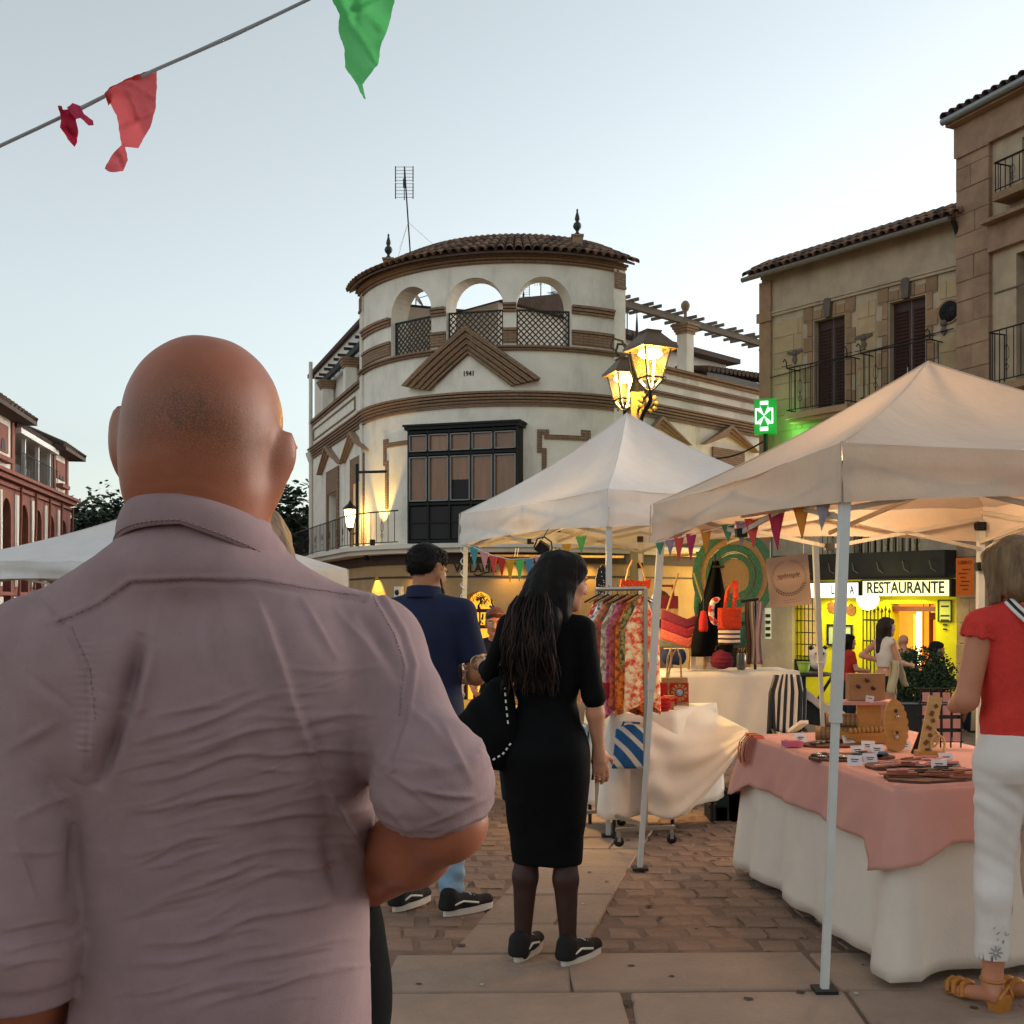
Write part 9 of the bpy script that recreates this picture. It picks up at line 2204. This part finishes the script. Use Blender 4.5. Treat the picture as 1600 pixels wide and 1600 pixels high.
# back table with yellow cloth behind the black bag
TQ = [(-.36, 7.9), (.3, 8.2), (.1, 8.9), (-.55, 8.6)]
t = table('trestle_table', 'trestle table with a yellow fringed cloth behind the black shoulder bag', TQ, .70); 
cloth('yellow_cloth', 'white and yellow cloth on the trestle table behind the black shoulder bag', TQ, .705, .1, mat('yellow_cloth', S('#c9a648'), .9, .2, 8), 4, .01, 3)
for k, cc in enumerate((m_red, m_linen, m_sand2)): p_ = Vector((-.25+.16*k, 8.15+.06*k, .712)); t = thing('folded_purse', ['red', 'white', 'beige'][k]+' folded purse on the trestle table behind the black bag', 'purse', p_); b = MB(); b.box(p_+UP*.02, (.11, .08, .04), Matrix.Rotation(.4*k, 3, 'Z')); b.build('purse', cc, t); b = MB(); b.box(p_+UP*.043, (.09, .05, .008), Matrix.Rotation(.4*k, 3, 'Z')); b.build('flap', m_joint, t)
# a horizontal lit rail across the tent, and lace loops at the posts
t = thing('tent_rail', 'thin pale rail hung across the back of the white tent for hanging goods', 'rail', P(950, 866, 8.9)); b = MB(); b.tube([P(735, 868, 9.2), P(975, 870, 9.0)], .012, 6); b.build('tube', m_straw, t); b = MB(); b.tube([P(1030, 868, 9.0), P(1100, 866, 9.0)], .012, 6); b.build('short_tube', m_straw, t)
b = MB()
for px in (804, 808): b.tube([P(px, 870, 9.1), P(px+2, 856, 9.1)], .003, 4)
b.build('string', m_white, t)
t = thing('fairy_lights', 'white cable with tiny lights wound round the far left leg of the white tent', 'lights', P(722, 1000, 9.38)); b = MB(); pts = [P(723+3.2*math.cos(i*.9), 850+i*2.6, 9.38+.03*math.sin(i*.9)) for i in range(110)]; b.tube(pts, .005, 4); b.build('cable', m_white, t)
t = thing('restaurant_balcony_pot', 'small dark planter on the first floor balcony above the restaurant', 'planter', P(1452, 860, 22.5)) if False else None
# ================================================================== things and people by the restaurant
# planter with the round bush
q = Vector((P(1440, 1100, 15.5).x, 15.5, gz(15.5))); t = thing('planter_box', 'dark rectangular planter holding the round bush before the restaurant', 'planter', q); b = MB()
w, d_, h = .42, .3, .5
for x0, x1, y0, y1 in ((-w, w, -d_, -d_+.03), (-w, w, d_-.03, d_), (-w, -w+.03, -d_, d_), (w-.03, w, -d_, d_)): b.hexa([q+Vector(p) for p in ((x0, y0, 0), (x1, y0, 0), (x1, y1, 0), (x0, y1, 0), (x0, y0, h), (x1, y0, h), (x1, y1, h), (x0, y1, h))])
b.build('box', mat('planter_dark', S('#2a2927'), .8, .2), t); b = MB(); b.box(q+Vector((0, -d_-.006, h-.03)), (w*2+.02, .02, .025)); b.build('rim', m_zinc, t); b = MB(); b.box(q+UP*(h-.05), (w*2-.06, d_*2-.06, .02)); b.build('soil', m_dkwood, t)
c = P(1440, 1058, 15.5); t = thing('round_bush', 'round clipped dark green bush in the planter before the restaurant', 'bush', q+UP*h); r = random.Random(4); b = MB()
for i in range(5200):
 v = Vector((r.gauss(0, 1), r.gauss(0, 1), r.gauss(0, 1))).normalized()*(r.random()**.25); p = c+Vector((v.x*.43, v.y*.43, v.z*.43-.02)); p += v*r.uniform(-.03, .04); L = r.uniform(.03, .06); d = (v+Vector((r.gauss(0, .6), r.gauss(0, .6), r.gauss(0, .6)))).normalized(); w_ = d.cross(v+Vector((.1, .2, .3))).normalized()*L*.3
 b.add([p, p+d*L*.5+w_, p+d*L, p+d*L*.5-w_], [(0, 1, 2, 3)], r.random() > .6)
b.build('foliage', [mat('bush_leaf', S('#33482a'), .7, .3, 3), mat('bush_leaf_dark', S('#22331e'), .7, .3, 3)], t); b = MB(); b.tube([q+UP*(h-.1), q+UP*(h+.2), c], [.03, .025, .02], 6)
for i in range(6): a = i*1.05; b.tube([c-UP*.2, c+Vector((.2*math.cos(a), .2*math.sin(a), .05))], .01, 4)
b.build('stem', m_bark, t)
def bgperson(label, x, y, yaw, h, pose, top, bottom, skin_, hair_, female, hairlen=0, dz=0., g=None, hs=1.0, coarse=.013, headyaw=0, sleeves=.55):
 W = Frame(x, y, gz(y)+dz, yaw, h); pr = thing('person', label, 'person', (x, y, gz(y)+dz), g); hc = np.array(pose.get('head', (0, .02, 1.60))); rot = rotv(0, 0, headyaw)@rotv(-4, 0, 0)
 f = SDF(); T = head_prims(f, hc, rot, female, hs); neck(f, hc, female, .05, 1.42); rows = ROW_F if female else ROW_M; f.loft(rows, .03); sx = .155 if female else .185
 A_ = []
 for s, k in ((-1, 'L'), (1, 'R')):
  sh = np.array([s*sx, -.015, 1.40]); el, wr = pose.get(k, ((s*(sx+.05), 0, 1.12), (s*(sx+.03), .1, .88))); f.cone((s*.03, -.02, 1.44), sh, .046, .044, .03); arm(f, sh, el, wr, (.045, .037, .036, .026)); d = np.array(wr)-np.array(el); hand(f, wr, d, (-s, .2, -.2), .5, .92, s); A_.append((sh, np.array(el), np.array(wr)))
 legs = pose.get('legs')
 for i, s in enumerate((-1, 1)):
  kn, an, ft = legs[i] if legs else ((s*.09, .02, .48), (s*.1, -.02, .085), (s*.12, .12, .03)); leg(f, (s*.085, 0, .88), kn, an, ft)
 finish('body', f, W, coarse*.75, skin_, pr, 1); eyes(pr, T, W, rot, hs)
 gS = SDF(); z0 = pose.get('hem', .92); gS.loft([(z, cx, cy, rx+.016, ry+.016) for z, cx, cy, rx, ry in rows if z0 <= z <= 1.45], .03)
 for sh, el, wr in A_:
  gS.cone((np.sign(sh[0])*.05, -.02, 1.43), sh, .055, .057, .03)
  if sleeves > 0: gS.cone(sh, sh+(el-sh)*min(1, sleeves), .058, .05, .02)
  if sleeves > 1: gS.cone(el, el+(wr-el)*(sleeves-1), .05, .044, .02)
 finish('top', gS, W, coarse, top, pr, 1, disp=lambda V, N: .005*wob(V, 18, 3))
 j = SDF(); j.loft([(z, cx, cy, rx+.014, ry+.014) for z, cx, cy, rx, ry in rows if .79 < z < 1.0], .03)
 for i, s in enumerate((-1, 1)):
  kn, an, ft = legs[i] if legs else ((s*.09, .02, .48), (s*.1, -.02, .085), (s*.12, .12, .03)); e = pose.get('short', 1.0); hp = np.array([s*.085, 0, .88]); kn, an = np.array(kn), np.array(an)
  j.cone(hp, hp+(kn-hp)*min(1, e*2), .098, .07, .03)
  if e >= 1: j.cone(kn, an+(kn-an)*.1, .068, .05, .03)
 finish('trousers' if pose.get('short', 1.) >= 1 else 'shorts', j, W, coarse, bottom, pr, 1)
 for i, s in enumerate((-1, 1)):
  ft = np.array(legs[i][2]) if legs else np.array((s*.12, .12, .03)); an = np.array(legs[i][1]) if legs else np.array((s*.1, -.02, .085)); d = ft-an; d[2] = 0; d = d/np.linalg.norm(d); b0 = np.array([an[0], an[1], an[2]-.085]); fS = SDF(); fS.cone(b0-d*.04+np.array([0, 0, .04]), b0+d*.15+np.array([0, 0, .032]), .04, .034, .02); fS.cut(lambda p, z=b0[2]: z-p[..., 2]); finish('shoe', fS, W, coarse*.8, m_suede, pr, 1)
 hS = SDF(); Th = lambda x, y, z: hc+rot@(np.array([x, y, z])*hs)
 if hair_ is not None:
  hS.ell(Th(0, -.024, .052), np.array([.086, .099, .083])*hs, rot, .02); hS.ell(Th(0, -.06, -.0), np.array([.08, .062, .075])*hs, rot, .03); hS.ell(Th(0, .03, .08), np.array([.074, .062, .04])*hs, rot, .03)
  if hairlen > 0:
   hS.cone(Th(0, -.07, -.02), Th(0, -.09, -.02-hairlen), .08, .05, .05)
   for s in (-1, 1): hS.cone(Th(s*.07, -.0, .0), Th(s*.085, -.02, -.05-hairlen*.8), .03, .022, .03)
  hS.ell(Th(0, .125, -.02), np.array([.075, .06, .085])*hs, rot, .01, True)
  finish('hair', hS, W, coarse*.7, hair_, pr, 1, disp=lambda V, N: .003*wob(V, 90, 2))
 return W, pr
m_wt = mat('white_top', S('#d0c4bb'), .85, .06, 8); m_rt = mat('red_shirt', S('#b5281f'), .85, .1, 8); m_dj = mat('dark_jeans', S('#161b24'), .85, .2, 12); m_ol = mat('olive_jacket', S('#3a3320'), .85, .2, 8); m_gs = mat('green_shirt', S('#3f5a3a'), .85, .2, 8)
q = P(1384, 1000, 14.2); bgperson('young woman in a white sleeveless crop top turning right in front of the restaurant', q.x, 14.2, R(-72), 1.66, {'L': ((-.16, -.26, 1.22), (-.02, -.02, 1.14)), 'R': ((.22, .05, 1.14), (.16, .26, 1.10)), 'hem': 1.02, 'short': .22}, m_wt, m_dj, sk_b, m_hair_br, True, .30, g=None, headyaw=-5, sleeves=0, dz=-.06)
t = thing('beige_jacket', 'beige jacket hanging over the arm of the young woman in the white top', 'jacket', P(1398, 1085, 13.9)); b = MB(); b.grid(lambda u, v: P(1390+14*u+2*math.sin(5*v), 1032+52*v, 13.9)+Vector((0, .05*math.sin(7*u+2*v), 0)), 8, 10); b.build('front_fall', mat('beige_cloth', S('#b9a684'), .9, .1, 6), t, solid=.02); b = MB(); b.grid(lambda u, v: P(1400+8*u+12*v, 1034+38*v, 14.0)+Vector((0, .05*math.sin(7*u+2*v), 0)), 6, 8); b.build('sleeve', MATS['beige_cloth'], t, solid=.03)
q = P(1325, 1000, 17.5); bgperson('dark haired woman with glasses in a red top and black trousers by the restaurant', q.x, 17.5, R(-80), 1.62, {'R': ((.2, .05, 1.15), (.13, .26, 1.12)), 'L': ((-.2, .03, 1.15), (-.1, .25, 1.1))}, m_rt, m_dj, sk_b, m_hair_dk, True, .22, dz=-.2)
q = P(1462, 1010, 16.2)
sit = (((-.1, .42, .86), (-.1, .42, .44), (-.1, .58, .38)), ((.1, .42, .86), (.1, .42, .44), (.1, .58, .38)))
bgperson('dark haired man in an olive jacket sitting to the right of the bush', q.x, 16.2, R(-85), 1.74, {'legs': sit, 'R': ((.22, .1, 1.13), (.12, .38, 1.12)), 'L': ((-.22, .1, 1.13), (-.12, .36, 1.12))}, m_ol, m_dj, sk_c, m_hair_dk, False, dz=-.44, sleeves=1.8)
t = thing('bistro_chair', 'dark bistro chair under the seated man in the olive jacket', 'chair', (q.x, 16.2, gz(16.2))); b = MB(); z = gz(16.2); b.box((q.x, 16.2, z+.44), (.42, .42, .04)); b.build('seat', m_joint, t)
for sx_ in (-.18, .18):
 for sy in (-.18, .18): b = MB(); b.tube([(q.x+sx_, 16.2+sy, z), (q.x+sx_, 16.2+sy, z+.44)], .014, 5); b.build('leg', m_joint, t)
b = MB(); b.box((q.x-.2, 16.2, z+.7), (.03, .4, .36)); b.build('backrest', m_joint, t)
t = thing('bistro_table', 'small bistro table with a pale top to the right of the seated man', 'table', (q.x+.6, 16.0, z)); b = MB(); b.lathe([(.0, .71), (.3, .71), (.3, .735), (.0, .735)], (q.x+.6, 16.0, z), 20); b.build('tabletop', mat('pale_green_top', S('#9aa88a'), .5, .1), t); b = MB(); b.tube([(q.x+.6, 16, z), (q.x+.6, 16, z+.71)], .025, 6); b.lathe([(.2, 0), (.2, .02), (.03, .04)], (q.x+.6, 16, z), 12); b.build('pedestal', m_joint, t)
q = P(1412, 1004, 19.0); bgperson('bald older man in a green shirt seen behind the bush', q.x, 19.0, R(10), 1.68, {}, m_gs, m_dj, sk_b, None, False, dz=-.25, sleeves=.6)
# vendor behind the navy man: face towards the viewer
q = P(771, 950, 8.9); bgperson('vendor woman with drawn back auburn hair and a dark sleeveless top facing the viewer', q.x+.02, 8.9, R(165), 1.62, {'R': ((.21, .05, 1.14), (.12, .24, 1.05)), 'L': ((-.21, .05, 1.14), (-.12, .24, 1.05)), 'hem': .92}, mat('dark_top', S('#15131c'), .85, .1), m_dj, sk_a, m_hair_rd, True, 0, g=None, coarse=.011, headyaw=12, sleeves=0, dz=-.08)
# woman hidden behind the bald man
q = P(383, 900, 2.1); bgperson('woman with highlighted brown hair almost hidden behind the neck of the bald man', q.x, 2.1, R(20), 1.70, {}, mat('cream_top', S('#c9b89e'), .85, .1), m_dj, sk_b, m_hair_bl, True, .24, coarse=.012, dz=-.03)
# pushchair with a panda toy
q = Vector((P(1270, 1090, 12.5).x, 12.5, gz(12.5))); t = thing('pushchair', 'dark pushchair with a pale blanket standing left of the restaurant', 'pushchair', q); b = MB(); b.tube([q+Vector((-.2, 0, .2)), q+Vector((.0, 0, .55)), q+Vector((.25, 0, .95))], .018, 6); b.tube([q+Vector((.25, 0, .15)), q+Vector((-.1, 0, .6)), q+Vector((-.2, 0, .75))], .018, 6); b.build('frame', m_joint, t)
b = MB(); b.hexa([q+Vector(p) for p in ((-.2, -.2, .4), (.1, -.2, .35), (.1, .2, .35), (-.2, .2, .4), (-.25, -.2, .75), (.15, -.2, .5), (.15, .2, .5), (-.25, .2, .75))]); b.build('seat', m_joint, t)
for dx in (-.22, .26):
 for dy in (-.2, .2): b = MB(); b.lathe([(.03, -.02), (.12, -.02), (.13, 0), (.12, .02), (.03, .02)], q+Vector((dx, dy, .13)), 14, M=Matrix.Rotation(R(90), 3, 'X')); b.build('wheel', m_joint, t)
b = MB(); b.grid(lambda u, v: q+Vector((-.2+.5*u, -.24, .78-.28*u-.1*v+.02*math.sin(9*u))), 8, 4); b.build('blanket', m_linen, t, solid=.03)
c = P(1278, 1022, 12.6); t = thing('panda_toy', 'black and white soft panda toy above the pushchair', 'soft toy', c-UP*.12)
blob('body', .012, [(c, (.1, .09, .085), None, .02), (c+UP*-.1, (.09, .08, .08), None, .04)], m_linen, t)
for s in (-1, 1): b = MB(); b.lathe([(.0, -.03), (.04, 0), (.0, .035)], c+Vector((s*.08, 0, .07)), 8); b.build('ear', m_joint, t)
b = MB()
for s in (-1, 1): b.lathe([(.0, -.02), (.025, 0), (.0, .02)], c+Vector((s*.035, -.085, .01)), 8)
b.build('eye_patches', m_joint, t)
c = P(1256, 1042, 12.2); t = thing('green_bucket', 'small lime green bowl on the table beside the striped chair', 'bowl', c-UP*.06); b = MB(); b.lathe([(.05, -.06), (.075, .05), (.07, .05), (.046, -.05)], c, 16); b.build('bowl', mat('lime_plastic', S('#8fae3a'), .4, .1), t); b = MB(); b.lathe([(.074, .045), (.082, .05), (.074, .056)], c, 16); b.build('rim', MATS['lime_plastic'], t)
t = thing('bistro_table', 'dark bistro table standing left of the restaurant window beneath the lime bowl', 'table', (c.x, 12.2, gz(12.2))); b = MB(); zt_ = c.z-.065; b.lathe([(.0, -.025), (.3, -.025), (.3, 0), (.0, 0)], (c.x, 12.2, zt_), 20); b.build('tabletop', m_joint, t); b = MB(); b.tube([(c.x, 12.2, gz(12.2)), (c.x, 12.2, zt_-.02)], .025, 6); b.lathe([(.2, 0), (.2, .02), (.03, .04)], (c.x, 12.2, gz(12.2)), 12); b.build('pedestal', m_joint, t)
